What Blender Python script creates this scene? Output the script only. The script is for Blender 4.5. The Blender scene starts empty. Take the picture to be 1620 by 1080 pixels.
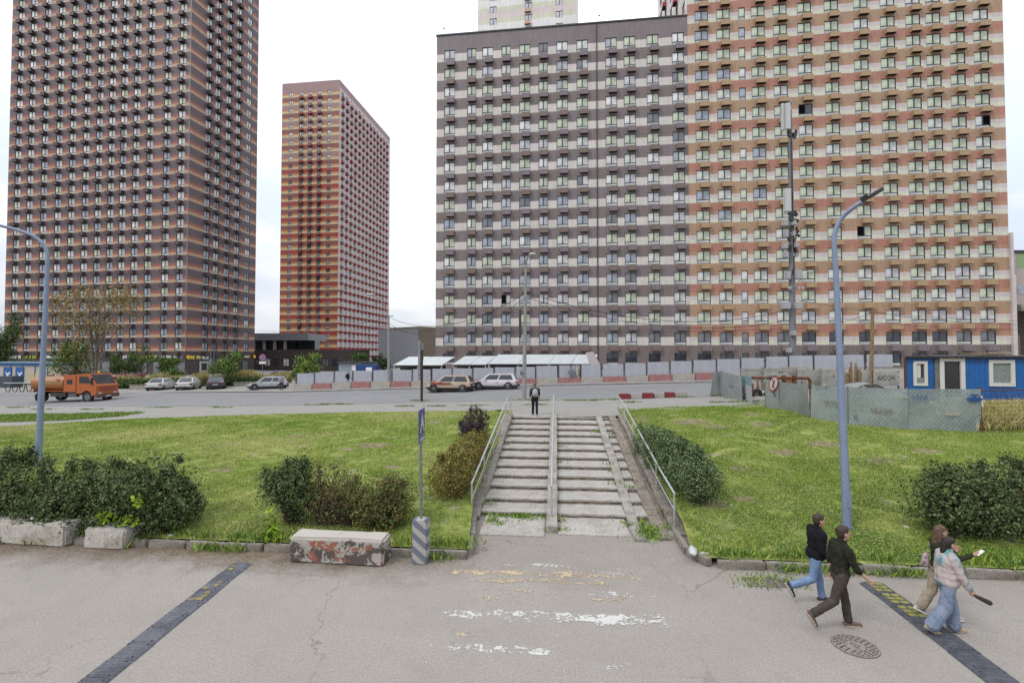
import bpy, bmesh, math, random
import numpy as np
from math import sin, cos, tan, pi, sqrt, radians, atan2, hypot
from mathutils import Vector, Matrix, Euler, noise as mnoise

C = bpy.context.scene
COL = C.collection
random.seed(7)
RNG = np.random.default_rng(7)

# ------------------------------------------------------------ camera
CAMZ, FPX, PITCH = 4.75, 780.0, radians(1.47)
cam_d = bpy.data.cameras.new('camera'); cam = bpy.data.objects.new('camera', cam_d); COL.objects.link(cam)
cam_d.sensor_width = 36.0; cam_d.lens = 36.0 * FPX / 1620.0
cam_d.clip_start = 0.1; cam_d.clip_end = 6000
cam.location = (0, 0, CAMZ); cam.rotation_euler = (pi / 2 + PITCH, 0, 0)
C.camera = cam
C.render.resolution_x, C.render.resolution_y = 1024, 682

# ------------------------------------------------------------ overcast sky
SUN_EL, SUN_AZ = radians(48), radians(-128)       # azimuth measured from +Y towards +X: behind the camera on the left
w = bpy.data.worlds.new('World'); C.world = w; w.use_nodes = True
nt = w.node_tree; nt.nodes.clear(); N = nt.nodes.new; LK = nt.links.new
out = N('ShaderNodeOutputWorld'); bg = N('ShaderNodeBackground'); bg.inputs[1].default_value = 0.1
sky = N('ShaderNodeTexSky'); sky.sky_type = 'NISHITA'; sky.sun_disc = False
sky.sun_elevation = SUN_EL; sky.sun_rotation = SUN_AZ; sky.air_density = 1.0; sky.dust_density = 2.0
tc = N('ShaderNodeTexCoord'); sep = N('ShaderNodeSeparateXYZ'); LK(tc.outputs['Generated'], sep.inputs[0])
mp = N('ShaderNodeMapping'); mp.inputs['Scale'].default_value = (1.0, 1.0, 3.2); LK(tc.outputs['Generated'], mp.inputs[0])
nz = N('ShaderNodeTexNoise'); nz.inputs['Scale'].default_value = 2.1; nz.inputs['Detail'].default_value = 7; nz.inputs['Roughness'].default_value = 0.55
LK(mp.outputs[0], nz.inputs['Vector'])
rmp = N('ShaderNodeValToRGB'); rmp.color_ramp.elements[0].position = 0.40; rmp.color_ramp.elements[1].position = 0.60
rmp.color_ramp.elements[0].color = (0.66, 0.73, 0.85, 1); rmp.color_ramp.elements[1].color = (1.0, 1.0, 1.0, 1)
LK(nz.outputs['Fac'], rmp.inputs[0])
# CIE overcast dome: three times as bright overhead as at the horizon
mx0 = N('ShaderNodeMath'); mx0.operation = 'MAXIMUM'; mx0.inputs[1].default_value = 0.0; LK(sep.outputs['Z'], mx0.inputs[0])
lum = N('ShaderNodeMath'); lum.operation = 'MULTIPLY_ADD'; lum.inputs[1].default_value = 16.5; lum.inputs[2].default_value = 8.8; LK(mx0.outputs[0], lum.inputs[0])
vm = N('ShaderNodeVectorMath'); vm.operation = 'SCALE'; LK(rmp.outputs[0], vm.inputs[0]); LK(lum.outputs[0], vm.inputs['Scale'])
mix = N('ShaderNodeMixRGB'); mix.inputs[0].default_value = 0.88; LK(sky.outputs[0], mix.inputs[1]); LK(vm.outputs[0], mix.inputs[2])
LK(mix.outputs[0], bg.inputs[0]); LK(bg.outputs[0], out.inputs[0])

sun_d = bpy.data.lights.new('sun', 'SUN'); sun = bpy.data.objects.new('sun', sun_d); COL.objects.link(sun)
sun_d.energy = 1.4; sun_d.angle = radians(14); sun_d.color = (1.0, 0.96, 0.9)
_sd = Vector((sin(SUN_AZ) * cos(SUN_EL), cos(SUN_AZ) * cos(SUN_EL), sin(SUN_EL)))
sun.rotation_euler = (-_sd).to_track_quat('-Z', 'Y').to_euler()
sun.location = (-60, -40, 90)

C.view_settings.view_transform = 'Standard'; C.view_settings.look = 'None'
C.view_settings.gamma = 1.0; C.view_settings.use_curve_mapping = False
C.view_settings.exposure = 0.12
C.render.engine = 'CYCLES'
C.cycles.use_denoising = False
C.cycles.max_bounces = 6; C.cycles.diffuse_bounces = 3; C.cycles.glossy_bounces = 3; C.cycles.transparent_max_bounces = 10
# ------------------------------------------------------------ where things stand
def ray(px, py):
    u = (px - 810.0) / FPX; v = (540.0 - py) / FPX
    return Vector((u, cos(PITCH) - v * sin(PITCH), sin(PITCH) + v * cos(PITCH)))
def at(px, py, Y):
    d = ray(px, py); return Vector((d.x / d.y * Y, Y, CAMZ + d.z / d.y * Y))
KS = 0.09; KN = sqrt(1 + KS * KS); KY = 11.45      # the lower road's kerb runs along y = KY - KS*x
def st(s, t):
    return Vector(((s + KS * t) / KN, KY + (-KS * s + t) / KN))
def to_st(x, y):
    return (x - KS * (y - KY)) / KN, (KS * x + (y - KY)) / KN
def z_up(x, y):
    xx = np.clip(x, -45, 28)
    return 1.5 + np.where(xx > 0, 0.032 * xx, 0.036 * xx) + 0.02 * (np.clip(y, 27, 50) - 27)
def H(x, y):
    x = np.asarray(x, float); y = np.asarray(y, float)
    t = (KS * x + (y - KY)) / KN
    a = np.clip((t - 0.25) / 13.1, 0, 1); a = a * (1.12 - 0.12 * a)
    return np.where(t < 0.2, 0.0, 0.13 + (z_up(x, y) - 0.13) * np.minimum(a, 1))
def hit(px, py):
    d = ray(px, py); d = d / d.y
    ys = np.linspace(4, 400, 8000)
    f = CAMZ + d.z * ys - H(d.x * ys, ys)
    i = int(np.argmax(f < 0)) or len(ys) - 1
    y = ys[i]
    return Vector((d.x * y, y, float(H(d.x * y, y))))
def gz(x, y): return float(H(x, y))
def edge(pts):
    P = sorted([(h.x, h.y) for h in (hit(*p) for p in pts)])
    xs = [p[0] for p in P]; ys = [p[1] for p in P]
    def f(x):
        if x <= xs[0]: return ys[0] + (x - xs[0]) * (ys[1] - ys[0]) / (xs[1] - xs[0])
        if x >= xs[-1]: return ys[-1] + (x - xs[-1]) * (ys[-1] - ys[-2]) / (xs[-1] - xs[-2])
        return float(np.interp(x, xs, ys))
    return f

# ------------------------------------------------------------ materials
def srgb(r, g, b, k=1.0):
    f = lambda c: (c / 12.92 if c <= 0.04045 else ((c + 0.055) / 1.055) ** 2.4) * k
    return (f(r / 255), f(g / 255), f(b / 255))
MATS = {}
def mat(name, col, rough=0.8, metal=0.0, spec=0.35, var=0.0, vscale=3.0, col2=None, lo=0.4, hi=0.6, bump=0.0, bscale=40.0, detail=6, coords='Object', stretch=None):
    if name in MATS: return MATS[name]
    m = bpy.data.materials.new(name); m.use_nodes = True; nt = m.node_tree
    b = nt.nodes['Principled BSDF']
    b.inputs['Roughness'].default_value = rough; b.inputs['Metallic'].default_value = metal
    b.inputs['Specular IOR Level'].default_value = spec
    b.inputs['Base Color'].default_value = (*col, 1)
    tc = nt.nodes.new('ShaderNodeTexCoord'); src = tc.outputs[coords]
    if stretch:
        mp = nt.nodes.new('ShaderNodeMapping'); mp.inputs['Scale'].default_value = stretch
        nt.links.new(src, mp.inputs[0]); src = mp.outputs[0]
    if var or col2:
        n = nt.nodes.new('ShaderNodeTexNoise'); n.inputs['Scale'].default_value = vscale; n.inputs['Detail'].default_value = detail; n.inputs['Roughness'].default_value = 0.65
        nt.links.new(src, n.inputs['Vector'])
        r = nt.nodes.new('ShaderNodeValToRGB'); nt.links.new(n.outputs['Fac'], r.inputs[0])
        a = col if col2 else tuple(c * (1 - var) for c in col); c2 = col2 or tuple(min(1, c * (1 + var)) for c in col)
        r.color_ramp.elements[0].position = lo; r.color_ramp.elements[1].position = hi
        r.color_ramp.elements[0].color = (*a, 1); r.color_ramp.elements[1].color = (*c2, 1)
        if col2 and var:
            n2 = nt.nodes.new('ShaderNodeTexNoise'); n2.inputs['Scale'].default_value = vscale * 9; n2.inputs['Detail'].default_value = 4
            nt.links.new(src, n2.inputs['Vector'])
            mr = nt.nodes.new('ShaderNodeMapRange'); mr.inputs[1].default_value = 0.3; mr.inputs[2].default_value = 0.7; mr.inputs[3].default_value = 1 - var; mr.inputs[4].default_value = 1 + var
            nt.links.new(n2.outputs['Fac'], mr.inputs[0])
            vm = nt.nodes.new('ShaderNodeVectorMath'); vm.operation = 'SCALE'
            nt.links.new(r.outputs[0], vm.inputs[0]); nt.links.new(mr.outputs[0], vm.inputs['Scale'])
            nt.links.new(vm.outputs[0], b.inputs['Base Color'])
        else:
            nt.links.new(r.outputs[0], b.inputs['Base Color'])
    if bump:
        n3 = nt.nodes.new('ShaderNodeTexNoise'); n3.inputs['Scale'].default_value = bscale; n3.inputs['Detail'].default_value = 5
        nt.links.new(src, n3.inputs['Vector'])
        bp = nt.nodes.new('ShaderNodeBump'); bp.inputs['Strength'].default_value = bump; bp.inputs['Distance'].default_value = 0.02
        nt.links.new(n3.outputs['Fac'], bp.inputs['Height']); nt.links.new(bp.outputs[0], b.inputs['Normal'])
    MATS[name] = m
    return m
def node(m, t): return m.node_tree.nodes.new(t)
def link(m, a, b): m.node_tree.links.new(a, b)

# ------------------------------------------------------------ mesh building
class MB:
    def __init__(self): self.v, self.f, self.m = [], [], []
    def add(self, verts, faces, mat=0, M=None):
        o = len(self.v)
        for p in verts:
            p = Vector(p)
            self.v.append(tuple(M @ p) if M is not None else tuple(p))
        for f in faces:
            self.f.append(tuple(i + o for i in f)); self.m.append(mat)
        return self
    def box(self, x0, y0, z0, x1, y1, z1, mat=0, M=None):
        v = [(x0, y0, z0), (x1, y0, z0), (x1, y1, z0), (x0, y1, z0), (x0, y0, z1), (x1, y0, z1), (x1, y1, z1), (x0, y1, z1)]
        return self.add(v, [(0, 3, 2, 1), (4, 5, 6, 7), (0, 1, 5, 4), (1, 2, 6, 5), (2, 3, 7, 6), (3, 0, 4, 7)], mat, M)
    def quad(self, a, b, c, d, mat=0): return self.add([a, b, c, d], [(0, 1, 2, 3)], mat)
    def hexa(self, b4, t4, mat=0):
        return self.add(list(b4) + list(t4), [(0, 3, 2, 1), (4, 5, 6, 7), (0, 1, 5, 4), (1, 2, 6, 5), (2, 3, 7, 6), (3, 0, 4, 7)], mat)
    def tube(self, pts, r, n=8, mat=0, caps=True):
        P = [Vector(p) for p in pts]; R = r if isinstance(r, (list, tuple)) else [r] * len(P)
        rings = []; o = len(self.v)
        up = None
        for i, p in enumerate(P):
            t = (P[min(i + 1, len(P) - 1)] - P[max(i - 1, 0)])
            if t.length < 1e-9: t = Vector((0, 0, 1))
            t.normalize()
            if up is None: up = Vector((0, 0, 1)) if abs(t.z) < 0.9 else Vector((1, 0, 0))
            a = t.cross(up)
            if a.length < 1e-6: a = t.cross(Vector((0.3, 1, 0.2)))
            a.normalize(); b = a.cross(t).normalized(); up = b
            for k in range(n):
                q = p + (a * cos(2 * pi * k / n) + b * sin(2 * pi * k / n)) * R[i]
                self.v.append(tuple(q))
        for i in range(len(P) - 1):
            for k in range(n):
                self.f.append((o + i * n + k, o + i * n + (k + 1) % n, o + (i + 1) * n + (k + 1) % n, o + (i + 1) * n + k)); self.m.append(mat)
        if caps:
            self.f.append(tuple(o + k for k in range(n))[::-1]); self.m.append(mat)
            self.f.append(tuple(o + (len(P) - 1) * n + k for k in range(n))); self.m.append(mat)
        return self
    def ell(self, c, r, nu=12, nv=8, mat=0, M=None):
        c = Vector(c); v = []; f = []
        for i in range(1, nv):
            th = pi * i / nv
            for k in range(nu):
                ph = 2 * pi * k / nu
                v.append(Vector((r[0] * sin(th) * cos(ph), r[1] * sin(th) * sin(ph), r[2] * cos(th))))
        v.append(Vector((0, 0, r[2]))); v.append(Vector((0, 0, -r[2])))
        T, B = len(v) - 2, len(v) - 1
        for i in range(nv - 2):
            for k in range(nu):
                f.append((i * nu + k, (i + 1) * nu + k, (i + 1) * nu + (k + 1) % nu, i * nu + (k + 1) % nu))
        for k in range(nu):
            f.append((T, k, (k + 1) % nu)); f.append((B, (nv - 2) * nu + (k + 1) % nu, (nv - 2) * nu + k))
        if M is not None: v = [M @ p for p in v]
        return self.add([p + c for p in v], f, mat)
    def cap(self, p0, r0, p1, r1, n=10, mat=0):
        p0, p1 = Vector(p0), Vector(p1); d = p1 - p0; L = d.length or 1e-6; d = d / L
        pts, rad = [], []
        for k in range(4):
            a = pi / 2 * (1 - k / 4); pts.append(p0 - d * r0 * sin(a)); rad.append(max(r0 * cos(a), r0 * 0.05))
        pts.append(p0); rad.append(r0); pts.append(p1); rad.append(r1)
        for k in range(1, 5):
            a = pi / 2 * k / 4; pts.append(p1 + d * r1 * sin(a)); rad.append(max(r1 * cos(a), r1 * 0.05))
        return self.tube(pts, rad, n, mat)
    def prism(self, poly, a, b, axis='y', mat=0, M=None):
        n = len(poly)
        f3 = {'y': lambda p, t: (p[0], t, p[1]), 'x': lambda p, t: (t, p[0], p[1]), 'z': lambda p, t: (p[0], p[1], t)}[axis]
        v = [f3(p, a) for p in poly] + [f3(p, b) for p in poly]
        f = [tuple(range(n)), tuple(range(2 * n - 1, n - 1, -1))] + [(i, i + n, (i + 1) % n + n, (i + 1) % n) for i in range(n)]
        return self.add(v, f, mat, M)
    def cyl(self, c, r, h, n=24, mat=0, axis='z', r2=None):
        c = Vector(c); d = {'x': Vector((1, 0, 0)), 'y': Vector((0, 1, 0)), 'z': Vector((0, 0, 1))}[axis]
        return self.tube([c, c + d * h], [r, r if r2 is None else r2], n, mat)
    def mesh(self, name, mats, smooth=False, fix=True):
        me = bpy.data.meshes.new(name); me.from_pydata(self.v, [], self.f)
        for m in (mats if isinstance(mats, (list, tuple)) else [mats]): me.materials.append(m)
        me.polygons.foreach_set('material_index', self.m)
        if fix and len(self.f) < 60000:
            bm = bmesh.new(); bm.from_mesh(me); bmesh.ops.recalc_face_normals(bm, faces=bm.faces); bm.to_mesh(me); bm.free()
        if smooth:
            me.polygons.foreach_set('use_smooth', [True] * len(me.polygons))
            if smooth != 'all':
                me.set_sharp_from_angle(angle=radians(38))
        me.update()
        return me
    def build(self, name, mats, parent=None, loc=(0, 0, 0), rotz=0.0, smooth=False, **kw):
        return obj(name, self.mesh(name, mats, smooth), parent, loc, rotz, **kw)

def obj(name, data, parent=None, loc=(0, 0, 0), rotz=0.0, label=None, cat=None, group=None, kind=None):
    o = bpy.data.objects.new(name, data); COL.objects.link(o)
    if isinstance(rotz, (tuple, list, Euler)): o.rotation_euler = rotz
    else: o.rotation_euler = (0, 0, rotz)
    o.location = loc; o.parent = parent
    return tag(o, label, cat, group, kind)
def tag(o, label=None, cat=None, group=None, kind=None):
    if label: o['label'] = label
    if cat: o['category'] = cat
    if group: o['group'] = group
    if kind: o['kind'] = kind
    return o
def thing(name, label, cat, loc=(0, 0, 0), rotz=0.0, group=None):
    return obj(name, None, None, loc, rotz, label, cat, group)
def dup(root, loc=None, rotz=None, label=None, group=None):
    r = root.copy(); COL.objects.link(r)
    if loc is not None: r.location = loc
    if rotz is not None: r.rotation_euler = (0, 0, rotz) if not isinstance(rotz, tuple) else rotz
    if label: r['label'] = label
    if group: r['group'] = group
    for ch in list(root.children):
        c = ch.copy(); COL.objects.link(c); c.parent = r
        for g in list(ch.children):
            d = g.copy(); COL.objects.link(d); d.parent = c
    return r
ORD = ['first', 'second', 'third', 'fourth', 'fifth', 'sixth', 'seventh', 'eighth', 'ninth', 'tenth', 'eleventh', 'twelfth', 'thirteenth', 'fourteenth', 'fifteenth', 'sixteenth']

def np_mesh(name, V, F, mats, midx=None, smooth=False):
    """V (n,3), F (m,k) with one k"""
    me = bpy.data.meshes.new(name); n, k = F.shape
    me.vertices.add(len(V)); me.vertices.foreach_set('co', V.astype(np.float32).ravel())
    me.loops.add(n * k); me.loops.foreach_set('vertex_index', F.astype(np.int32).ravel())
    me.polygons.add(n); me.polygons.foreach_set('loop_start', np.arange(0, n * k, k, dtype=np.int32))
    for m in mats: me.materials.append(m)
    if midx is not None: me.polygons.foreach_set('material_index', midx.astype(np.int32))
    if smooth: me.polygons.foreach_set('use_smooth', np.ones(n, bool))
    me.update(calc_edges=True); me.validate()
    return me

def strip(name, xs, lo, hi, rows, dz, m, kind='structure', parent=None, zf=None, **kw):
    """a sheet lying on the terrain between the lines y=lo(x) and y=hi(x)"""
    V, F = [], []
    zf = zf or H
    for x in xs:
        a, b = lo(x), hi(x)
        for r in range(rows + 1):
            y = a + (b - a) * r / rows
            V.append((x, y, float(zf(x, y)) + dz))
    n = rows + 1
    for i in range(len(xs) - 1):
        for r in range(rows):
            F.append((i * n + r, (i + 1) * n + r, (i + 1) * n + r + 1, i * n + r + 1))
    me = np_mesh(name, np.array(V), np.array(F), [m], smooth=True)
    return obj(name, me, parent, kind=kind, **kw)

def rough_block(sx, sy, sz, seed=0, bev=0.03, amp=0.012, cuts=5, taper=0.0):
    """a cast concrete block with worn edges; origin at the middle of its base"""
    bm = bmesh.new(); bmesh.ops.create_cube(bm, size=1.0)
    for v in bm.verts: v.co = Vector((v.co.x * sx, v.co.y * sy, (v.co.z + 0.5) * sz))
    bmesh.ops.bevel(bm, geom=list(bm.edges), offset=bev, segments=2, affect='EDGES')
    L = max(sx, sy, sz)
    es = [e for e in bm.edges if e.calc_length() > L / (cuts + 1)]
    bmesh.ops.subdivide_edges(bm, edges=es, cuts=cuts, use_grid_fill=True)
    for v in bm.verts:
        k = 1 - taper * v.co.z / sz
        v.co.y *= k
        nn = mnoise.noise_vector(v.co * 3.0 + Vector((seed * 7.3, seed, 0))) * amp + mnoise.noise_vector(v.co * 11.0 + Vector((seed, 0, 3))) * amp * 0.5
        if v.co.z < 0.02: nn.z = 0
        v.co += nn
    me = bpy.data.meshes.new('block'); bm.to_mesh(me); bm.free()
    me.polygons.foreach_set('use_smooth', [True] * len(me.polygons)); me.set_sharp_from_angle(angle=radians(45))
    return me

def leaves(name, blobs, n, size, mats, parent, seed=0, shell=0.5, weights=None, lump=0.3, up=0.3, aspect=0.55, zmin=0.03, voids=0):
    """a crown: n small leaf faces spread through lumpy ellipsoids ((cx,cy,cz),(rx,ry,rz))"""
    rng = np.random.default_rng(seed)
    C0 = np.array([b[0] for b in blobs], float); R0 = np.array([b[1] for b in blobs], float)
    wts = (R0[:, 0] * R0[:, 1] + R0[:, 0] * R0[:, 2] + R0[:, 1] * R0[:, 2]); wts = wts / wts.sum()
    k = rng.choice(len(blobs), n, p=wts)
    d = rng.normal(size=(n, 3)); d /= np.linalg.norm(d, axis=1)[:, None]
    ph = rng.uniform(0, 6.28, 9)
    lumpy = 1 + lump * (np.sin(d[:, 0] * 5 + ph[0] + k) * np.sin(d[:, 1] * 6 + ph[1]) + 0.6 * np.sin(d[:, 2] * 9 + ph[2] + 3 * d[:, 0]) * np.sin(d[:, 0] * 11 + ph[3] + k))
    r = (1 - shell * rng.random(n) ** 1.6) * lumpy
    P = C0[k] + d * R0[k] * r[:, None]
    P += rng.normal(size=(n, 3)) * size * 0.4
    P[:, 2] = np.maximum(P[:, 2], zmin * rng.random(n) + 0.01)
    if voids:      # gaps in the crown where the inside shows
        keep = np.ones(n, bool)
        for _ in range(voids):
            j = rng.integers(n); r_ = rng.uniform(.10, .24); keep &= (np.linalg.norm(P - P[j], axis=1) > r_ * rng.uniform(.7, 1.2, n)) | (rng.random(n) < .12)
        P, d, k = P[keep], d[keep], k[keep]; n = len(P)
    nrm = d + rng.normal(size=(n, 3)) * 0.7 + np.array([0, 0, up]); nrm /= np.linalg.norm(nrm, axis=1)[:, None]
    a = np.cross(nrm, rng.normal(size=(n, 3))); a /= np.linalg.norm(a, axis=1)[:, None]
    b = np.cross(nrm, a)
    s = size * (0.5 + 1.1 * rng.random(n) ** 1.5)[:, None]
    V = np.stack([P - a * s, P + b * s * aspect, P + a * s, P - b * s * aspect], 1).reshape(-1, 3)
    F = np.arange(4 * n).reshape(n, 4)
    # leaf tone changes clump by clump as well as leaf by leaf
    cl = np.sin(P[:, 0] * 7 / max(size * 12, .2) + ph[4]) * np.sin(P[:, 1] * 7 / max(size * 12, .2) + ph[5]) * np.sin(P[:, 2] * 6 / max(size * 12, .2) + ph[6])
    wt = np.array(weights or [1] * len(mats), float); wt /= wt.sum(); cum = np.cumsum(wt)
    q = np.clip(rng.random(n) * 0.75 + 0.125 + cl * 0.4, 0, 0.999)
    mi = np.searchsorted(cum, q).clip(0, len(mats) - 1)
    return obj(name, np_mesh(name, V, F, mats, mi), parent)

def twigs(name, base, tips, r, m, parent, seed=0, bend=0.15, n=5):
    rnd = random.Random(seed); mb = MB()
    for tp in tips:
        b = Vector(base) if not callable(base) else Vector(base(rnd)); tp = Vector(tp)
        pts = []
        off = Vector((rnd.uniform(-1, 1), rnd.uniform(-1, 1), rnd.uniform(-.3, .6))) * bend * (tp - b).length
        for i in range(5):
            f = i / 4; pts.append(b.lerp(tp, f) + off * (f * (1 - f) * 4) * 0.5)
        mb.tube(pts, [r * (1 - 0.75 * i / 4) for i in range(5)], n)
    return mb.build(name, m, parent, smooth=True)
# ------------------------------------------------------------ shared materials
M_CONC = mat('concrete', srgb(196, 190, 180, 0.42), 0.9, var=0.22, vscale=2.2, bump=0.35, bscale=60)
M_CONC_D = mat('dirty_concrete', srgb(172, 160, 146, 0.42), 0.95, var=0.25, vscale=4, bump=0.5, bscale=40)
M_STEEL_W = mat('pale_painted_steel', srgb(214, 216, 216, 0.45), 0.45, spec=0.5, var=0.08, vscale=6)
M_GALV = mat('galvanised_steel', srgb(170, 176, 182, 0.45), 0.45, metal=0.5, var=0.12, vscale=8)
M_BLACK = mat('black_rubber', (0.018, 0.018, 0.019), 0.75)
M_DGLASS = mat('dark_glass', (0.02, 0.024, 0.028), 0.05, spec=0.6)
M_DSTEEL = mat('dark_steel', (0.03, 0.031, 0.034), 0.5, spec=0.4)
M_RUST = mat('rusty_steel', srgb(150, 92, 52, 0.5), 0.85, col2=srgb(96, 60, 40, 0.5), vscale=6, var=0.15)
M_WOOD = mat('weathered_wood', srgb(166, 138, 104, 0.48), 0.85, var=0.25, vscale=4, stretch=(6, 6, 0.8))
M_WHITE = mat('white_paint', (0.62, 0.62, 0.6), 0.5, var=0.06)
M_BARK = mat('bark', srgb(112, 96, 82, 0.45), 0.95, var=0.3, vscale=9)
M_TWIG = mat('dry_twig', srgb(118, 102, 88, 0.4), 0.95, var=0.25, vscale=9)

# asphalt of the lower road: dusty and pale, blotched, cracked, brown silt along the kerb
def asphalt(name, base, dark, silt=None, cracks=True):
    m = mat(name, base, 0.92, spec=0.2)
    nt = m.node_tree; b = nt.nodes['Principled BSDF']; tc = node(m, 'ShaderNodeTexCoord'); O = tc.outputs['Object']
    def noise(sc, det=6, ro=0.6, dist=0.0):
        n = node(m, 'ShaderNodeTexNoise'); n.inputs['Scale'].default_value = sc; n.inputs['Detail'].default_value = det; n.inputs['Roughness'].default_value = ro
        n.inputs['Distortion'].default_value = dist; link(m, O, n.inputs['Vector']); return n.outputs['Fac']
    def mr(x, a, c, d, e):
        q = node(m, 'ShaderNodeMapRange'); q.inputs[1].default_value = a; q.inputs[2].default_value = c; q.inputs[3].default_value = d; q.inputs[4].default_value = e
        link(m, x, q.inputs[0]); return q.outputs[0]
    def mixc(f, a, c):
        q = node(m, 'ShaderNodeMixRGB')
        link(m, f, q.inputs[0])
        for s, x in ((1, a), (2, c)):
            if isinstance(x, tuple): q.inputs[s].default_value = (*x, 1)
            else: link(m, x, q.inputs[s])
        return q.outputs[0]
    def mul(a, c):
        q = node(m, 'ShaderNodeMath'); q.operation = 'MULTIPLY'; link(m, a, q.inputs[0])
        if isinstance(c, float): q.inputs[1].default_value = c
        else: link(m, c, q.inputs[1])
        return q.outputs[0]
    col = mixc(mr(noise(0.55, 7), 0.35, 0.68, 0, 1), base, tuple(x * 0.86 for x in base))
    col = mixc(mr(noise(26, 5, 0.9), 0.40, 0.62, 0, 0.85), col, dark)
    col = mixc(mr(noise(48, 2, 0.9), 0.62, 0.70, 0, 0.7), col, tuple(x * 0.6 for x in dark))
    col = mixc(mr(noise(40, 2, 0.9), 0.64, 0.72, 0, 0.6), col, tuple(min(.7, x * 1.35) for x in base))
    col = mixc(mr(noise(2.6, 5, 0.7, 0.8), 0.5, 0.75, 0, 0.35), col, dark)
    col = mixc(mr(noise(9, 4, 0.7), 0.56, 0.74, 0, 0.22), col, dark)
    if cracks:
        vo = node(m, 'ShaderNodeTexVoronoi'); vo.feature = 'DISTANCE_TO_EDGE'; vo.inputs['Scale'].default_value = 0.22
        wv = node(m, 'ShaderNodeTexNoise'); wv.inputs['Scale'].default_value = 1.6; wv.inputs['Detail'].default_value = 6; link(m, O, wv.inputs['Vector'])
        ad = node(m, 'ShaderNodeVectorMath'); ad.operation = 'MULTIPLY_ADD'; ad.inputs[1].default_value = (1.1, 1.1, 0)
        link(m, wv.outputs['Color'], ad.inputs[0]); link(m, O, ad.inputs[2]); link(m, ad.outputs[0], vo.inputs['Vector'])
        cf = mul(mr(vo.outputs['Distance'], 0.0010, 0.0038, 1, 0), mr(noise(0.3, 3), 0.44, 0.56, 0, 0.75))
        col = mixc(cf, col, tuple(x * 0.45 for x in base))
    if silt:
        sp = node(m, 'ShaderNodeSeparateXYZ'); link(m, O, sp.inputs[0])
        # distance in front of the kerb line
        q = node(m, 'ShaderNodeMath'); q.operation = 'MULTIPLY_ADD'; q.inputs[1].default_value = KS; link(m, sp.outputs['X'], q.inputs[0]); link(m, sp.outputs['Y'], q.inputs[2])
        nb = noise(1.1, 6, 0.65)
        q2 = node(m, 'ShaderNodeMath'); q2.operation = 'MULTIPLY_ADD'; q2.inputs[1].default_value = 2.4; link(m, nb, q2.inputs[0]); link(m, q.outputs[0], q2.inputs[2])
        near = mr(q2.outputs[0], KY - 0.15, KY + 1.05, 0, 1)
        left = mr(sp.outputs['X'], -3.2, -0.5, 1.0, 0.18)
        sf = mul(mul(near, left), mr(noise(5, 6, 0.75), 0.25, 0.6, 0.45, 1.0))
        col = mixc(sf, col, silt)
        sf2 = mul(mul(near, left), mr(noise(13, 5, 0.8), 0.50, 0.62, 0, 0.9))
        col = mixc(sf2, col, tuple(x * 0.36 for x in silt))
    link(m, col, b.inputs['Base Color'])
    bp = node(m, 'ShaderNodeBump'); bp.inputs['Strength'].default_value = 0.35; bp.inputs['Distance'].default_value = 0.01
    link(m, noise(90, 3, 0.8), bp.inputs['Height']); link(m, bp.outputs[0], b.inputs['Normal'])
    return m
M_ROAD = asphalt('pale_asphalt', srgb(205, 197, 188, 0.50), srgb(170, 163, 156, 0.45), silt=srgb(150, 130, 106, 0.42))
M_ROAD_UP = asphalt('grey_asphalt', srgb(178, 178, 180, 0.48), srgb(158, 157, 158, 0.46), cracks=False)
M_PATH = asphalt('path_asphalt', srgb(196, 193, 187, 0.50), srgb(170, 166, 160, 0.46), cracks=False)
M_DARKSTRIP = mat('tyre_polished_asphalt', srgb(166, 165, 167, 0.47), 0.9, spec=0.2, var=0.08, vscale=0.8, stretch=(0.2, 3, 1))

# ------------------------------------------------------------ terrain sheets
E_TOP = edge([(0, 675), (200, 663), (400, 656), (600, 652), (790, 650), (985, 647), (1200, 640)])
E_ROADN = edge([(0, 641), (250, 643), (480, 641), (667, 636), (830, 633), (980, 631), (1130, 627)])
E_ROADF = edge([(0, 622), (200, 622), (470, 621), (600, 616.5), (830, 611), (1000, 608), (1130, 604)])
XS = [-150, -110, -80, -60, -45] + [x for x in range(-44, 29)] + [34, 45, 60, 80, 110, 150]
XS_R = [x / 2 for x in range(-90, 57)]
far = lambda x: 400.0
# lower road reaches under the lawns' edge
strip('near_road', [x for x in range(-60, 61, 2)], lambda x: -40.0, lambda x: KY - KS * x + 3.6, 10, 0.0, M_ROAD, zf=lambda x, y: 0.0)
strip('pavement', XS, lambda x: KY - KS * x + 13.75, far, 60, 0.0, M_PATH)
strip('upper_road', XS, lambda x: E_ROADN(x), lambda x: E_ROADF(x), 4, 0.012, M_ROAD_UP)
strip('road_wear_strip', XS, lambda x: E_ROADF(x) - 0.34 * (E_ROADF(x) - E_ROADN(x)), lambda x: E_ROADF(x) - 0.06 * (E_ROADF(x) - E_ROADN(x)), 2, 0.018, M_DARKSTRIP)
g = MB(); g.quad((-3000, -200, -2.6), (3000, -200, -2.6), (3000, 5000, -2.6), (-3000, 5000, -2.6))
g.build('ground', M_PATH, kind='structure')
# lane dashes on the upper road
mb = MB()
lw = lambda x, f: E_ROADN(x) + f * (E_ROADF(x) - E_ROADN(x))
for x0 in (-47, -41, -35, -29, -9, -3):
    for i in range(3):
        a, b2 = x0 + i * 1.1, x0 + i * 1.1 + 1.1
        mb.quad(*[(x, y, gz(x, y) + 0.026) for x, y in ((a, lw(a, .38)), (b2, lw(b2, .38)), (b2, lw(b2, .38) + .16), (a, lw(a, .38) + .16))])
mb.build('lane_marking', mat('worn_road_paint', srgb(214, 213, 210, 0.46), 0.8, var=0.15, vscale=5), kind='structure')

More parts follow.
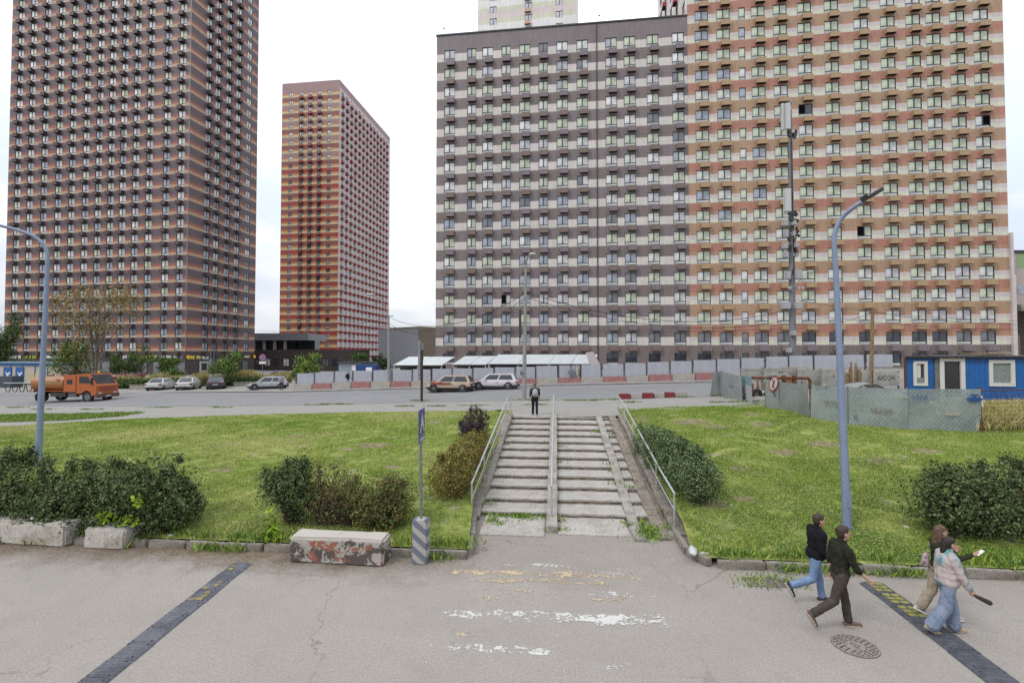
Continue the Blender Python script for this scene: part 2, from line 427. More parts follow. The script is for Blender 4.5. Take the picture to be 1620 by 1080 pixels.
# lawns: a soil and turf sheet with blades standing on it
M_TURF = mat('turf', (0.115, 0.160, 0.030), 0.95, spec=0.1, col2=(0.205, 0.215, 0.066), vscale=0.42, lo=0.36, hi=0.66, var=0.35, bump=0.6, bscale=25)
def turf_patches(m):
    nt = m.node_tree; b = nt.nodes['Principled BSDF']; src = b.inputs['Base Color'].links[0].from_socket
    tc = node(m, 'ShaderNodeTexCoord'); n = node(m, 'ShaderNodeTexNoise'); n.inputs['Scale'].default_value = 1.3; n.inputs['Detail'].default_value = 7; n.inputs['Roughness'].default_value = 0.72
    link(m, tc.outputs['Object'], n.inputs['Vector'])
    r = node(m, 'ShaderNodeMapRange'); r.inputs[1].default_value = 0.56; r.inputs[2].default_value = 0.66; r.inputs[3].default_value = 0; r.inputs[4].default_value = 0.9
    link(m, n.outputs['Fac'], r.inputs[0])
    q = node(m, 'ShaderNodeMixRGB'); link(m, r.outputs[0], q.inputs[0]); link(m, src, q.inputs[1]); q.inputs[2].default_value = (0.24, 0.21, 0.155, 1)
    link(m, q.outputs[0], b.inputs['Base Color'])
turf_patches(M_TURF)
S_L, S_R = -1.5, 4.3       # lawns stop at the stair's side walls
def lawn_edge(t, side):
    if side == 'l': return float(np.interp(t, [0, .25, 2.9, 3.4], [-1.03, -1.06, -1.40, -1.42]))
    return float(np.interp(t, [0, .12, .75, 1.9], [4.5, 4.45, 4.18, 4.3]))
def lawn(name, x0, x1, n, side):
    V, F = [], []
    rows = 60
    for i in range(n + 1):
        s = x0 + (x1 - x0) * i / n
        for r in range(rows + 1):
            p = st(s, 0.22); q = p
            top = E_TOP(p.x + 1.3)
            f = r / rows
            t1 = to_st(p.x + 1.3, top)[1]
            tt_ = 0.22 + (t1 - 0.22) * f; s2 = s
            if (side == 'l' and i == n) or (side == 'r' and i == 0): s2 = lawn_edge(tt_, side)
            q = st(s2, tt_)
            V.append((q.x, q.y, gz(q.x, q.y) + 0.025))
    k = rows + 1
    for i in range(n):
        for r in range(rows): F.append((i * k + r, (i + 1) * k + r, (i + 1) * k + r + 1, i * k + r + 1))
    return obj(name, np_mesh(name, np.array(V), np.array(F), [M_TURF], smooth=True), kind='structure')
lawn('lawn', -44, S_L, 44, 'l')
lawn('lawn', S_R, 30, 28, 'r')

# bare trodden spots in the turf
SPOTS = []
for (px, py, r) in ((590, 706, .75), (548, 712, .4), (1010, 664, .5), (1090, 668, .9), (1130, 676, .6), (1205, 672, .55), (1240, 716, .5), (1170, 742, .4), (1300, 704, .7), (1045, 690, .5), (1190, 655, .5), (690, 668, .55), (740, 660, .5), (470, 690, .4), (350, 745, .4), (1390, 730, .5), (1130, 800, .5), (1180, 792, .4), (620, 740, .3), (1465, 715, .5)):
    h_ = hit(px, py); SPOTS.append((h_.x, h_.y, r))
M_SPOT = mat('trodden_soil', srgb(176, 160, 128, .45), .95, col2=srgb(138, 134, 84, .42), vscale=4, var=.3, bump=.5)
def soil_patches():
    rnd = random.Random(12)
    for (x, y, r) in SPOTS:
        V = [(x, y, gz(x, y) + .032)]; n = 22
        for i in range(n):
            a = 2 * pi * i / n; q = r * rnd.uniform(.45, 1.05); xx, yy = x + cos(a) * q * 1.3, y + sin(a) * q * .8; V.append((xx, yy, gz(xx, yy) + .030))
        obj('soil_patch', np_mesh('soil_patch', np.array(V), np.array([(0, i + 1, (i + 1) % n + 1) for i in range(n)]), [M_SPOT], smooth=True), kind='structure')
soil_patches()
# blades of grass
def blades(name, s0, s1, n, seed, keep=None, h=(0.05, 0.13), wd=0.009, mats=None, w=None, tmax=None, tmin=0.3):
    rng = np.random.default_rng(seed)
    s = rng.uniform(s0, s1, n)
    px = (s * 1 + KS * 0.2) / KN + 1.3
    top = np.array([E_TOP(x) for x in np.linspace(-60, 40, 400)])
    tp = np.interp(px, np.linspace(-60, 40, 400), top)
    t1 = (KS * px + (tp - KY)) / KN if tmax is None else np.full(n, tmax)
    t = tmin + (t1 - tmin - 0.05) * rng.random(n) ** 1.25
    x = (s + KS * t) / KN; y = KY + (-KS * s + t) / KN
    if keep is not None:
        k = keep(x, y, s, t, rng); x, y, s, t = x[k], y[k], s[k], t[k]; n = len(x)
    z = H(x, y) + 0.02
    # tussocks: height follows a slow pattern
    pat = np.sin(x * 1.7 + 1.3 * np.sin(y * 1.1)) * np.sin(y * 2.1 + 0.7 * np.sin(x * 0.9))
    pat2 = np.sin(x * 0.55 + 2 * np.sin(y * 0.4)) + np.sin(y * 0.8 + x * 0.3)
    hh = (h[0] + (h[1] - h[0]) * rng.random(n) ** 1.7) * (1 + 0.45 * pat)
    an = rng.uniform(0, 2 * pi, n); ln = rng.uniform(0.1, 0.7, n) * hh
    dx, dy = np.cos(an), np.sin(an); ww = wd * rng.uniform(0.6, 1.4, n) * (0.8 + 0.012 * y)
    a2 = rng.uniform(0, 2 * pi, n)
    A = np.stack([x - np.cos(a2) * ww, y - np.sin(a2) * ww, z], 1); B = np.stack([x + np.cos(a2) * ww, y + np.sin(a2) * ww, z], 1)
    T = np.stack([x + dx * ln, y + dy * ln, z + hh], 1)
    V = np.stack([A, B, T], 1).reshape(-1, 3); F = np.arange(3 * n).reshape(n, 3)
    q = np.clip(rng.random(n) + 0.22 * pat2, 0, 0.999)
    mi = np.searchsorted(np.cumsum(w), q).clip(0, len(mats) - 1)
    return obj(name, np_mesh(name, V, F, mats, mi), kind='stuff', label='short grass covering the sloping lawn', cat='grass')
M_GR = [mat('grass_green', (0.132, 0.215, 0.030), 0.7, spec=0.2), mat('grass_mid', (0.225, 0.290, 0.050), 0.7, spec=0.2), mat('grass_yellow', (0.35, 0.345, 0.10), 0.75, spec=0.2), mat('grass_straw', (0.50, 0.44, 0.25), 0.8, spec=0.2), mat('grass_clover', (0.09, 0.165, 0.04), 0.6, spec=0.3)]
def patchy(x, y, s, t, rng):
    f = np.sin(x * 2.3 + 2 * np.sin(y * 1.9)) * np.sin(y * 2.7 + 1.5 * np.sin(x * 1.3))
    e = np.where(s < 0, s < np.interp(t, [0, .25, 2.9, 3.4], [-1.06, -1.08, -1.45, -1.47]), s > np.interp(t, [0, .12, .75, 1.9], [4.5, 4.45, 4.2, 4.36]))
    for (cx, cy, r) in SPOTS: e &= (((x - cx) / 1.3) ** 2 + ((y - cy) / .8) ** 2 > (r * rng.uniform(.35, 1.1, len(x))) ** 2) | (rng.random(len(x)) < .06)
    return e & (rng.random(len(x)) < np.where(f > 0.62, 0.12, 1.0))
blades('grass', -34, -1.05, 400000, 1, patchy, (0.03, 0.085), mats=M_GR, w=[0.36, 0.44, 0.16, 0.04, 0])
blades('grass', 4.2, 23, 360000, 2, patchy, (0.03, 0.095), mats=M_GR, w=[0.37, 0.38, 0.12, 0.03, 0.10])

# taller weeds: along kerbs, on the stairs, at pole feet
def weeds(name, spots, seed, label, h=(0.06, 0.22), per=60, mats=None, spread=0.14):
    rng = np.random.default_rng(seed); Vs = []; 
    for (x, y, z, r) in spots:
        n = int(per * max(r, 0.3) / 0.3)
        xx = x + rng.normal(size=n) * spread * r / 0.3; yy = y + rng.normal(size=n) * spread * 0.6 * r / 0.3
        yy = y + (yy - y) * (0.25 if spread > .2 and h[1] < .15 else 1); hh = rng.uniform(*h, n); an = rng.uniform(0, 6.28, n); ln = hh * rng.uniform(0.2, 0.9, n)
        ww = rng.uniform(0.010, 0.026, n); a2 = rng.uniform(0, 6.28, n)
        z0 = np.full(n, z)
        A = np.stack([xx, yy, z0], 1)
        mid = np.stack([xx + np.cos(an) * ln * .5, yy + np.sin(an) * ln * .5, z0 + hh * 0.6], 1)
        sd = np.stack([np.cos(a2) * ww, np.sin(a2) * ww, ww * 0], 1)
        T = np.stack([xx + np.cos(an) * ln, yy + np.sin(an) * ln, z0 + hh], 1)
        Vs.append(np.stack([A, mid + sd, T, mid - sd], 1).reshape(-1, 3))
    V = np.concatenate(Vs); n = len(V) // 4
    return obj(name, np_mesh(name, V, np.arange(4 * n).reshape(n, 4), mats or M_GR[:2] + [M_GR[4]], rng.integers(0, len(mats or [1, 1, 1]), n)), kind='stuff', label=label, cat='weeds')

# ------------------------------------------------------------ kerbs: every stone a piece
def kerb(name, pts, w, h, L, mats, label_kind, z0=None, seed=0, sink=0.02, jit=0.02):
    root = obj(name, None, kind='structure')
    rnd = random.Random(seed); dist = 0; meshes = [rough_block(L - 0.02, w, h + sink, seed + i, 0.02, 0.010, 4) for i in range(4)]
    for me in meshes: me.materials.append(mats)
    for (a, b) in zip(pts[:-1], pts[1:]):
        a, b = Vector(a), Vector(b); d = (b - a); n = max(1, round(d.length / L)); ang = atan2(d.y, d.x)
        for i in range(n):
            p = a + d * ((i + 0.5) / n)
            o = obj('kerb_stone', rnd.choice(meshes), root, (p.x + rnd.uniform(-jit, jit) * .6, p.y + rnd.uniform(-jit, jit), (p.z if z0 is None else z0) - sink + rnd.uniform(-jit, jit) * .8), (rnd.uniform(-.012, .012), atan2(-(b.z - a.z), d.xy.length) + rnd.uniform(-.02, .02), ang + rnd.uniform(-.015, .015)))
            o.scale.x = d.length / n / L
    return root
M_KERB = mat('kerb_concrete', srgb(186, 179, 168, 0.43), 0.95, col2=srgb(146, 134, 118, 0.42), vscale=3.5, lo=0.4, hi=0.7, var=0.25, bump=0.5, bscale=45)
P3 = lambda s, t, z=0: Vector((*st(s, t), z))
kerb('kerb', [P3(-34, 0.08), P3(-1.03, 0.08)], 0.16, 0.17, 1.0, M_KERB, '', seed=1)
kerb('kerb', [P3(-1.0, 0.25), P3(-1.36, 2.9, 0.06)], 0.15, 0.17, 1.0, M_KERB, '', seed=2)
kerb('kerb', [P3(4.1, 1.9), P3(4.12, 0.75), P3(4.45, 0.12)], 0.14, 0.15, 0.7, M_KERB, '', seed=3, jit=0.03)
kerb('kerb', [P3(4.6, 0.08), P3(30, 0.08)], 0.17, 0.17, 1.0, M_KERB, '', seed=4)

# ------------------------------------------------------------ the stairs
T0, T1 = 3.11, 13.6
ZT = gz(*st(1.2, 13.7)); NR = 12; RZ = ZT / NR; TD = (T1 - T0) / (NR - 1)
stairs = obj('staircase', None, kind='structure')
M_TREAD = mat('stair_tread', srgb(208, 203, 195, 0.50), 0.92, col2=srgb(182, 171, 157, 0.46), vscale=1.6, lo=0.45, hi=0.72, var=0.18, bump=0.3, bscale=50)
M_RISER = mat('stair_riser', srgb(172, 156, 138, 0.44), 0.95, col2=srgb(124, 108, 92, 0.42), vscale=3, var=0.3, bump=0.4, bscale=40)  # darker than the treads: dirt plus some shade put into the colour
ROT = -atan2(KS, 1)
def step_mesh(s0, s1, seed):
    rnd = random.Random(seed); mb = MB(); n = 10
    L = TD + 0.10
    fr = [rnd.uniform(-0.018, 0.018) for _ in range(n + 1)]
    nose = 0.016
    th = 0.055
    for i in range(n):
        a, b = s0 + (s1 - s0) * i / n, s0 + (s1 - s0) * (i + 1) / n
        za, zb = RZ + fr[i] * .35, RZ + fr[i + 1] * .35
        # tread slab
        mb.hexa([(a, fr[i], za - th), (b, fr[i + 1], zb - th), (b, L, zb - th), (a, L, za - th)], [(a, fr[i], za), (b, fr[i + 1], zb), (b, L, RZ), (a, L, RZ)], 0)
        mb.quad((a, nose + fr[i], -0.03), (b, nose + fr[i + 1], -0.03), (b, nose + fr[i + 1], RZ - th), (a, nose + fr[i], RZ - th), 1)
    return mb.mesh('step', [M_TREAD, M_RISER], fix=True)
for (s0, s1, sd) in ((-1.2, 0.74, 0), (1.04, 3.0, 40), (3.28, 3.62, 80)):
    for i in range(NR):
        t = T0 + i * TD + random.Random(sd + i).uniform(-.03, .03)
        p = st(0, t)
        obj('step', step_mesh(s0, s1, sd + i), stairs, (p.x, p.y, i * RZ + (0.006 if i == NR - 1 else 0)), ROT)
def slope_slab(name, s0, s1, ta, tb, h0, h1, m, th=0.3, n=14, seed=0, jag=0.012):
    """a beam that follows the flight: its top stands h above the nosing line"""
    rnd = random.Random(seed); mb = MB(); rows = []
    for i in range(n + 1):
        t = ta + (tb - ta) * i / n
        line = np.clip((t - T0 + TD * 0.5) / (T1 - T0 + TD * 0.5), 0, 1) * ZT
        h = h0 + (h1 - h0) * i / n; j = rnd.uniform(-jag, jag); k = rnd.uniform(-jag, jag)
        rows.append(((s0 + j, t, line + h + k), (s1 + k, t, line + h + j), (s1 + k, t, line + h - th), (s0 + j, t, line + h - th)))
    o = 0; V = [p for r in rows for p in r]; F = [(0, 1, 2, 3), tuple(4 * n + i for i in (3, 2, 1, 0))]
    for i in range(n):
        for k in range(4): F.append((4 * i + k, 4 * i + (k + 1) % 4, 4 * (i + 1) + (k + 1) % 4, 4 * (i + 1) + k))
    mb.add(V, F)
    p = st(0, 0); o = mb.build(name, m, stairs, (p.x, p.y, 0), ROT)
    return o
slope_slab('middle_wall', 0.74, 1.04, 1.9, T1 + 1.0, 0.17, 0.12, M_CONC, 0.42, seed=1)
slope_slab('pram_ramp', 3.0, 3.28, 1.45, T1 + 0.1, 0.05, 0.07, M_CONC, 0.3, seed=2)
slope_slab('pram_ramp', 3.62, 3.95, 1.6, T1 + 0.1, 0.05, 0.07, M_CONC_D, 0.3, seed=3)
slope_slab('gutter', 3.95, 4.10, 1.9, T1 + 0.1, -0.06, -0.02, M_CONC_D, 0.3, seed=4, jag=0.02)
slope_slab('side_wall', 4.10, 4.46, 1.9, T1 + 0.3, 0.06, 0.16, M_KERB, 0.4, seed=5, jag=0.03)
slope_slab('side_wall', -1.64, -1.2, 2.7, T1 + 0.3, 0.10, 0.16, M_KERB, 0.4, seed=6, jag=0.03)
# two concrete pads at the foot of the flights, a little proud of the apron
for (s0, s1, t0, t1, h) in ((-1.02, 0.70, 1.55, 3.16, 0.028), (1.06, 2.94, 1.75, 3.16, 0.022)):
    mb = MB(); mb.box(s0, t0, -0.05, s1, t1, h); p = st(0, 0)
    mb.build('landing_slab', M_TREAD, stairs, (p.x, p.y, 0), ROT)

def handrail(label, s, t_a, t_b, base_z, posts, h=0.92, r=0.032, single=False):
    root = thing('handrail', label, 'handrail', (*st(s, t_a), 0))
    o = Vector((*st(s, t_a), 0))
    zl = lambda t: base_z + np.clip((t - T0 + TD * .5) / (T1 - T0 + TD * .5), 0, 1) * ZT
    P = lambda t, z: Vector((*st(s, t), zl(t) + z)) - o
    tt = [t_a + (t_b - t_a) * i / 8 for i in range(9)]
    mb = MB(); mb.tube([P(t, h) for t in tt], r, 10); mb.build('top_rail', M_STEEL_W, root, smooth=True)
    if not single:
        mb = MB(); mb.tube([P(t, h * 0.52) for t in tt], r * 0.6, 8); mb.build('lower_rail', M_STEEL_W, root, smooth=True)
    for i in range(posts):
        t = t_a + 0.06 + (t_b - t_a - .12) * i / (posts - 1)
        mb = MB(); mb.tube([P(t, -0.06), P(t, h)], r * 0.75, 8)
        mb.cyl(P(t, -0.02), 0.07, 0.035, 10)
        mb.build('post', M_STEEL_W, root, smooth=True)
    return root
handrail('white tubular handrail with a lower bar on the left side of the stairs', -1.42, 2.75, 14.9, 0.08, 6)
handrail('white tubular handrail standing on the low wall in the middle of the stairs', 0.88, 2.6, 14.6, 0.14, 6, h=0.88, r=0.036, single=True)
handrail('white tubular handrail with a lower bar on the right side of the stairs', 4.2, 2.35, 14.5, 0.06, 6)

# weeds at the stairs and along the kerbs
rw = random.Random(3); sp = []
for i in range(46):
    s = rw.choice([rw.uniform(-1.1, 0.65), rw.uniform(.9, 1.15), rw.uniform(2.85, 3.05), rw.uniform(3.3, 3.6), rw.uniform(3.3, 3.6), rw.uniform(3.98, 4.1)])
    t = rw.uniform(T0, T1 - 2) if rw.random() < .55 else T0 - rw.uniform(0, 1.2)
    if abs(s) < 0.7 and s < .7 and t > T0: t = T0 - 0.05
    if 1.2 < s < 2.8: t = T0 - 0.05
    p = st(s, t); z = max(0, (t - T0) / TD) * RZ
    i2 = int(max(0, math.floor((t - T0) / TD) + 1)) if t >= T0 else 0
    sp.append((p.x, p.y, i2 * RZ + 0.0, rw.uniform(.15, .5)))
for i in range(14):
    p = st(rw.uniform(-1.1, .7), T0 - .08); sp.append((p.x, p.y, 0.02, rw.uniform(.2, .4)))
for i in range(9):
    p = st(rw.uniform(3.25, 3.65), rw.uniform(1.5, 2.6)); sp.append((p.x, p.y, 0.0, rw.uniform(.3, .6)))
weeds('stair_weeds', sp, 5, 'low weeds growing out of the stair joints', (0.04, 0.14), 26)
sp = []
for s in np.arange(-30, 24, 0.33):
    if -1.0 < s < 4.4: continue
    if rw.random() < 0.75:
        p = st(s + rw.uniform(-.2, .2), 0.33 + rw.uniform(-.05, .12)); sp.append((p.x, p.y, 0.14, rw.uniform(.25, .6)))
    if rw.random() < 0.30:
        p = st(s, -0.06); sp.append((p.x, p.y, 0.0, rw.uniform(.15, .4)))
weeds('kerb_weeds', sp, 6, 'ragged weeds hanging over the lower kerb', (0.06, 0.26), 40)
sp = []
for (px, py, r) in ((667, 634, 1.0), (830, 633, 1.1), (855, 634, .7), (905, 634, .6), (935, 634, .5), (800, 651, .5), (520, 640, .8), (500, 641, .7), (545, 640, .7), (640, 643, .6), (690, 643, .6), (750, 642, .7), (845, 641, .7), (1150, 626, 1.0), (1170, 630, .9), (1190, 636, .9), (1270, 660, .9), (150, 648, .8), (250, 645, .8), (350, 645, .7), (30, 645, .8), (70, 648, .8), (1215, 640, .8), (960, 633, .6), (1010, 630, .8), (1050, 629, .9), (1140, 637, .7), (1090, 629, .7), (1000, 637, .5)):
    h = hit(px, py)
    for k in range(7): sp.append((h.x + rw.uniform(-1.1, 1.1) * r, h.y + rw.uniform(-.03, .03), h.z + .01, r * .3))
weeds('roadside_weeds', sp, 7, 'weeds in the joint between the upper path and the road', (0.03, 0.13), 26, spread=.22)
# thin green strip between the two upper paths on the left
tb = edge([(0, 668), (100, 665), (210, 657)]); ta = edge([(0, 657), (100, 655), (210, 653.5)])
xsl = np.linspace(hit(0, 668).x - 8, hit(205, 656).x, 14)
strip('verge', list(xsl), lambda x: tb(x), lambda x: ta(x), 2, 0.03, M_TURF)
rngv = np.random.default_rng(9); sp = []
for i in range(300):
    x = rngv.uniform(xsl[0], xsl[-1]); y = rngv.uniform(tb(x), max(ta(x), tb(x) + .05)); sp.append((x, y, gz(x, y) + .02, .6))
weeds('verge_grass', sp, 8, 'strip of grass between the path and the road', (0.05, 0.15), 40)

# worn zebra stripes: white and old yellow, each a sheet with paint missing
def worn_paint(name, col, thr, sx=1.0, seed=0.0):
    m = mat(name, col, 0.7, spec=0.3); nt = m.node_tree; b = nt.nodes['Principled BSDF']
    tc = node(m, 'ShaderNodeTexCoord'); mp = node(m, 'ShaderNodeMapping'); mp.inputs['Location'].default_value = (seed, seed * .7, 0); mp.inputs['Scale'].default_value = (0.55, 1.5, 1)
    link(m, tc.outputs['Object'], mp.inputs[0])
    n = node(m, 'ShaderNodeTexNoise'); n.inputs['Scale'].default_value = 2.6; n.inputs['Detail'].default_value = 9; n.inputs['Roughness'].default_value = 0.78; link(m, mp.outputs[0], n.inputs['Vector'])
    v = node(m, 'ShaderNodeTexVoronoi'); v.inputs['Scale'].default_value = 22; link(m, tc.outputs['Object'], v.inputs['Vector'])
    q = node(m, 'ShaderNodeMath'); q.operation = 'MULTIPLY_ADD'; q.inputs[1].default_value = 0.16; link(m, v.outputs['Color'], q.inputs[0]); link(m, n.outputs['Fac'], q.inputs[2])
    r = node(m, 'ShaderNodeMapRange'); r.inputs[1].default_value = thr; r.inputs[2].default_value = thr + 0.018; link(m, q.outputs[0], r.inputs[0])
    # paint thins towards the edges of the stripe (generated 0..1 box)
    sp = node(m, 'ShaderNodeSeparateXYZ'); link(m, tc.outputs['Generated'], sp.inputs[0])
    e1 = node(m, 'ShaderNodeMath'); e1.operation = 'SUBTRACT'; e1.inputs[1].default_value = 0.5; link(m, sp.outputs['Y'], e1.inputs[0])
    e2 = node(m, 'ShaderNodeMath'); e2.operation = 'ABSOLUTE'; link(m, e1.outputs[0], e2.inputs[0])
    e3 = node(m, 'ShaderNodeMapRange'); e3.inputs[1].default_value = 0.2; e3.inputs[2].default_value = 0.5; e3.inputs[3].default_value = 0; e3.inputs[4].default_value = 0.14; link(m, e2.outputs[0], e3.inputs[0])
    sb = node(m, 'ShaderNodeMath'); sb.operation = 'SUBTRACT'; link(m, q.outputs[0], sb.inputs[0]); link(m, e3.outputs[0], sb.inputs[1]); link(m, sb.outputs[0], r.inputs[0])
    link(m, r.outputs[0], b.inputs['Alpha'])
    return m
WH = srgb(236, 235, 230, 0.52); YE = srgb(228, 205, 170, 0.50)
def stripe(px0, px1, py0, py1, m, z=0.004):
    a = hit(px0, (py0 + py1) / 2); b = hit(px1, (py0 + py1) / 2)
    y0 = at(px0, py1, 1).z; 
    d0 = hit((px0 + px1) / 2, py1).y; d1 = hit((px0 + px1) / 2, py0).y
    mb = MB(); w2 = (b.x - a.x) / 2; cx = (a.x + b.x) / 2; hy = (d1 - d0) / 2
    mb.quad((-w2, -hy, 0), (w2, -hy, 0), (w2, hy, 0), (-w2, hy, 0))
    mb.build('road_marking', m, None, (cx, (d0 + d1) / 2, z), ROT * 0.6, kind='structure')
stripe(722, 905, 888, 897, worn_paint('paint_white_thin', WH, 0.63, seed=3.1))
stripe(905, 1018, 893, 915, worn_paint('paint_white_sparse', WH, 0.65, seed=13.1))
stripe(715, 1010, 902, 915, worn_paint('paint_yellow_a', YE, 0.585, seed=5.7))
stripe(740, 960, 914, 926, worn_paint('paint_yellow_b', YE, 0.60, seed=8.3), 0.008)
stripe(930, 1035, 932, 948, worn_paint('paint_white_right', WH, 0.605, seed=1.9))
stripe(760, 1030, 926, 962, worn_paint('paint_yellow_c', YE, 0.665, seed=21.9), 0.008)
stripe(697, 905, 963, 985, worn_paint('paint_white_a', WH, 0.575, seed=2.2))
stripe(880, 1052, 968, 995, worn_paint('paint_white_b', WH, 0.575, seed=7.9), 0.008)
stripe(675, 870, 1016, 1036, worn_paint('paint_white_c', WH, 0.595, seed=11.4))
stripe(655, 1070, 1040, 1062, worn_paint('paint_white_d', WH, 0.68, seed=15.0))
stripe(680, 1040, 995, 1016, worn_paint('paint_yellow_d', YE, 0.70, seed=19.0))
# ------------------------------------------------------------ facade cladding
def cladding(name, col, seam=0.35, seamcol=None, rough=0.55):
    """long ceramic tiles set upright; pale joints show as broken vertical lines"""
    m = mat(name, col, rough, spec=0.45); nt = m.node_tree; b = nt.nodes['Principled BSDF']
    tc = node(m, 'ShaderNodeTexCoord'); sp = node(m, 'ShaderNodeSeparateXYZ'); link(m, tc.outputs['Object'], sp.inputs[0])
    cb = node(m, 'ShaderNodeCombineXYZ'); link(m, sp.outputs['Z'], cb.inputs[0]); link(m, sp.outputs['X'], cb.inputs[1])
    br = node(m, 'ShaderNodeTexBrick'); br.inputs['Scale'].default_value = 1.0
    br.inputs['Brick Width'].default_value = 1.16; br.inputs['Row Height'].default_value = 0.29
    br.inputs['Mortar Size'].default_value = 0.018; br.inputs['Mortar Smooth'].default_value = 0.2; br.inputs['Bias'].default_value = -0.1
    c = Vector(col); br.inputs['Color1'].default_value = (*(c * 0.93), 1); br.inputs['Color2'].default_value = (*(c * 1.08), 1)
    sc = seamcol or tuple(min(0.6, x * 0.55 + 0.20) for x in col)
    br.inputs['Mortar'].default_value = (*tuple(c[i] * (1 - seam) + sc[i] * seam for i in range(3)), 1)
    link(m, cb.outputs[0], br.inputs['Vector'])
    n = node(m, 'ShaderNodeTexNoise'); n.inputs['Scale'].default_value = 0.35; n.inputs['Detail'].default_value = 4; link(m, tc.outputs['Object'], n.inputs['Vector'])
    mr = node(m, 'ShaderNodeMapRange'); mr.inputs[1].default_value = 0.3; mr.inputs[2].default_value = 0.7; mr.inputs[3].default_value = 0.93; mr.inputs[4].default_value = 1.07; link(m, n.outputs['Fac'], mr.inputs[0])
    vm = node(m, 'ShaderNodeVectorMath'); vm.operation = 'SCALE'; link(m, br.outputs['Color'], vm.inputs[0]); link(m, mr.outputs[0], vm.inputs['Scale'])
    link(m, vm.outputs[0], b.inputs['Base Color'])
    return m
K = 0.78
CL = lambda n, r, g, b, s=0.35: cladding(n, srgb(r, g, b, K), s)
M_FRAME = mat('window_frame', (0.022, 0.025, 0.03), 0.4, spec=0.5)
def glass(name, col, rough=0.05, spec=0.5):
    m = mat(name, col, rough, spec=spec, var=0.22, vscale=0.55, coords='Object')
    m.node_tree.nodes['Principled BSDF'].inputs['Coat Weight'].default_value = 0.6
    m.node_tree.nodes['Principled BSDF'].inputs['Coat Roughness'].default_value = 0.03
    return m
G = {'green': glass('glass_green_sheen', (0.42, 0.46, 0.34)), 'pale': glass('glass_pale', (0.50, 0.51, 0.47)), 'blue': glass('glass_blue_grey', (0.27, 0.30, 0.35)),  # pane colours mix blinds and curtains with painted-in bright sky reflection
     'white': glass('glass_white_blind', (0.60, 0.59, 0.58)), 'dark': glass('glass_dark', (0.035, 0.04, 0.05)), 'grey': glass('glass_smoky', (0.13, 0.14, 0.155)), 'lav': glass('glass_lavender', (0.44, 0.43, 0.46)),
     'open': mat('dark_room', (0.006, 0.006, 0.007), 1.0, spec=0.0)}
M_PANEL = glass('glass_lower_panel', (0.44, 0.45, 0.44))

WCACHE = {}
def window_meshes(wd, ht, low, bars, lk, rk, joined):
    """frame mesh and pane mesh; origin at the lower left of the opening, facade plane y=0, looking along -y"""
    key = (round(wd, 2), round(ht, 2), low, bars, lk, rk, joined)
    if key in WCACHE: return WCACHE[key]
    fr = MB(); o = 0.075; y0, y1 = 0.06, 0.12; mw = 0.065
    fr.box(0, y0, 0, wd, y1, o); fr.box(0, y0, ht - o, wd, y1, ht); fr.box(0, y0, o, o, y1, ht - o); fr.box(wd - o, y0, o, wd, y1, ht - o)
    zb = o
    if low:
        fr.box(o, y0, low, wd - o, y1, low + o * 1.1); zb = low + o * 1.1
    if bars == 2: fr.box(wd / 2 - mw, y0 - 0.01, zb, wd / 2 + mw, y1, ht - o)
    pn = MB()
    def pane(x0, x1, z0, z1, mt): pn.quad((x0, y1 - 0.015, z0), (x1, y1 - 0.015, z0), (x1, y1 - 0.015, z1), (x0, y1 - 0.015, z1), mt)
    if bars == 2:
        pane(o, wd / 2 - mw, zb, ht - o, 0); pane(wd / 2 + mw, wd - o, zb, ht - o, 1)
    else: pane(o, wd - o, zb, ht - o, 0)
    if low: pane(o, wd - o, o, low, 2)
    if joined:
        for i, f in enumerate(pn.f): pn.m[i] += 1
        fr.add(pn.v, [], 0); off = len(fr.v) - len(pn.v)
        for f, mi in zip(pn.f, pn.m): fr.f.append(tuple(k + off for k in f)); fr.m.append(mi)
        r = (fr.mesh('window', [M_FRAME, G[lk], G[rk], M_PANEL], fix=False), None)
    else:
        r = (fr.mesh('window', [M_FRAME], fix=False), pn.mesh('pane', [G[lk], G[rk], M_PANEL], fix=False))
    WCACHE[key] = r
    return r

BCACHE = {}
def basket_mesh(w_, h_, d_, m, md):
    key = (w_, h_, d_, m.name)
    if key in BCACHE: return BCACHE[key]
    b = MB(); t = 0.03
    b.box(0, -d_, 0, w_, -d_ + t, h_, 0); b.box(0, -d_ + t, 0, t, 0, h_, 0); b.box(w_ - t, -d_ + t, 0, w_, 0, h_, 0)
    n = 6
    for i in range(n):
        x = t + (w_ - 2 * t) * (i + 0.5) / n; b.box(x - 0.05, -d_ + t, 0.02, x + 0.05, -0.02, 0.05, 1)
    b.box(t + .03, -d_ + 0.12, 0.08, w_ - t - .03, -0.1, h_ - 0.08, 1)
    BCACHE[key] = b.mesh('air_conditioner_box', [m, md], fix=False)
    return BCACHE[key]
M_BUNDER = mat('basket_underside', srgb(70, 52, 46, 0.5), 0.9)

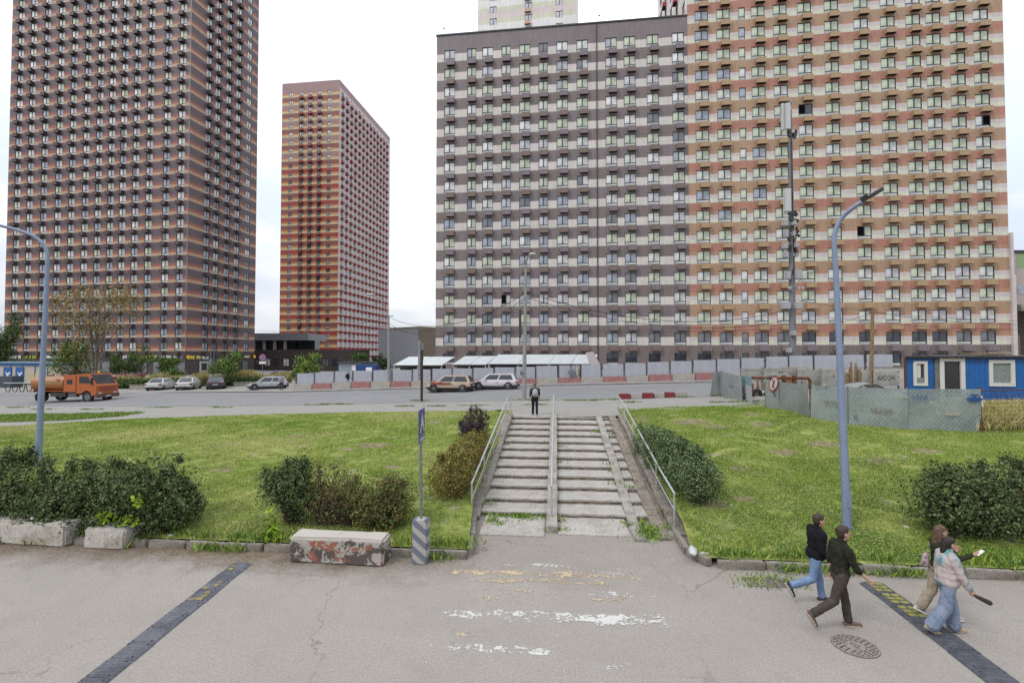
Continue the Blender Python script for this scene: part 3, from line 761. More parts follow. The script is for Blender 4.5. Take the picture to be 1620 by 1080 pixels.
class Facade:
    """one face of a block: origin P0 (lower left seen from outside), running to P1"""
    def __init__(s, root, P0, P1, z0):
        s.root = root; s.P0 = Vector((P0[0], P0[1])); s.P1 = Vector((P1[0], P1[1])); s.W = (s.P1 - s.P0).length
        d = s.P1 - s.P0; s.ang = atan2(d.y, d.x); s.z0 = z0
        ri = root.matrix_basis.inverted() if False else Matrix.Translation(-Vector(root.location))
        s.M = ri @ Matrix.Translation((P0[0], P0[1], z0)) @ Matrix.Rotation(s.ang, 4, 'Z')
        s.wins = []; s.boxes = []
    def wall(s, floors, fh, cols, wz, mats, band, top, name='wall', skip=None, depth=0.125, special=None, colz=None):
        """cols: [(u0,u1)] metres; wz=(lo,hi) inside a floor; band(floor)->[(z_end, mat)] from the floor line up; top: plain band height"""
        mb = MB(); xs = sorted({0.0, s.W, *[c for ab in cols for c in ab]})
        inwin = lambda a, b: next((i for i, (u, v) in enumerate(cols) if u - 1e-4 <= a and b <= v + 1e-4), None)
        for f in range(floors):
            zb = f * fh; bl = band(f); zs = sorted({0.0, fh, wz[0], wz[1], *[e for e, _ in bl]})
            for a, b in zip(xs[:-1], xs[1:]):
                ci = inwin(a, b)
                for c, d in zip(zs[:-1], zs[1:]):
                    if ci is not None and wz[0] - 1e-4 <= c and d <= wz[1] + 1e-4 and not (skip and skip(f, ci)): continue
                    mi = next(m for e, m in bl if d <= e + 1e-4)
                    mb.quad((a, 0, zb + c), (b, 0, zb + c), (b, 0, zb + d), (a, 0, zb + d), mi)
            for i, (u, v) in enumerate(cols):
                if skip and skip(f, i): continue
                lo, hi = zb + wz[0], zb + wz[1]; mi = len(mats)
                mb.quad((u, 0, lo), (u, depth, lo), (u, depth, hi), (u, 0, hi), mi); mb.quad((v, depth, lo), (v, 0, lo), (v, 0, hi), (v, depth, hi), mi)
                mb.quad((u, depth, hi), (v, depth, hi), (v, 0, hi), (u, 0, hi), mi); mb.quad((u, 0, lo), (v, 0, lo), (v, depth, lo), (u, depth, lo), mi)
                s.wins.append((f, i, u, v, lo, hi))
        if top:
            zt = floors * fh; mb.quad((0, 0, zt), (s.W, 0, zt), (s.W, 0, zt + top), (0, 0, zt + top), band(floors - 1)[-1][1] if not special else special)
        s.Ht = floors * fh + top
        o = obj(name, mb.mesh('facade', list(mats) + [M_FRAME], fix=False), s.root); o.matrix_basis = s.M
        return o
    def put(s, name, me, x, z, parent=None, y=0.0):
        o = bpy.data.objects.new(name, me); COL.objects.link(o); o.parent = parent or s.root
        if parent is None: o.matrix_basis = s.M @ Matrix.Translation((x, y, z))
        return o
    def windows(s, pick, low=0.4, bars=lambda wd: 2, joined=False, limit=300, order=None):
        ws = list(s.wins)
        if order: ws.sort(key=order)
        rest = MB()
        for k, (f, i, u, v, lo, hi) in enumerate(ws):
            nb = bars(v - u); lk, rk = pick(f, i)
            fm, pm = window_meshes(v - u, hi - lo, low, nb, lk, rk, joined)
            if k < limit:
                o = s.put('window', fm, u, lo)
                if pm:
                    p = bpy.data.objects.new('pane', pm); COL.objects.link(p); p.parent = o
            else:
                s.rest_add(rest, fm, u, lo)
        if rest.v:
            o = rest.build('windows', s.rest_mats, s.root); o.matrix_basis = s.M; o['kind'] = 'stuff'
        return min(limit, len(ws))
    rest_mats = None
    def rest_add(s, mb, me, x, z, y=0.0):
        if s.rest_mats is None: s.rest_mats = []
        idx = []
        for m in me.materials:
            if m not in s.rest_mats: s.rest_mats.append(m)
            idx.append(s.rest_mats.index(m))
        o = len(mb.v); mb.v += [(v.co.x + x, v.co.y + y, v.co.z + z) for v in me.vertices]
        for p in me.polygons: mb.f.append(tuple(q + o for q in p.vertices)); mb.m.append(idx[p.material_index])
    def baskets(s, mesh_of, where, limit=300):
        rest = MB(); s.rest_mats = None; k = 0
        for (f, i, u, v, lo, hi) in s.wins:
            r = where(f, i, u, v, lo, hi)
            if not r: continue
            me = mesh_of(f, i, v - u)
            if k < limit: s.put('air_conditioner_box', me, r[0], r[1])
            else: s.rest_add(rest, me, r[0], r[1])
            k += 1
        if rest.v:
            o = rest.build('air_conditioner_boxes', s.rest_mats, s.root); o.matrix_basis = s.M; o['kind'] = 'stuff'

def plain_sides(root, corners, z0, z1, m, name='rear_wall', roofm=None):
    """walls round the back plus the roof; corners in world xy, first two are the front already built"""
    L = Vector(root.location); mb = MB(); n = len(corners)
    for i in range(n):
        a, b = corners[i], corners[(i + 1) % n]
        if (i, (i + 1) % n) in root_skip.get(root.name, ()): continue
        mb.quad((a[0] - L.x, a[1] - L.y, z0 - L.z), (b[0] - L.x, b[1] - L.y, z0 - L.z), (b[0] - L.x, b[1] - L.y, z1 - L.z), (a[0] - L.x, a[1] - L.y, z1 - L.z))
    mb.build(name, m, root)
    rb = MB(); rb.add([(c[0] - L.x, c[1] - L.y, z1 - L.z - 0.05) for c in corners], [tuple(range(n))]); rb.build('roof', roofm or M_CONC_D, root)
root_skip = {}
rb_ = random.Random(21)

# ------------------------------------------------------------ the long block on the right: a grey part and a taller orange part
DL, DR = 75.2, 65.6
PL = at(689, 560, DL); PRr = at(1600, 560, DR); fdir = (PRr.xy - PL.xy).normalized(); fn = Vector((fdir.y, -fdir.x))
def on_face(px):
    """distance along the facade line where the picture column px meets it"""
    u = (px - 810) / FPX; A = Vector((u, cos(PITCH))) ; A = Vector((ray(px, 555).x / ray(px, 555).y, 1.0))
    # A*k = PL + fdir*w
    den = A.x * fdir.y - A.y * fdir.x
    k = (PL.x * fdir.y - PL.y * fdir.x) / den
    q = A * k; return (q - PL.xy).dot(fdir)
FH = 2.92
zrow = lambda py, px: at(px, py, (PL.xy + fdir * on_face(px)).y).z
ZB2 = zrow(546.3, 900)                       # floor line: foot of the second storey's pale band on the grey part
gcols_px = [(152, 215), (287, 340), (376, 441), (490, 545), (594, 660), (709, 764), (815, 882), (933, 1001), (1103, 1172), (1212, 1282), (1347, 1420), (1497, 1570)]
gcols = [(a / 3.682 + 660, b / 3.682 + 660) for a, b in gcols_px]
ocols_px = [(155, 212), (253, 312), (355, 380), (413, 470), (515, 570), (625, 683), (748, 806), (882, 942), (1005, 1063), (1120, 1180), (1212, 1273), (1322, 1382), (1430, 1490)]
ocols = [(a / 2.842 + 1050, b / 2.842 + 1050) for a, b in ocols_px]
W_SPLIT = on_face(1092); W_END = on_face(1600)
def facade_cols(cols, off, w):
    r = []
    for a, b in cols:
        x0, x1 = on_face(a) - off, on_face(b) - off
        c = (x0 + x1) / 2; wd = (1.86 if off else 1.68) if (x1 - x0) > 1.45 else (1.42 if x1 - x0 > 1.0 else 0.9)
        r.append((c - wd / 2, c + wd / 2))
    return r
# grey block
P0 = PL.xy; P1 = PL.xy + fdir * W_SPLIT
zg0 = ZB2 - FH
grey = thing('apartment_block', 'grey and beige striped apartment block left of the taller orange one, flat dark roof', 'apartment block', (P0.x, P0.y, zg0 - 1.5))
F = Facade(grey, P0, P1, zg0)
gm = [CL('tile_grey_brown', 116, 102, 99, 0.5), CL('tile_beige_pink', 208, 198, 193, 0.15), CL('tile_beige', 204, 199, 190, 0.15), CL('tile_grey_violet', 118, 106, 108, 0.5)]
bandg = lambda f: [(FH, 0)] if f == 0 else [(0.62, 2), (1.18, 1), (FH, 0 if f % 2 else 3)]
cg = facade_cols(gcols, 0, 0)
NG = 17
F.wall(NG, FH, cg, (0.04, 1.80), gm, bandg, 1.2, special=3)
GP = ['green', 'pale', 'green', 'pale', 'white', 'blue', 'lav', 'green']
def pick_grey(f, i):
    r = rb_.random()
    if f == 0: return ('dark', 'dark')
    if f == 1: base = rb_.choice(['blue', 'grey', 'lav', 'blue'])
    elif f < 9: base = rb_.choice(['pale', 'blue', 'pale', 'green', 'lav', 'blue', 'green'])
    else: base = rb_.choice(['green', 'green', 'green', 'pale', 'green', 'white', 'lav'])
    if r < 0.012: return ('open', base)
    if r < 0.16: return (rb_.choice(['white', 'blue', 'lav', 'grey']), base)
    if r < 0.20: return ('grey', 'grey')
    return (base, base)
F.windows(pick_grey)
bx1, bx2 = CL('box_brown', 118, 98, 88, 0.2), CL('box_violet', 120, 108, 114, 0.2)
F.baskets(lambda f, i, wd: basket_mesh(1.22, 0.74, 0.55, bx1 if f % 2 else bx2, M_BUNDER), lambda f, i, u, v, lo, hi: (v - 1.20, lo - 0.84) if f >= 1 else None)
# downpipe and roof trim
mb = MB(); mb.box(on_face(946) - .06, -0.14, 0.2, on_face(946) + .07, -0.02, NG * FH + 1.1); o = mb.build('downpipe', M_FRAME, grey); o.matrix_basis = F.M
mb = MB(); mb.box(-0.1, -0.12, NG * FH + 1.2, F.W, 0.5, NG * FH + 1.4); o = mb.build('roof_edge', M_FRAME, grey); o.matrix_basis = F.M
back = fn * -16
cs = [P0, P1, P1 + back, P0 + back]; root_skip[grey.name] = {(0, 1)}
plain_sides(grey, cs, zg0 - 3, zg0 + NG * FH + 1.15, gm[0])
mb = MB(); mb.box(0, 0.0, -3, F.W, 0.3, 0.0); o = mb.build('plinth', gm[0], grey); o.matrix_basis = F.M
# small rooftop lamps on stalks
for wx in (0.9, 24.6):
    mb = MB(); mb.tube([(wx, 0.3, NG * FH + 1.4), (wx, 0.3, NG * FH + 2.3), (wx + .15, 0.2, NG * FH + 2.5)], 0.03, 6); mb.ell((wx + .25, 0.1, NG * FH + 2.45), (.16, .16, .1), 8, 6); o = mb.build('roof_lamp', M_GALV, grey); o.matrix_basis = F.M

# orange block
Q0 = P1 - fn * 0.0; Q1 = PL.xy + fdir * W_END
zo0 = zg0
orange = thing('apartment_block', 'tall orange and cream striped apartment block filling the right of the view', 'apartment block', (Q0.x, Q0.y, zo0 - 1.5))
FO = Facade(orange, Q0 + fn * 0.03, Q1 + fn * 0.03, zo0)
om = [CL('tile_brick_red', 170, 118, 99, 0.35), CL('tile_orange_tan', 175, 134, 106, 0.3), CL('tile_lilac_white', 206, 196, 196, 0.12), CL('tile_cream', 208, 206, 188, 0.12), CL('tile_brown_tan', 167, 136, 108, 0.35), gm[0]]
def bando(f):
    if f == 0: return [(FH, 5)]
    return [(0.60, 3), (1.18, 2), (1.72, 1), (FH, 0)] if f % 2 else [(0.60, 3), (1.18, 2), (1.72, 1), (FH, 4)]
co = facade_cols(ocols, W_SPLIT, 0)
NO = 24
FO.wall(NO, FH, co, (0.04, 1.80), om, bando, 3.2, special=0)
def pick_or(f, i):
    r = rb_.random()
    if f == 0: return ('dark', 'dark')
    if f == 1: base = rb_.choice(['grey', 'dark', 'grey'])
    elif f < 5: base = rb_.choice(['pale', 'pale', 'lav', 'green'])
    else: base = rb_.choice(['green', 'green', 'green', 'pale', 'green', 'blue' if i < 4 else 'green'])
    if (f, i) in ((6, 7), (12, 5)): return ('open', base if f == 6 else 'dark')
    if (f, i) == (11, 12): return ('pale', 'open')
    return (base, base)
FO.windows(pick_or, bars=lambda wd: 2 if wd > 1 else 1, limit=300, order=lambda q: q[0])
bo = [CL('box_tan', 168, 142, 108, 0.1), CL('box_sand', 168, 140, 106, 0.1), bx2]
FO.baskets(lambda f, i, wd: basket_mesh(1.30, 0.74, 0.62, bo[2] if f == 1 else bo[f % 2], M_BUNDER), lambda f, i, u, v, lo, hi: (u + 0.52, lo - 0.86) if f >= 1 and i != 2 else None)
cs = [Q0, Q1, Q1 + back * 1.5, Q0 + back * 1.5]; root_skip[orange.name] = {(0, 1), (3, 0)}
plain_sides(orange, cs, zo0 - 3, zo0 + NO * FH + 3.2, om[4])
mb = MB(); mb.box(0, 0.0, -3, FO.W, 0.3, 0.0); o = mb.build('plinth', gm[0], orange); o.matrix_basis = FO.M
mb = MB(); mb.box(FO.W, -0.35, -3, FO.W + 0.5, 0.6, 4 * FH + 0.5, 0); mb.box(FO.W, -0.30, 4 * FH + .5, FO.W + 0.35, 0.6, 6 * FH + 0.3, 0); o = mb.build('corner_pier', CL('tile_lilac_white', 200, 188, 186), orange); o.matrix_basis = FO.M

# ------------------------------------------------------------ the big dark tower on the left
TD0 = 103.5
A = at(293.5, 560, TD0); B = at(402.5, 560, 124.0)
d1 = (A.xy - at(5.5, 560, 111.0).xy); d1n = d1.normalized(); Lf = d1.length
d2n = (B.xy - A.xy).normalized(); Rf = (B.xy - A.xy).length
LFT = A.xy - d1n * Lf
FT = 2.90
zt = at(295, 555.3, TD0).z                        # top of the shop storey
tower = thing('apartment_tower', 'dark brown tower with red and tan stripes rising out of the left of the view', 'apartment tower', (A.x, A.y, 0))
tm = [CL('tower_dark', 88, 73, 78, 0.45), CL('tower_red', 148, 90, 74, 0.25), CL('tower_tan', 182, 146, 116, 0.25), CL('tower_maroon', 136, 82, 69, 0.25), CL('shop_storey', 70, 56, 54, 0.2)]
NT = 33
bandt = lambda f: [(0.63, 2), (1.02, 1), (1.33, 3), (FT, 0)]
FL = Facade(tower, LFT, A.xy, zt)
lx = [(66, 96), (145, 172), (230, 258), (318, 347), (400, 430), (484, 515), (562, 595), (640, 670), (712, 745), (790, 825), (872, 910), (978, 1015), (1068, 1105)]
def on_line(px, P, d):
    A2 = Vector((ray(px, 550).x / ray(px, 550).y, 1.0)); den = A2.x * d.y - A2.y * d.x
    k = (P.x * d.y - P.y * d.x) / den; return ((A2 * k) - P).dot(d)
cl = []
for a, b in [(q / 3.857, r / 3.857) for q, r in lx]:
    c = (on_line(a - 0.6, LFT, d1n) + on_line(b + 0.4, LFT, d1n)) / 2; cl.append((c - 0.84, c + 0.84))
FL.wall(NT, FT, cl, (0.05, 1.86), tm, bandt, 3.0, special=0)
def pick_t(f, i):
    r = rb_.random()
    base = rb_.choice(['pale', 'white', 'pale', 'lav', 'green', 'blue'] if f > 3 else ['blue', 'grey', 'pale', 'grey'])
    if r < 0.10: return (rb_.choice(['blue', 'grey']), base)
    if r < 0.16: return ('blue', 'blue')
    return (base, base)
n1 = FL.windows(pick_t, joined=True, limit=260, order=lambda q: (q[0] > 25, -q[1] // 99, q[0]))
bt = CL('tower_box', 72, 56, 58, 0.1)
FL.baskets(lambda f, i, wd: basket_mesh(1.15, 0.80, 0.75, bt, M_BUNDER), lambda f, i, u, v, lo, hi: (u + 0.12, lo - 0.92), limit=150)
FR = Facade(tower, A.xy, B.xy, zt)
rx = [(432, 522), (603, 676), (785, 868), (955, 1035), (1148, 1210)]
cr = []
for a, b in [(q / 10.8 + 280, r / 10.8 + 280) for q, r in rx]:
    c = (on_line(a, A.xy, d2n) + on_line(b, A.xy, d2n)) / 2; cr.append((c - 0.75, c + 0.75))
FR.wall(NT, FT, cr, (0.05, 1.86), tm, bandt, 3.0, special=0)
def pick_tr(f, i):
    base = rb_.choice(['pale', 'white', 'pale', 'lav'] if f > 16 else ['blue', 'grey', 'pale', 'grey', 'blue'])
    return (base, base)
FR.windows(pick_tr, joined=True, limit=40, order=lambda q: q[0])
FR.baskets(lambda f, i, wd: basket_mesh(1.15, 0.80, 0.75, bt, M_BUNDER), lambda f, i, u, v, lo, hi: (u + 0.2, lo - 0.92) if i < 4 else None, limit=150)
bk = [LFT, A.xy, B.xy, LFT + d2n * Rf]; root_skip[tower.name] = {(0, 1), (1, 2)}
plain_sides(tower, bk, -3, zt + NT * FT + 3, tm[0])
mb = MB(); mb.box(-.05, -0.06, 0, .05, .02, NT * FT); o = mb.build('corner_trim', M_GALV, tower); o.matrix_basis = FR.M
# shop storey
def shops(Fc, zlow, openings, name='shop_front'):
    mb = MB(); mb.box(0, 0.0, zlow, Fc.W, 0.4, -0.02, 0); o = mb.build(name, tm[4], tower); o.matrix_basis = Fc.M
    for (u0, u1, z0_, z1_) in openings:
        mb = MB(); mb.box(u0, -0.08, z0_, u1, 0.0, z1_, 0); mb.box(u0 + .1, -0.10, z0_ + .1, u1 - .1, -0.085, z1_ - .1, 1); o = mb.build('shop_window', [M_FRAME, G['grey']], tower); o.matrix_basis = Fc.M
shops(FL, -zt - 2.5, [(2 + i * 4.6, 5.2 + i * 4.6, -4.6, -2.2) for i in range(10)])
shops(FR, -zt - 2.5, [(9.2, 11.6, -4.8, -2.3), (16.5, 18.5, -4.8, -2.2)])
def shop_sign(Fc, px0, px1, py, P, d, col, n, bits=True, seed=1, em=0.0):
    """lit letters too small to read: a row of little uneven blocks"""
    r = random.Random(seed); a, b = on_line(px0, P, d), on_line(px1, P, d); z = at((px0 + px1) / 2, py, (P + d * (a + b) / 2).y).z - Fc.z0
    mb = MB(); L = b - a; x = a
    h = 0.34
    if bits:
        while x < b - 0.05:
            w_ = r.uniform(0.16, 0.34); 
            if r.random() < 0.88:
                k = r.choice([1, 2, 3])
                mb.box(x, -0.2, z - h, x + 0.08, -0.08, z + h * r.uniform(.7, 1))
                if k > 1: mb.box(x + w_ - .10, -0.2, z - h, x + w_ - .02, -0.08, z + h * r.uniform(.7, 1))
                mb.box(x, -0.19, z + r.choice([-h, 0, h * .6]), x + w_ - .03, -0.09, z + r.choice([-h, 0, h * .6]) + .14)
            x += w_ + 0.07
    else: mb.box(a, -0.2, z - h * .8, b, -0.08, z + h * .8)
    m = mat('sign_' + '_'.join(str(int(c)) for c in col), srgb(*col, 0.8), 0.5)
    o = mb.build('shop_sign_letters', m, tower, kind='stuff'); o.matrix_basis = Fc.M
for i, (a, b, col, bits) in enumerate([(11, 18, (236, 236, 236), True), (18, 36, (236, 236, 236), True), (37, 62, (170, 190, 60), True), (72, 104, (240, 240, 240), True), (196, 214, (235, 225, 240), True), (225, 250, (225, 215, 120), True), (255, 281, (240, 240, 246), True), (281, 291, (120, 112, 160), True)]):
    shop_sign(FL, a, b, 564.5, LFT, d1n, col, 1, bits, i)
for i, (a, b, py, col, bits) in enumerate([(299, 317, 565, (230, 214, 120), True), (319, 329, 565.5, (238, 238, 238), True), (369, 377, 564.5, (235, 235, 235), True), (386, 394, 564, (205, 190, 150), False)]):
    shop_sign(FR, a, b, py, A.xy, d2n, col, 1, bits, 40 + i)
for (px, py, Fc, P, d) in ((296.8, 565, FR, A.xy, d2n), (401.5, 564, FR, A.xy, d2n)):
    u = on_line(px, P, d); z = at(px, py, (P + d * u).y).z - Fc.z0; mb = MB(); mb.cyl((u, -0.3, z), 0.42, 0.15, 20, axis='y'); o = mb.build('shop_sign', mat('sign_yellow', srgb(240, 190, 40, 0.8), 0.5), tower); o.matrix_basis = Fc.M
u = on_line(323, A.xy, d2n)
mb = MB(); mb.box(u - 1.3, -0.12, -zt + .9, u + 1.2, -0.02, -zt + 3.2, 0); mb.box(u - .8, -0.14, -zt + 1.2, u + .7, -0.125, -zt + 2.8, 1); o = mb.build('poster_window', [mat('poster_pale', srgb(200, 205, 195, 0.6), 0.6), M_DGLASS], tower); o.matrix_basis = FR.M

# ------------------------------------------------------------ the red tower further off
D2 = 173.0
A2 = at(533.5, 560, D2); B2 = at(614.8, 560, 220.0); L2 = at(441.5, 560, 175.8)
e1 = (A2.xy - L2.xy).normalized(); e2 = (B2.xy - A2.xy).normalized(); LW = (A2.xy - L2.xy).length; RW = (B2.xy - A2.xy).length
red = thing('apartment_tower', 'red and yellow striped tower with a pale side, farther off between the two near blocks', 'apartment tower', (A2.x, A2.y, 0))
rm = [CL('red_brick', 158, 60, 50, 0.2), CL('red_brown', 134, 80, 68, 0.2), CL('red_orange', 188, 112, 68, 0.2), CL('red_yellow', 206, 150, 86, 0.2), CL('red_cream', 204, 188, 150, 0.15), CL('red_pale', 204, 186, 184, 0.3), CL('red_mauve', 156, 124, 122, 0.2), CL('red_deep', 168, 60, 62, 0.2)]
NR2 = 34; F2 = 2.9
z2 = at(534, 575.5, D2).z
bandr = lambda f: [(0.62, 4), (1.0, 3), (1.40, 2), (F2, 0 if f % 2 else 1)] if f < 25 else [(0.72, 4), (1.05, 3), (1.30, 2), (F2, 6 if f % 2 else 1)]
RL = Facade(red, L2.xy, A2.xy, z2)
c5 = []
for a, b in [(178, 228), (308, 355), (414, 470), (533, 578), (652, 700)]:
    c = (on_line(a / 7.714 + 430, L2.xy, e1) + on_line(b / 7.714 + 430, L2.xy, e1)) / 2; c5.append((c - 0.75, c + 0.75))
RL.wall(NR2, F2, c5, (0.2, 1.78), rm, bandr, 2.4, special=6)
pk = lambda f, i: (lambda b_: (b_, b_))(rb_.choice(['pale', 'white', 'lav'] if f > 24 else ['grey', 'dark', 'blue', 'grey']))
RL.windows(pk, joined=True, limit=170)
brd = CL('red_box', 150, 52, 52, 0.1); brb = CL('red_box_brown', 128, 88, 66, 0.1)
RL.baskets(lambda f, i, wd: basket_mesh(1.4, 0.8, 0.7, brd if f % 2 else brb, M_BUNDER), lambda f, i, u, v, lo, hi: (u + 0.05, lo - 0.95) if 1 <= i <= 3 else None, limit=102)
RR = Facade(red, A2.xy, B2.xy, z2)
c13 = [(1.2 + i * (RW - 2.6) / 13 + .3, 1.2 + i * (RW - 2.6) / 13 + 1.9) for i in range(13)]
bandrr = lambda f: [(2.25, 5), (F2, 7 if f < 9 else 5)]
RR.wall(NR2, F2, c13, (0.2, 1.85), rm, bandrr, 2.4, special=6)
RR.windows(lambda f, i: (lambda b_: (b_, b_))(rb_.choice(['pale', 'white', 'white', 'grey'])), joined=True, limit=130, order=lambda q: q[1] * 100 + q[0])
RR.baskets(lambda f, i, wd: basket_mesh(1.3, 0.95, 0.8, brd if (f + i) % 3 else brb, M_BUNDER), lambda f, i, u, v, lo, hi: (u + 0.1, lo - 1.1), limit=190)
rk = [L2.xy, A2.xy, B2.xy, L2.xy + e2 * RW]; root_skip[red.name] = {(0, 1), (1, 2)}
plain_sides(red, rk, -3, z2 + NR2 * F2 + 2.3, rm[0])
mb = MB(); mb.box(-.3, 0, -z2 - 3, RL.W, .3, 0); o = mb.build('plinth', tm[4], red); o.matrix_basis = RL.M
mb = MB(); mb.box(0, 0, -z2 - 3, RR.W, .3, 0); o = mb.build('plinth', tm[4], red); o.matrix_basis = RR.M

# ------------------------------------------------------------ pale towers looking over the roofs
def pale_tower(px0, px1, Y, label, ncol, mats, seed, topz, slant=False):
    a, b = at(px0, 560, Y), at(px1, 560, Y - 4); d = (b.xy - a.xy)
    root = thing('apartment_tower', label, 'apartment tower', (a.x, a.y, 0)); Fc = Facade(root, a.xy, b.xy, 60.0); Wd = Fc.W
    nf = int((topz - 60) / 2.95)
    cols = []
    for u in ncol: cols.append((u * Wd - .85, u * Wd + .85))
    Fc.wall(nf, 2.95, cols, (0.7, 2.3), mats, lambda f: [(1.0, f % 2), (2.0, 2), (2.95, (f + 1) % 2)], 1.0)
    Fc.windows(lambda f, i: ('lav', 'lav'), joined=True, low=0)
    Fc.baskets(lambda f, i, wd: basket_mesh(1.4, 0.7, 0.5, mats[3], M_BUNDER), lambda f, i, u, v, lo, hi: (u, lo - 0.9) if i == len(ncol) // 2 else None)
    n = Vector((d.y, -d.x)).normalized() * -14
    root_skip[root.name] = {(0, 1)}
    plain_sides(root, [a.xy, b.xy, b.xy + n, a.xy + n], -3, 60 + nf * 2.95 + 1, mats[0])
    mb = MB(); mb.box(0, 0.02, -63, Wd, 0.4, 0); o = mb.build('lower_wall', mats[0], root); o.matrix_basis = Fc.M
    return root, Fc
pm_ = [CL('pale_white', 226, 224, 222, 0.3), CL('pale_pink', 214, 200, 196, 0.2), CL('pale_green', 206, 208, 184, 0.2), CL('pale_box', 200, 160, 130, 0.1)]
pale_tower(755, 914, 118.0, 'pale white and beige tower seen above the grey block roof', [.16, .52, .83], pm_, 1, 108)
# the orange block's end wall, seen above the grey roof: pale with red boxes
FS = Facade(orange, Q0 + back * 1.5, Q0, zo0 + 15 * FH)
cs_ = [(2.5 + 4.6 * k, 4.1 + 4.6 * k) for k in range(5)]
FS.wall(NO - 15, FH, cs_, (0.04, 1.80), [pm_[0], pm_[1], brd], lambda f: [(1.2, 0), (FH, 1)], 3.2, special=0, name='end_wall')
FS.windows(lambda f, i: ('lav', 'lav'), joined=True)
FS.baskets(lambda f, i, wd: basket_mesh(1.3, 0.74, 0.6, brd, M_BUNDER), lambda f, i, u, v, lo, hi: (u + 0.1, lo - 0.86) if i in (1, 3) else None)
mb = MB(); mb.box(0, 0.02, -15 * FH - 3, FS.W, 0.3, 0); o = mb.build('lower_end_wall', pm_[0], orange); o.matrix_basis = FS.M

# ------------------------------------------------------------ lower buildings in the gaps
def low_block(label, cat, px0, px1, py_top, Y0, Y1, depth, colw, floors, ncols, m, zb=0.0, ww=1.6, wh=1.5, name='office_building', extra=None):
    a, b = at(px0, 560, Y0), at(px1, 560, Y1); zt_ = at(px0, py_top, Y0).z
    root = thing(name, label, cat, (a.x, a.y, 0)); Fc = Facade(root, a.xy, b.xy, zb)
    fh = (zt_ - zb - 0.8) / floors; Wd = Fc.W; wh = min(wh, fh * 0.6)
    cols = [((i + .5) * Wd / ncols - ww / 2, (i + .5) * Wd / ncols + ww / 2) for i in range(ncols)]
    Fc.wall(floors, fh, cols, (fh * .3, fh * .3 + wh), [m], lambda f: [(fh, 0)], 0.8)
    Fc.windows(lambda f, i: rb_.choice([('grey', 'grey'), ('white', 'white'), ('blue', 'blue'), ('dark', 'dark')]), joined=True, low=0)
    d = (b.xy - a.xy); n = Vector((d.y, -d.x)).normalized() * -depth
    root_skip[root.name] = {(0, 1)}
    plain_sides(root, [a.xy, b.xy, b.xy + n, a.xy + n], zb - 2, zt_ - .02, m)
    return root
low_block('low brown office building in the gap right of the red tower', 'building', 612, 663, 519, 150, 140, 12, 1, 5, 6, mat('brown_grey_render', srgb(150, 136, 120, .6), .9, var=.06), 0, 2.4, 2.2)
low_block('low bluish grey office building touching the left edge of the grey block', 'building', 662, 700, 520.5, 140, 165, 12, 1, 5, 7, mat('blue_grey_render', srgb(168, 168, 174, .6), .9, var=.06), 0, 2.0, 2.6)
# dark plinth building with glass between the two towers
r0 = low_block('long dark brown low building between the two left towers', 'building', 401, 538, 553, 135, 128, 14, 1, 1, 9, tm[4], 0.0, 1.8, 2.0, name='shop_building')
a = at(404, 560, 150); b = at(446, 560, 150)
st_ = thing('station_hall', 'grey raised hall on columns with white roof lamps behind the dark low building', 'building', (a.x, a.y, 0)); mb = MB()
zt_, zm = at(404, 527, 150).z, at(404, 538, 150).z
W_ = b.x - a.x + 8
mb.box(-4, 0, zm, W_, 14, zt_); mb.build('roof', mat('station_grey', srgb(150, 152, 156, .6), .6, var=.08), st_)
mb = MB(); mb.box(-4, 5, 0, W_, 9, zm); mb.build('wall', M_DGLASS, st_)
for k in range(4):
    mb = MB(); mb.cyl((k * 3.2 - 1, 1, 0), .5, zm, 12); mb.build('column', M_CONC, st_)

# pale concrete building with a dark opening cut by the right edge
Yr = 67.5
a = at(1601, 560, Yr); rbld = thing('garage_building', 'pale panel building with a dark opening cut by the right edge of the view', 'building', (a.x, a.y, 0)); zt_ = at(1606, 400, Yr).z; zo = at(1606, 482, Yr).z
mpan = mat('pale_panel', srgb(204, 190, 184, .6), .8, var=.05); mgrn = mat('green_panel', srgb(160, 186, 142, .6), .8)
mb = MB(); mb.box(0, 0, zo, 14, 9, zt_ - 2.2, 0); mb.box(0, 0, -1, .55, 9, zo, 0); mb.box(10, 0, -1, 14, 9, zo, 0); mb.build('wall', mpan, rbld)
mb = MB(); mb.box(0.0, 0, zt_ - 2.2, .9, 9, zt_, 0); mb.box(0.9, 0, zt_ - 2.2, 14, 9, zt_, 1); mb.build('upper_wall', [mpan, mgrn], rbld)
mb = MB(); mb.box(-.1, -.15, zt_, 14, 9, zt_ + .35); mb.build('roof', M_DSTEEL, rbld)
mb = MB(); mb.box(.55, 5.5, -1, 10, 6, zo); mb.build('back_wall', M_CONC_D, rbld)
mb = MB(); mb.box(.2, -1.2, zo - .9, 12, 0.0, zo - .15); mb.build('canopy', M_CONC, rbld)
for k in range(5):
    mb = MB(); mb.box(.7, 1.2 + .003 * k, 1 + k * 1.3, 2.4, 1.6, 2.25 + k * 1.3); mb.build('concrete_panel', M_CONC_D, rbld)
mb = MB(); mb.box(.9, -.06, zo + 1.5, 3.4, .0, zo + 2.6, 0); mb.build('window', G['blue'], rbld)
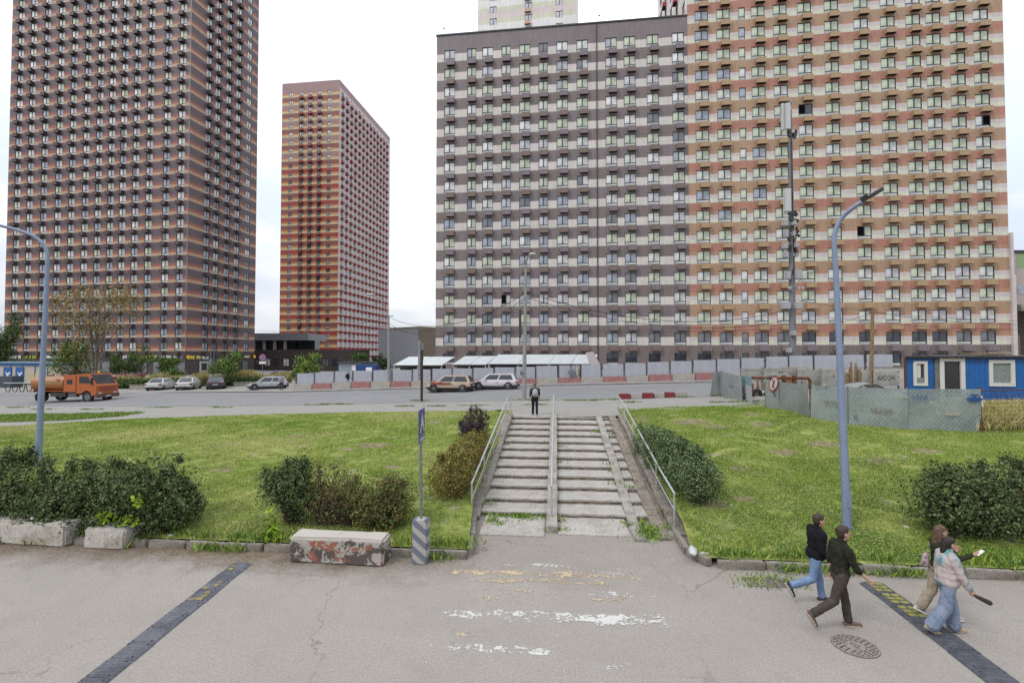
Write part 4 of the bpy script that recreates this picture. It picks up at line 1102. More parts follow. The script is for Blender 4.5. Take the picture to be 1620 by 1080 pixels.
# ------------------------------------------------------------ speed humps: rubber segments bolted to the road
def speed_hump(label, pA, pB, n, width, mats, seed, marks):
    a, b = Vector((*pA, 0)), Vector((*pB, 0)); d = b - a; L = d.length / n; ang = atan2(d.y, d.x)
    root = thing('speed_hump', label, 'speed bump', a, ang); rnd = random.Random(seed)
    prof = [(-.5, 0), (-.44, .022), (-.26, .045), (.26, .045), (.44, .022), (.5, 0)]
    for i in range(n):
        sg = MB(); jit = rnd.uniform(-.012, .012); g_ = 0.006
        sg.prism([(p[0] * width + jit, p[1] + .002) for p in prof], i * L + g_, (i + 1) * L - g_, axis='x', mat=0)
        # tread ribs
        for k in range(5):
            x = i * L + L * (k + .5) / 5; sg.box(x - .012, -.24 * width, .044, x + .012, .24 * width, .0505, 0)
        for (x, y) in ((.12, .33), (.88, .33), (.12, -.33), (.88, -.33)):
            sg.cyl((i * L + x * L, y * width + jit, .036), .014, .012, 8, 2)
        o = sg.build('segment', mats, root)
        if marks(i):
            mk = MB()
            for sd in (-1, 1):
                for k in range(3):
                    if rnd.random() < (1.0 if marks(i) == 1 else .45):
                        x0 = i * L + L * (.10 + .29 * k); y0 = sd * .16 * width + jit
                        mk.box(x0, y0 - .13 * width, .047, x0 + L * .2, y0 + .13 * width, .0535, 1)
            if mk.v: mk.build('yellow_marking', mats, o)
    return root
M_HUMP = mat('hump_rubber', srgb(82, 84, 92, 0.62), 0.75, spec=0.4, var=0.25, vscale=6, bump=0.6, bscale=60)
M_HUMP_W = mat('hump_rubber_worn', srgb(128, 130, 138, 0.52), 0.8, spec=0.3, col2=srgb(100, 102, 110, 0.52), vscale=2.2, var=0.2, bump=0.6, bscale=60)
M_YEL = mat('hump_yellow', srgb(192, 186, 84, 0.44), 0.7, col2=srgb(158, 156, 88, 0.44), vscale=9)
M_YEL_W = mat('hump_yellow_worn', srgb(196, 182, 104, 0.46), 0.7, col2=srgb(120, 116, 100, 0.46), vscale=12, lo=.42, hi=.58)
hA, hB = hit(1380, 924), hit(1612, 1100)
speed_hump('black rubber speed hump with fresh yellow bars on the right side of the road', (hA.x, hA.y), (hB.x, hB.y), 7, 0.50, [M_HUMP, M_YEL, M_DSTEEL], 1, lambda i: 1 if i < 3 else 0)
hA, hB = hit(382, 893), hit(60, 1150)
speed_hump('worn grey rubber speed hump with faded yellow flecks on the left side of the road', (hA.x, hA.y), (hB.x, hB.y), 11, 0.46, [M_HUMP_W, M_YEL_W, M_DSTEEL], 2, lambda i: 2 if i in (0, 2, 3) else 0)

# ------------------------------------------------------------ manhole and drain
h = hit(1353, 1022); mh = thing('manhole_cover', 'round cast iron manhole cover with a letter in its middle, set in the road', 'manhole cover', (h.x, h.y, 0), 0.5); mh.scale = (.84, .84, 1)
M_IRON = mat('cast_iron', srgb(176, 167, 158, 0.44), 0.8, metal=0.0, var=0.25, vscale=14); M_IRON_D = mat('cast_iron_joint', srgb(118, 106, 98, 0.42), 0.9)
mb = MB(); mb.cyl((0, 0, 0.001), .40, .006, 48); mb.build('plate', M_IRON_D, mh)
mb = MB()
def ring(mb, r0, r1, z0, z1, n=48, a0=0.0, a1=2 * pi, mat=0):
    k = max(2, int(n * (a1 - a0) / (2 * pi)))
    full = abs(a1 - a0 - 2 * pi) < 1e-6
    o = len(mb.v)
    m_ = k if full else k + 1
    for i in range(m_):
        a = a0 + (a1 - a0) * i / k
        for r, z in ((r0, z0), (r0, z1), (r1, z1), (r1, z0)): mb.v.append((r * cos(a), r * sin(a), z))
    for i in range(k):
        for q in range(4):
            A, B = o + 4 * i + q, o + 4 * i + (q + 1) % 4; A2, B2 = o + 4 * ((i + 1) % m_) + q, o + 4 * ((i + 1) % m_) + (q + 1) % 4
            mb.f.append((A, B, B2, A2)); mb.m.append(mat)
ring(mb, .365, .395, .007, .016); mb.build('frame_ring', M_IRON, mh)
mb = MB()
for (r0, r1, n) in ((.305, .352, 22), (.245, .295, 18), (.185, .235, 14)):
    for i in range(n): ring(mb, r0, r1, .007, .014, 96, 2 * pi * i / n + .012 / r0, 2 * pi * (i + 1) / n - .012 / r0)
mb.build('raised_pattern', M_IRON, mh, kind='stuff')
mb = MB(); mb.cyl((0, 0, .006), .172, .006, 32); mb.build('centre_disc', M_IRON, mh)
def text_mesh(name, s, size, m, parent, loc, rot, ext=0.002, align='CENTER', **kw):
    cu = bpy.data.curves.new(name, 'FONT'); cu.body = s; cu.size = size; cu.extrude = ext; cu.align_x = align; cu.align_y = 'CENTER'
    t = bpy.data.objects.new(name, cu); COL.objects.link(t)
    dg = bpy.context.evaluated_depsgraph_get(); me = bpy.data.meshes.new_from_object(t.evaluated_get(dg)); bpy.data.objects.remove(t); bpy.data.curves.remove(cu)
    me.materials.clear(); me.materials.append(m)
    return obj(name, me, parent, loc, rot, **kw)
text_mesh('letter', 'Д', .2, M_IRON_D, mh, (0, 0, .0135), 0.15)

h = hit(1218, 922); dr = thing('drain_grate', 'rusty storm drain grate with weeds round it by the right kerb', 'drain', (h.x, h.y, 0), ROT)
mb = MB(); mb.box(-.47, -.2, .0, .47, .2, .004, 0); mb.build('pit', M_BLACK, dr)
mb = MB(); mb.box(-.47, -.2, .004, .47, -.17, .02); mb.box(-.47, .17, .004, .47, .2, .02); mb.box(-.47, -.17, .004, -.43, .17, .02); mb.box(.43, -.17, .004, .47, .17, .02); mb.box(-.16, -.17, .004, -.12, .17, .02); mb.box(.12, -.17, .004, .16, .17, .02); mb.build('frame', M_KERB, dr)
for k in range(3):
    for i in range(5):
        mb = MB(); x0 = (-.42, -.11, .17)[k]; y = -.13 + i * .06; mb.box(x0, y, .006, x0 + .26, y + .028, .018); mb.build('bar', M_KERB, dr)
weeds('drain_weeds', [(h.x + a, h.y + b_, 0.0, .4) for a, b_ in ((-.5, .05), (-.45, -.12), (-.2, .2), (.1, .2), (.4, .16), (.52, .0), (.5, -.15), (-.1, -.2))], 12, 'weeds round the storm drain', (.03, .08), 26)

# ------------------------------------------------------------ concrete blocks by the lower road
M_BLK = mat('whitewashed_concrete', srgb(216, 210, 200, 0.56), 0.92, col2=srgb(176, 162, 142, 0.48), vscale=2.3, lo=.46, hi=.72, var=.2, bump=.45, bscale=30)
def peeling(name):
    m = mat(name, (0.3, 0.3, 0.3), 0.85, bump=.5, bscale=35); b = m.node_tree.nodes['Principled BSDF']; tc = node(m, 'ShaderNodeTexCoord')
    def nz(sc, off, det=7, ro=.7, di=.6):
        mp = node(m, 'ShaderNodeMapping'); mp.inputs['Location'].default_value = (off, off * .6, off * .3); link(m, tc.outputs['Object'], mp.inputs[0])
        n = node(m, 'ShaderNodeTexNoise'); n.inputs['Scale'].default_value = sc; n.inputs['Detail'].default_value = det; n.inputs['Roughness'].default_value = ro; n.inputs['Distortion'].default_value = di; link(m, mp.outputs[0], n.inputs['Vector']); return n.outputs['Fac']
    def lay(f, lo, a, c):
        r = node(m, 'ShaderNodeMapRange'); r.inputs[1].default_value = lo; r.inputs[2].default_value = lo + .03; link(m, f, r.inputs[0])
        q = node(m, 'ShaderNodeMixRGB'); link(m, r.outputs[0], q.inputs[0])
        if isinstance(a, tuple): q.inputs[1].default_value = (*a, 1)
        else: link(m, a, q.inputs[1])
        if isinstance(c, tuple): q.inputs[2].default_value = (*c, 1)
        else: link(m, c, q.inputs[2])
        return q.outputs[0]
    c = lay(nz(1.9, 3.3), .46, srgb(206, 198, 188, .5), srgb(112, 104, 98, .45))
    c = lay(nz(1.5, 7.7), .535, c, srgb(190, 124, 100, .43))
    c = lay(nz(5.5, 1.2), .60, c, srgb(212, 204, 196, .52))
    sp = node(m, 'ShaderNodeSeparateXYZ'); link(m, tc.outputs['Object'], sp.inputs[0])
    ad = node(m, 'ShaderNodeMath'); ad.operation = 'MULTIPLY_ADD'; ad.inputs[1].default_value = .35; link(m, nz(3, 9.1), ad.inputs[0]); link(m, sp.outputs['Z'], ad.inputs[2])
    c = lay(ad.outputs[0], .70, c, srgb(212, 205, 194, .54))
    link(m, c, b.inputs['Base Color']); return m
def block(label, px, py, sx, sy, sz, m, seed, rot=0.0, group='concrete blocks along the lower road'):
    h_ = hit(px, py); me = rough_block(sx, sy, sz, seed, .045, .02, 7, taper=.06); me.materials.append(m)
    return obj('concrete_block', me, None, (h_.x, h_.y + sy * .5 * .9, gz(h_.x, min(h_.y, KY - KS * h_.x)) - .01), ROT + rot, label=label, cat='concrete block', group=group)
block('long whitewashed concrete block at the left edge in front of the shrubs', 38, 862, 2.35, .55, .56, M_BLK, 3, -.03)
block('short chipped concrete block between the long one and the open kerb', 166, 868, 1.06, .62, .50, M_BLK, 8, .02)
block('long concrete block with peeling red and black paint in front of the shrubs', 533, 893, 2.22, .56, .60, peeling('peeling_paint'), 5, -.02)

# sign on a post in a striped concrete foot
h = hit(664, 893); sg = thing('road_sign', 'narrow blue edged sign on a steel post in a striped concrete foot', 'road sign', (h.x, h.y + .15, 0), ROT)
mfoot = mat('striped_foot', srgb(214, 210, 204, .46), .85, bump=.3, bscale=40); nt_ = mfoot.node_tree; bb = nt_.nodes['Principled BSDF']
tc_ = node(mfoot, 'ShaderNodeTexCoord'); sp_ = node(mfoot, 'ShaderNodeSeparateXYZ'); link(mfoot, tc_.outputs['Object'], sp_.inputs[0])
q1 = node(mfoot, 'ShaderNodeMath'); q1.operation = 'MULTIPLY_ADD'; q1.inputs[1].default_value = .85; link(mfoot, sp_.outputs['X'], q1.inputs[0]); link(mfoot, sp_.outputs['Z'], q1.inputs[2])
q2 = node(mfoot, 'ShaderNodeMath'); q2.operation = 'MULTIPLY'; q2.inputs[1].default_value = 3.3; link(mfoot, q1.outputs[0], q2.inputs[0])
q3 = node(mfoot, 'ShaderNodeMath'); q3.operation = 'FRACT'; link(mfoot, q2.outputs[0], q3.inputs[0])
q5 = node(mfoot, 'ShaderNodeTexNoise'); q5.inputs['Scale'].default_value = 9; link(mfoot, tc_.outputs['Object'], q5.inputs['Vector'])
q6 = node(mfoot, 'ShaderNodeMath'); q6.operation = 'MULTIPLY_ADD'; q6.inputs[1].default_value = .15; link(mfoot, q5.outputs['Fac'], q6.inputs[0]); link(mfoot, q3.outputs[0], q6.inputs[2])
q4 = node(mfoot, 'ShaderNodeMath'); q4.operation = 'GREATER_THAN'; q4.inputs[1].default_value = .56; link(mfoot, q6.outputs[0], q4.inputs[0])
qm = node(mfoot, 'ShaderNodeMixRGB'); link(mfoot, q4.outputs[0], qm.inputs[0]); qm.inputs[1].default_value = (*srgb(214, 210, 204, .46), 1); qm.inputs[2].default_value = (*srgb(140, 147, 160, .46), 1); link(mfoot, qm.outputs[0], bb.inputs['Base Color'])
me = rough_block(.34, .32, .98, 11, .02, .006, 5, taper=.05); me.materials.append(mfoot); obj('concrete_foot', me, sg)
ztop = at(660, 652, h.y).z
mb = MB(); mb.tube([(0, 0, .9), (-.03, 0, ztop)], .032, 10); mb.build('post', M_GALV, sg, smooth=True)
sa = radians(94)
R_ = Matrix.Rotation(sa, 4, 'Z')
bl = mat('sign_blue', srgb(86, 92, 160, .5), .5); wh = mat('sign_white', srgb(224, 222, 220, .5), .5)
zb_ = at(660, 698, h.y).z
mb = MB(); mb.box(-.30, -.012, zb_ - .02, .30, .012, ztop + .06, 0, R_); o = mb.build('plate', bl, sg, (-.03 + .04, -.03, 0))
mb = MB()
hh = (ztop - zb_)
mb.add([(-.02, -.016, ztop - .02), (.02, -.016, ztop - .02), (.25, -.016, zb_ + .2), (-.25, -.016, zb_ + .2)], [(0, 1, 2, 3)], 0, R_)
mb.box(-.26, -.0155, zb_ + .015, .26, -.013, zb_ + .07, 0, R_)
for k in range(2): mb.box(-.26, -.0155, zb_ + .10 + k * .0, .26, -.013, zb_ + .15, 0, R_)
mb.build('white_symbol', wh, o)
mb = MB(); mb.add([(-.12, -.02, zb_ + .2), (.12, -.02, zb_ + .2), (.05, -.02, zb_ + .34), (-.05, -.02, zb_ + .34)], [(0, 1, 2, 3)], 0, R_); mb.build('dark_symbol', M_DSTEEL, o)

# ------------------------------------------------------------ tall curved lamp posts
M_POST = mat('blue_grey_paint', srgb(138, 153, 180, .62), .5, spec=.5, var=.07, vscale=3)
def curved_lamp(label, base, pts_px, Yoff, r0, r1, head):
    h_ = hit(*base); root = thing('street_lamp', label, 'street lamp', (h_.x, h_.y, h_.z)); P = [Vector((0, 0, -.1))]
    for i, (px, py, dy) in enumerate(pts_px): P.append(at(px, py, h_.y + dy) - h_)
    # smooth the arm
    Q = [P[0], P[1]]
    ctl = P[1:]
    for i in range(1, len(ctl) - 1):
        a, b_, c_ = ctl[i - 1].lerp(ctl[i], .5) if i > 1 else ctl[0].lerp(ctl[1], .85), ctl[i], ctl[i].lerp(ctl[i + 1], .5)
        for k in range(7):
            t = k / 6; Q.append(a * (1 - t) ** 2 + b_ * 2 * t * (1 - t) + c_ * t * t)
    Q.append(ctl[-1]); n = len(Q); L = [0]
    for i in range(1, n): L.append(L[-1] + (Q[i] - Q[i - 1]).length)
    R = [r0 + (r1 - r0) * l / L[-1] for l in L]
    mb = MB(); mb.tube(Q, R, 14); mb.build('pole', M_POST, root, smooth=True)
    mb = MB(); mb.cyl((0, 0, -.05), r0 * 1.25, .12, 16); mb.build('base_collar', M_POST, root, smooth=True)
    mb = MB(); mb.box(-.05, -r0 - .012, .55, .05, -r0 + .04, .9); mb.build('hatch', M_POST, root)
    e = Q[-1]; d = (Q[-1] - Q[-2]).normalized()
    if head:
        ax = Vector((d.x, d.y, d.z)); hd = MB(); sd = Vector((0, 1, 0)); upv = ax.cross(sd).normalized()
        if upv.z < 0: upv = -upv
        sd = upv.cross(ax).normalized()
        M_ = Matrix(((ax.x, sd.x, upv.x, e.x), (ax.y, sd.y, upv.y, e.y), (ax.z, sd.z, upv.z, e.z), (0, 0, 0, 1)))
        hd.hexa([M_ @ Vector(p) for p in ((-.05, -.05, -.03), (.44, -.12, -.03), (.44, .12, -.03), (-.05, .05, -.03))], [M_ @ Vector(p) for p in ((-.05, -.05, .05), (.44, -.10, .03), (.44, .10, .03), (-.05, .05, .05))])
        ho = hd.build('lamp_head', M_DSTEEL, root)
        ln = MB(); ln.hexa([M_ @ Vector(p) for p in ((.12, -.06, -.042), (.41, -.10, -.042), (.41, .10, -.042), (.12, .06, -.042))], [M_ @ Vector(p) for p in ((.12, -.06, -.031), (.41, -.10, -.031), (.41, .10, -.031), (.12, .06, -.031))])
        ln.build('lens', mat('lamp_lens', srgb(150, 150, 128, .5), .3), ho)
        bk_ = MB(); bk_.box(-.05, -.035, .05, .12, .035, .11, 0, M_); bk_.build('sensor', M_DSTEEL, ho)
    return root
curved_lamp('blue grey street lamp with a curved arm, on the right lawn behind the men', (1340, 836), [(1339, 800, 0), (1322, 418, 0), (1318, 372, 0), (1330, 345, -.1), (1350, 328, -.35), (1367, 317, -.5)], 0, .105, .05, True)
curved_lamp('blue grey street lamp with an arm curving out of the left edge', (60, 738), [(61, 715, 0), (75, 428, 0), (76, 396, 0), (58, 374, -.1), (22, 362, -.3), (-30, 350, -.6)], 0, .115, .05, True)

# ------------------------------------------------------------ poles of the upper street
def straight_pole(name, label, cat, base, top_py, r0, r1, m, lean=0.0, cone=10):
    h_ = hit(*base); z = at(base[0], top_py, h_.y).z - h_.z
    root = thing(name, label, cat, tuple(h_)); mb = MB(); mb.tube([(0, 0, -.1), (lean * .5, 0, z * .5), (lean, 0, z)], [r0, (r0 + r1) / 2, r1], cone); mb.build('pole', m, root, smooth=True)
    return root, h_, z
M_POLE = mat('concrete_pole', srgb(186, 184, 180, .45), .85, col2=srgb(150, 128, 108, .43), vscale=.5, lo=.55, hi=.75, var=.12)
M_LAMPW = mat('lamp_white', srgb(226, 224, 216, .5), .5)
root, h_, z_ = straight_pole('street_lamp', 'pale concrete lamp pole with a hooked arm behind the man on the stairs', 'street lamp', (829, 633), 425, .16, .085, M_POLE, .12)
e = at(829, 425, h_.y) - h_; e.x += .12
mb = MB(); mb.tube([e + Vector((0, 0, -.2)), e + Vector((.02, -.1, .45)), e + Vector((.15, -.3, .8)), e + Vector((.3, -.5, .86))], .05, 8); mb.build('arm', M_POLE, root, smooth=True)
hd_ = e + Vector((.42, -.62, .84)); mb = MB(); mb.ell(hd_, (.24, .3, .12), 12, 8); mb.build('lamp_head', M_LAMPW, root, smooth=True)
mb = MB(); mb.box(-.4, -.2, z_ * .5 - .3, -.2, .0, z_ * .5 + 2.4); mb.build('cable_box', M_DSTEEL, root) if False else None
mb = MB(); mb.box(-.34, -.06, 4.2, -.18, .06, 6.1); mb.build('junction_pipe', M_DSTEEL, root)
mb = MB(); mb.ell((-.22, -.18, 1.9), (.07, .14, .22), 8, 6); mb.build('clamp', M_GALV, root)
POLE_A = h_ + Vector((.1, 0, z_ * .78))

root, h_, z_ = straight_pole('pole_stub', 'dark rusty pole stub standing in a tuft of grass by the upper road', 'pole', (667, 635), 553, .095, .09, mat('dark_rust', srgb(96, 72, 58, .42), .9, var=.25, vscale=5), 0)
mb = MB(); mb.box(-.26, -.03, 1.5, -.1, .03, 4.3); mb.build('notice_strip', mat('old_paper', srgb(188, 192, 200, .46), .8, col2=srgb(150, 156, 166, .46), vscale=4), root)
mb = MB(); mb.box(-.2, .05, 2.9, .1, .09, 4.1); mb.build('metal_strip', M_GALV, root)

root, h_, z_ = straight_pole('street_lamp', 'slim pale pole with a hooked lamp, at the hoarding left of the rusty stub', 'street lamp', (615, 613), 500, .13, .09, M_POLE, -.06)
e = Vector((-.06, 0, z_)); mb = MB(); mb.tube([e, e + Vector((-.1, 0, .5)), e + Vector((-.7, -.3, 1.5)), e + Vector((-1.4, -.5, 2.0))], .045, 8); mb.build('arm', M_POLE, root, smooth=True)
mb = MB(); mb.ell(e + Vector((-1.6, -.6, 2.05)), (.4, .25, .12), 10, 6); mb.build('lamp_head', M_LAMPW, root, smooth=True)
mb = MB(); mb.tube([e + Vector((-.5, 0, .0)), e + Vector((.5, 0, .0))], .04, 6); mb.build('cross_bar', M_DSTEEL, root)
POLE_B = h_ + Vector((-.06, 0, z_ - .2))

root, h_, z_ = straight_pole('street_lamp', 'tall lamp pole with three lamp heads behind the orange truck', 'street lamp', (115, 600), 468, .17, .10, M_POLE, 0)
for k, (dz, dx) in enumerate(((-.2, -2.0), (-.8, -1.4), (-1.6, -1.0))):
    mb = MB(); mb.tube([(0, 0, z_ - .6 + dz), (dx * .5, -.2, z_ - .1 + dz), (dx, -.4, z_ + .1 + dz)], .05, 6); a_ = mb.build('arm', M_POLE, root, smooth=True)
    mb = MB(); mb.ell((dx - .35, -.45, z_ + .14 + dz), (.45, .2, .14), 10, 6); mb.build('lamp_head', M_LAMPW, root, smooth=True)
for (bx, by, ty, lab) in ((252, 605, 536, 'dark slim lamp post behind the leftmost white car'), (338, 602, 545, 'dark slim lamp post left of the small green tree')):
    root, h_, z_ = straight_pole('street_lamp', lab, 'street lamp', (bx, by), ty, .12, .08, mat('slate_paint', srgb(112, 116, 130, .45), .6), 0)
    mb = MB(); mb.box(-.35, -.15, z_ - .05, .35, .15, z_ + .08); mb.build('lamp_head', M_DSTEEL, root)
root, h_, z_ = straight_pole('sign_post', 'pale post with a small traffic signal box beside the small green tree', 'post', (333, 603), 557, .07, .06, M_GALV, 0)
mb = MB(); mb.box(-.18, -.15, z_ * .45, .18, .12, z_ * .75); mb.build('signal_box', M_GALV, root)
root, h_, z_ = straight_pole('no_stopping_sign', 'round pink and blue no stopping sign with a white plate under it', 'road sign', (415, 606), 564, .04, .035, M_GALV, 0)
mb = MB(); mb.cyl((0, -.06, z_ - .1), .46, .03, 24, axis='y'); pl = mb.build('disc', mat('sign_red', srgb(206, 120, 140, .5), .5), root)
mb = MB(); mb.cyl((0, -.075, z_ - .1), .36, .02, 24, axis='y'); mb.build('blue_field', mat('sign_dull_blue', srgb(150, 150, 196, .5), .5), pl)
mb = MB(); mb.box(-.4, -.085, -.03, .4, -.076, .03, 0, Matrix.Translation((0, 0, z_ - .1)) @ Matrix.Rotation(.78, 4, 'Y')); mb.box(-.4, -.088, -.03, .4, -.079, .03, 0, Matrix.Translation((0, 0, z_ - .1)) @ Matrix.Rotation(-.78, 4, 'Y')); mb.build('cross', mat('sign_red', (0, 0, 0)), pl)
mb = MB(); mb.box(-.45, -.07, z_ - 1.0, .45, -.05, z_ - .66); mb.build('plate', M_WHITE, root)

# the mobile phone mast in front of the orange block
base = Vector((at(1254, 560, 45).x, 45, 0)); base.z = gz(base.x, base.y); zt_ = at(1250, 175, 45).z - base.z
mast = thing('phone_mast', 'tall phone mast hung with white antennas and grey boxes in front of the orange block', 'phone mast', tuple(base))
lean = at(1250, 175, 45).x - base.x
PX = lambda z: lean * z / zt_
mb = MB(); mb.tube([(0, 0, -.2), (PX(8), 0, 8), (PX(16), 0, 16), (lean, 0, zt_)], [.34, .27, .20, .14], 14); mb.build('pole', mat('mast_steel', srgb(150, 150, 154, .45), .6, var=.12, vscale=1.2), mast, smooth=True)
zz = lambda py: at(1250, py, 45).z - base.z
def panel(px0, px1, py0, py1, yo, m, name='antenna', dep=.2):
    x0, x1 = at(px0, 560, 45 + yo).x - base.x, at(px1, 560, 45 + yo).x - base.x; k = (45 + yo) / 45
    a_, b_ = at(px0, py1, 45 + yo).z - base.z, at(px0, py0, 45 + yo).z - base.z
    bm = bmesh.new(); bmesh.ops.create_cube(bm, size=1)
    for v in bm.verts: v.co = Vector((x0 + (x1 - x0) * (v.co.x + .5), yo - dep / 2 + dep * (v.co.y + .5), a_ + (b_ - a_) * (v.co.z + .5)))
    bmesh.ops.bevel(bm, geom=list(bm.edges), offset=min(.05, dep * .3, (x1 - x0) * .3), segments=2, affect='EDGES')
    me = bpy.data.meshes.new(name); bm.to_mesh(me); bm.free(); me.materials.append(m); return obj(name, me, mast)
M_ANT = mat('antenna_white', srgb(232, 232, 230, .52), .5); M_BOXG = mat('equipment_grey', srgb(200, 200, 202, .5), .55)
for q in ((1241, 1247, 164, 207, -.1), (1248, 1256, 163, 205, -.35), (1253, 1257, 168, 206, .1), (1243, 1247, 302, 338, .15), (1245, 1255, 298, 335, -.4), (1255, 1259, 303, 337, .0)): panel(*q, M_ANT)
for q in ((1240, 1249, 350, 358, -.3), (1254, 1262, 349, 357, -.3), (1243, 1249, 367, 376, -.3), (1254, 1261, 366, 374, -.2), (1240, 1248, 385, 394, -.35), (1259, 1266, 384, 392, -.3), (1241, 1249, 398, 408, -.3), (1257, 1264, 399, 406, -.25), (1244, 1252, 429, 442, -.3), (1259, 1270, 427, 442, -.35), (1237, 1251, 478, 489, -.4), (1258, 1270, 478, 489, -.4), (1252, 1260, 523, 531, -.45), (1245, 1252, 550, 558, -.45)): panel(*q, M_BOXG, 'equipment_box', .4)
rm_ = random.Random(5)
for (p0, p1, n) in ((206, 220, 9), (337, 352, 10), (360, 382, 12), (390, 402, 6), (425, 445, 6)):
    for i in range(n):
        mb = MB(); z = zz(rm_.uniform(p0, p1)); x = PX(z) + rm_.uniform(-.42, .42); s_ = rm_.uniform(.08, .22); y = rm_.uniform(-.5, -.1); mb.box(x - s_ / 2, y - .1, z - s_, x + s_ / 2, y + .1, z + s_); mb.build('radio_unit', M_DSTEEL, mast)
mb = MB()
for i in range(5):
    a_ = i * 1.3; mb.tube([(PX(z) + (.15 - .004 * z) * cos(a_) * 1.25, (.3 - .007 * z) * -abs(sin(a_)) * 1.15 - .02, z) for z in np.linspace(9, zt_ - 3, 9)], .03, 5)
mb.build('cable_bundle', M_BLACK, mast)
for py in (212, 340, 372, 398, 440, 485):
    z = zz(py); mb = MB(); mb.tube([(PX(z) - .55, -.2, z), (PX(z) + .55, -.2, z)], .03, 6); mb.build('bracket', M_DSTEEL, mast)
z = zz(455); mb = MB(); mb.tube([(PX(z), -.2, z), (PX(z) + .7, -.5, z + .9), (PX(z) + 1.0, -.6, z + 1.25)], .035, 6); arm_ = mb.build('lamp_arm', M_GALV, mast, smooth=True); mb = MB(); mb.ell((PX(z) + 1.25, -.7, z + 1.35), (.3, .2, .1), 10, 6); mb.build('lamp_head', M_LAMPW, arm_, smooth=True)
for dx in (-.45, .35, .7):
    z = zz(456); mb = MB(); mb.cyl((PX(z) + dx, -.5, z), .14, .4, 12, axis='y', r2=.06); mb.build('loudspeaker', M_BOXG, mast)
mb = MB(); mb.tube([(lean, 0, zt_ - .1), (lean, 0, zz(157))], .03, 6); mb.ell((lean + .1, 0, zz(162)), (.12, .12, .2), 8, 6); mb.build('top_rod', M_GALV, mast)
MAST = base + Vector((0, 0, zz(470)))

root, h_, z_ = straight_pole('wooden_pole', 'short weathered wooden pole carrying cables behind the perforated fence', 'pole', (1378, 612), 494, .14, .11, M_WOOD, .2)
mb = MB(); mb.box(.05, -.12, z_ - .05, .4, .12, z_ + .12); mb.build('pole_cap', M_WOOD, root)
POLE_C = h_ + Vector((.2, 0, z_))

# overhead cables
def cable(label, a, b, sag, r=.016):
    a, b = Vector(a), Vector(b); P = []
    for i in range(17):
        t = i / 16; p = a.lerp(b, t); p.z -= sag * 4 * t * (1 - t); P.append(p - a)
    mb = MB(); mb.tube(P, r, 5); o = mb.build('overhead_cable', M_BLACK, None, a, label=label, cat='cable', group='overhead cables across the street')
    return o
offR = at(1700, 505, 52); offR2 = at(1700, 520, 50); offL = at(380, 520, 80); offL2 = at(300, 540, 70)
cable('highest cable from the pale lamp pole down to the left street pole', POLE_A + Vector((0, 0, .3)), POLE_B + Vector((0, 0, .1)), 1.5, .02)
cable('second cable from the pale lamp pole sagging to the left street pole', POLE_A, POLE_B - Vector((0, 0, .5)), 1.9)
cable('thick cable from the pale lamp pole running right towards the phone mast', POLE_A + Vector((0, 0, .35)), MAST + Vector((0, 0, -1.0)), 1.6, .022)
cable('lower cable from the pale lamp pole to the phone mast', POLE_A, MAST + Vector((0, 0, -2.0)), 1.4)
cable('cable from the phone mast over the wooden pole side to the right edge', MAST + Vector((0, 0, -.2)), offR, .8)
cable('cable from the phone mast dipping to the right edge', MAST + Vector((0, 0, -1.4)), offR2, .6)
cable('cable ending at the top of the wooden pole from the phone mast', MAST + Vector((0, 0, -2.4)), POLE_C, .5)
cable('cable from the wooden pole out of the right edge', POLE_C, at(1700, 512, 36), .35)
cable('long cable passing low across the grey block', at(560, 515, 66), at(1270, 512, 52), .7)
cable('second long cable just under it across the grey block', at(560, 520, 66), at(1270, 519, 52), .5)
cable('cable from the left street pole to the dark hall', POLE_B, offL, .8)
cable('loose cable hanging beside the left street pole', POLE_B + Vector((0, 0, -.8)), POLE_B + Vector((4.2, .5, -1.1)), .5)

# ------------------------------------------------------------ hoarding on painted barrier blocks across the street
BY = lambda x: 46.6 - .13 * x
hx0, hx1 = hit(468, 617.5), None
M_HOARD = mat('hoarding_sheet', srgb(190, 193, 202, .60), .45, spec=.4, var=.05, vscale=1.2); M_HPOST = mat('hoarding_post', srgb(96, 88, 86, .45), .7)
M_BRED = mat('barrier_red', srgb(190, 130, 128, .46), .9, col2=srgb(200, 172, 166, .46), vscale=3, lo=.45, hi=.75, var=.15, bump=.4)
M_BWHT = mat('barrier_white', srgb(206, 200, 192, .46), .9, col2=srgb(176, 166, 154, .46), vscale=2.5, lo=.45, hi=.75, var=.15, bump=.4)
pxs = [468, 497, 527.5, 558, 588.5, 620, 651.5, 683, 715, 748, 781, 814.5, 848.5, 883, 918, 953, 988.5, 1024.5, 1061, 1097.5, 1134, 1171.5, 1209, 1248, 1288, 1329, 1371, 1414]
def on_hoard(px):
    r_ = ray(px, 600); k = r_.x / r_.y; y = 46.6 / (1 + .13 * k); return k * y, y
ho = thing('hoarding', 'long pale grey sheet hoarding with dark posts along the far pavement', 'hoarding', (*on_hoard(468), 0))
O = Vector(ho.location)
hang = atan2(-.13, 1)
nblk = 0
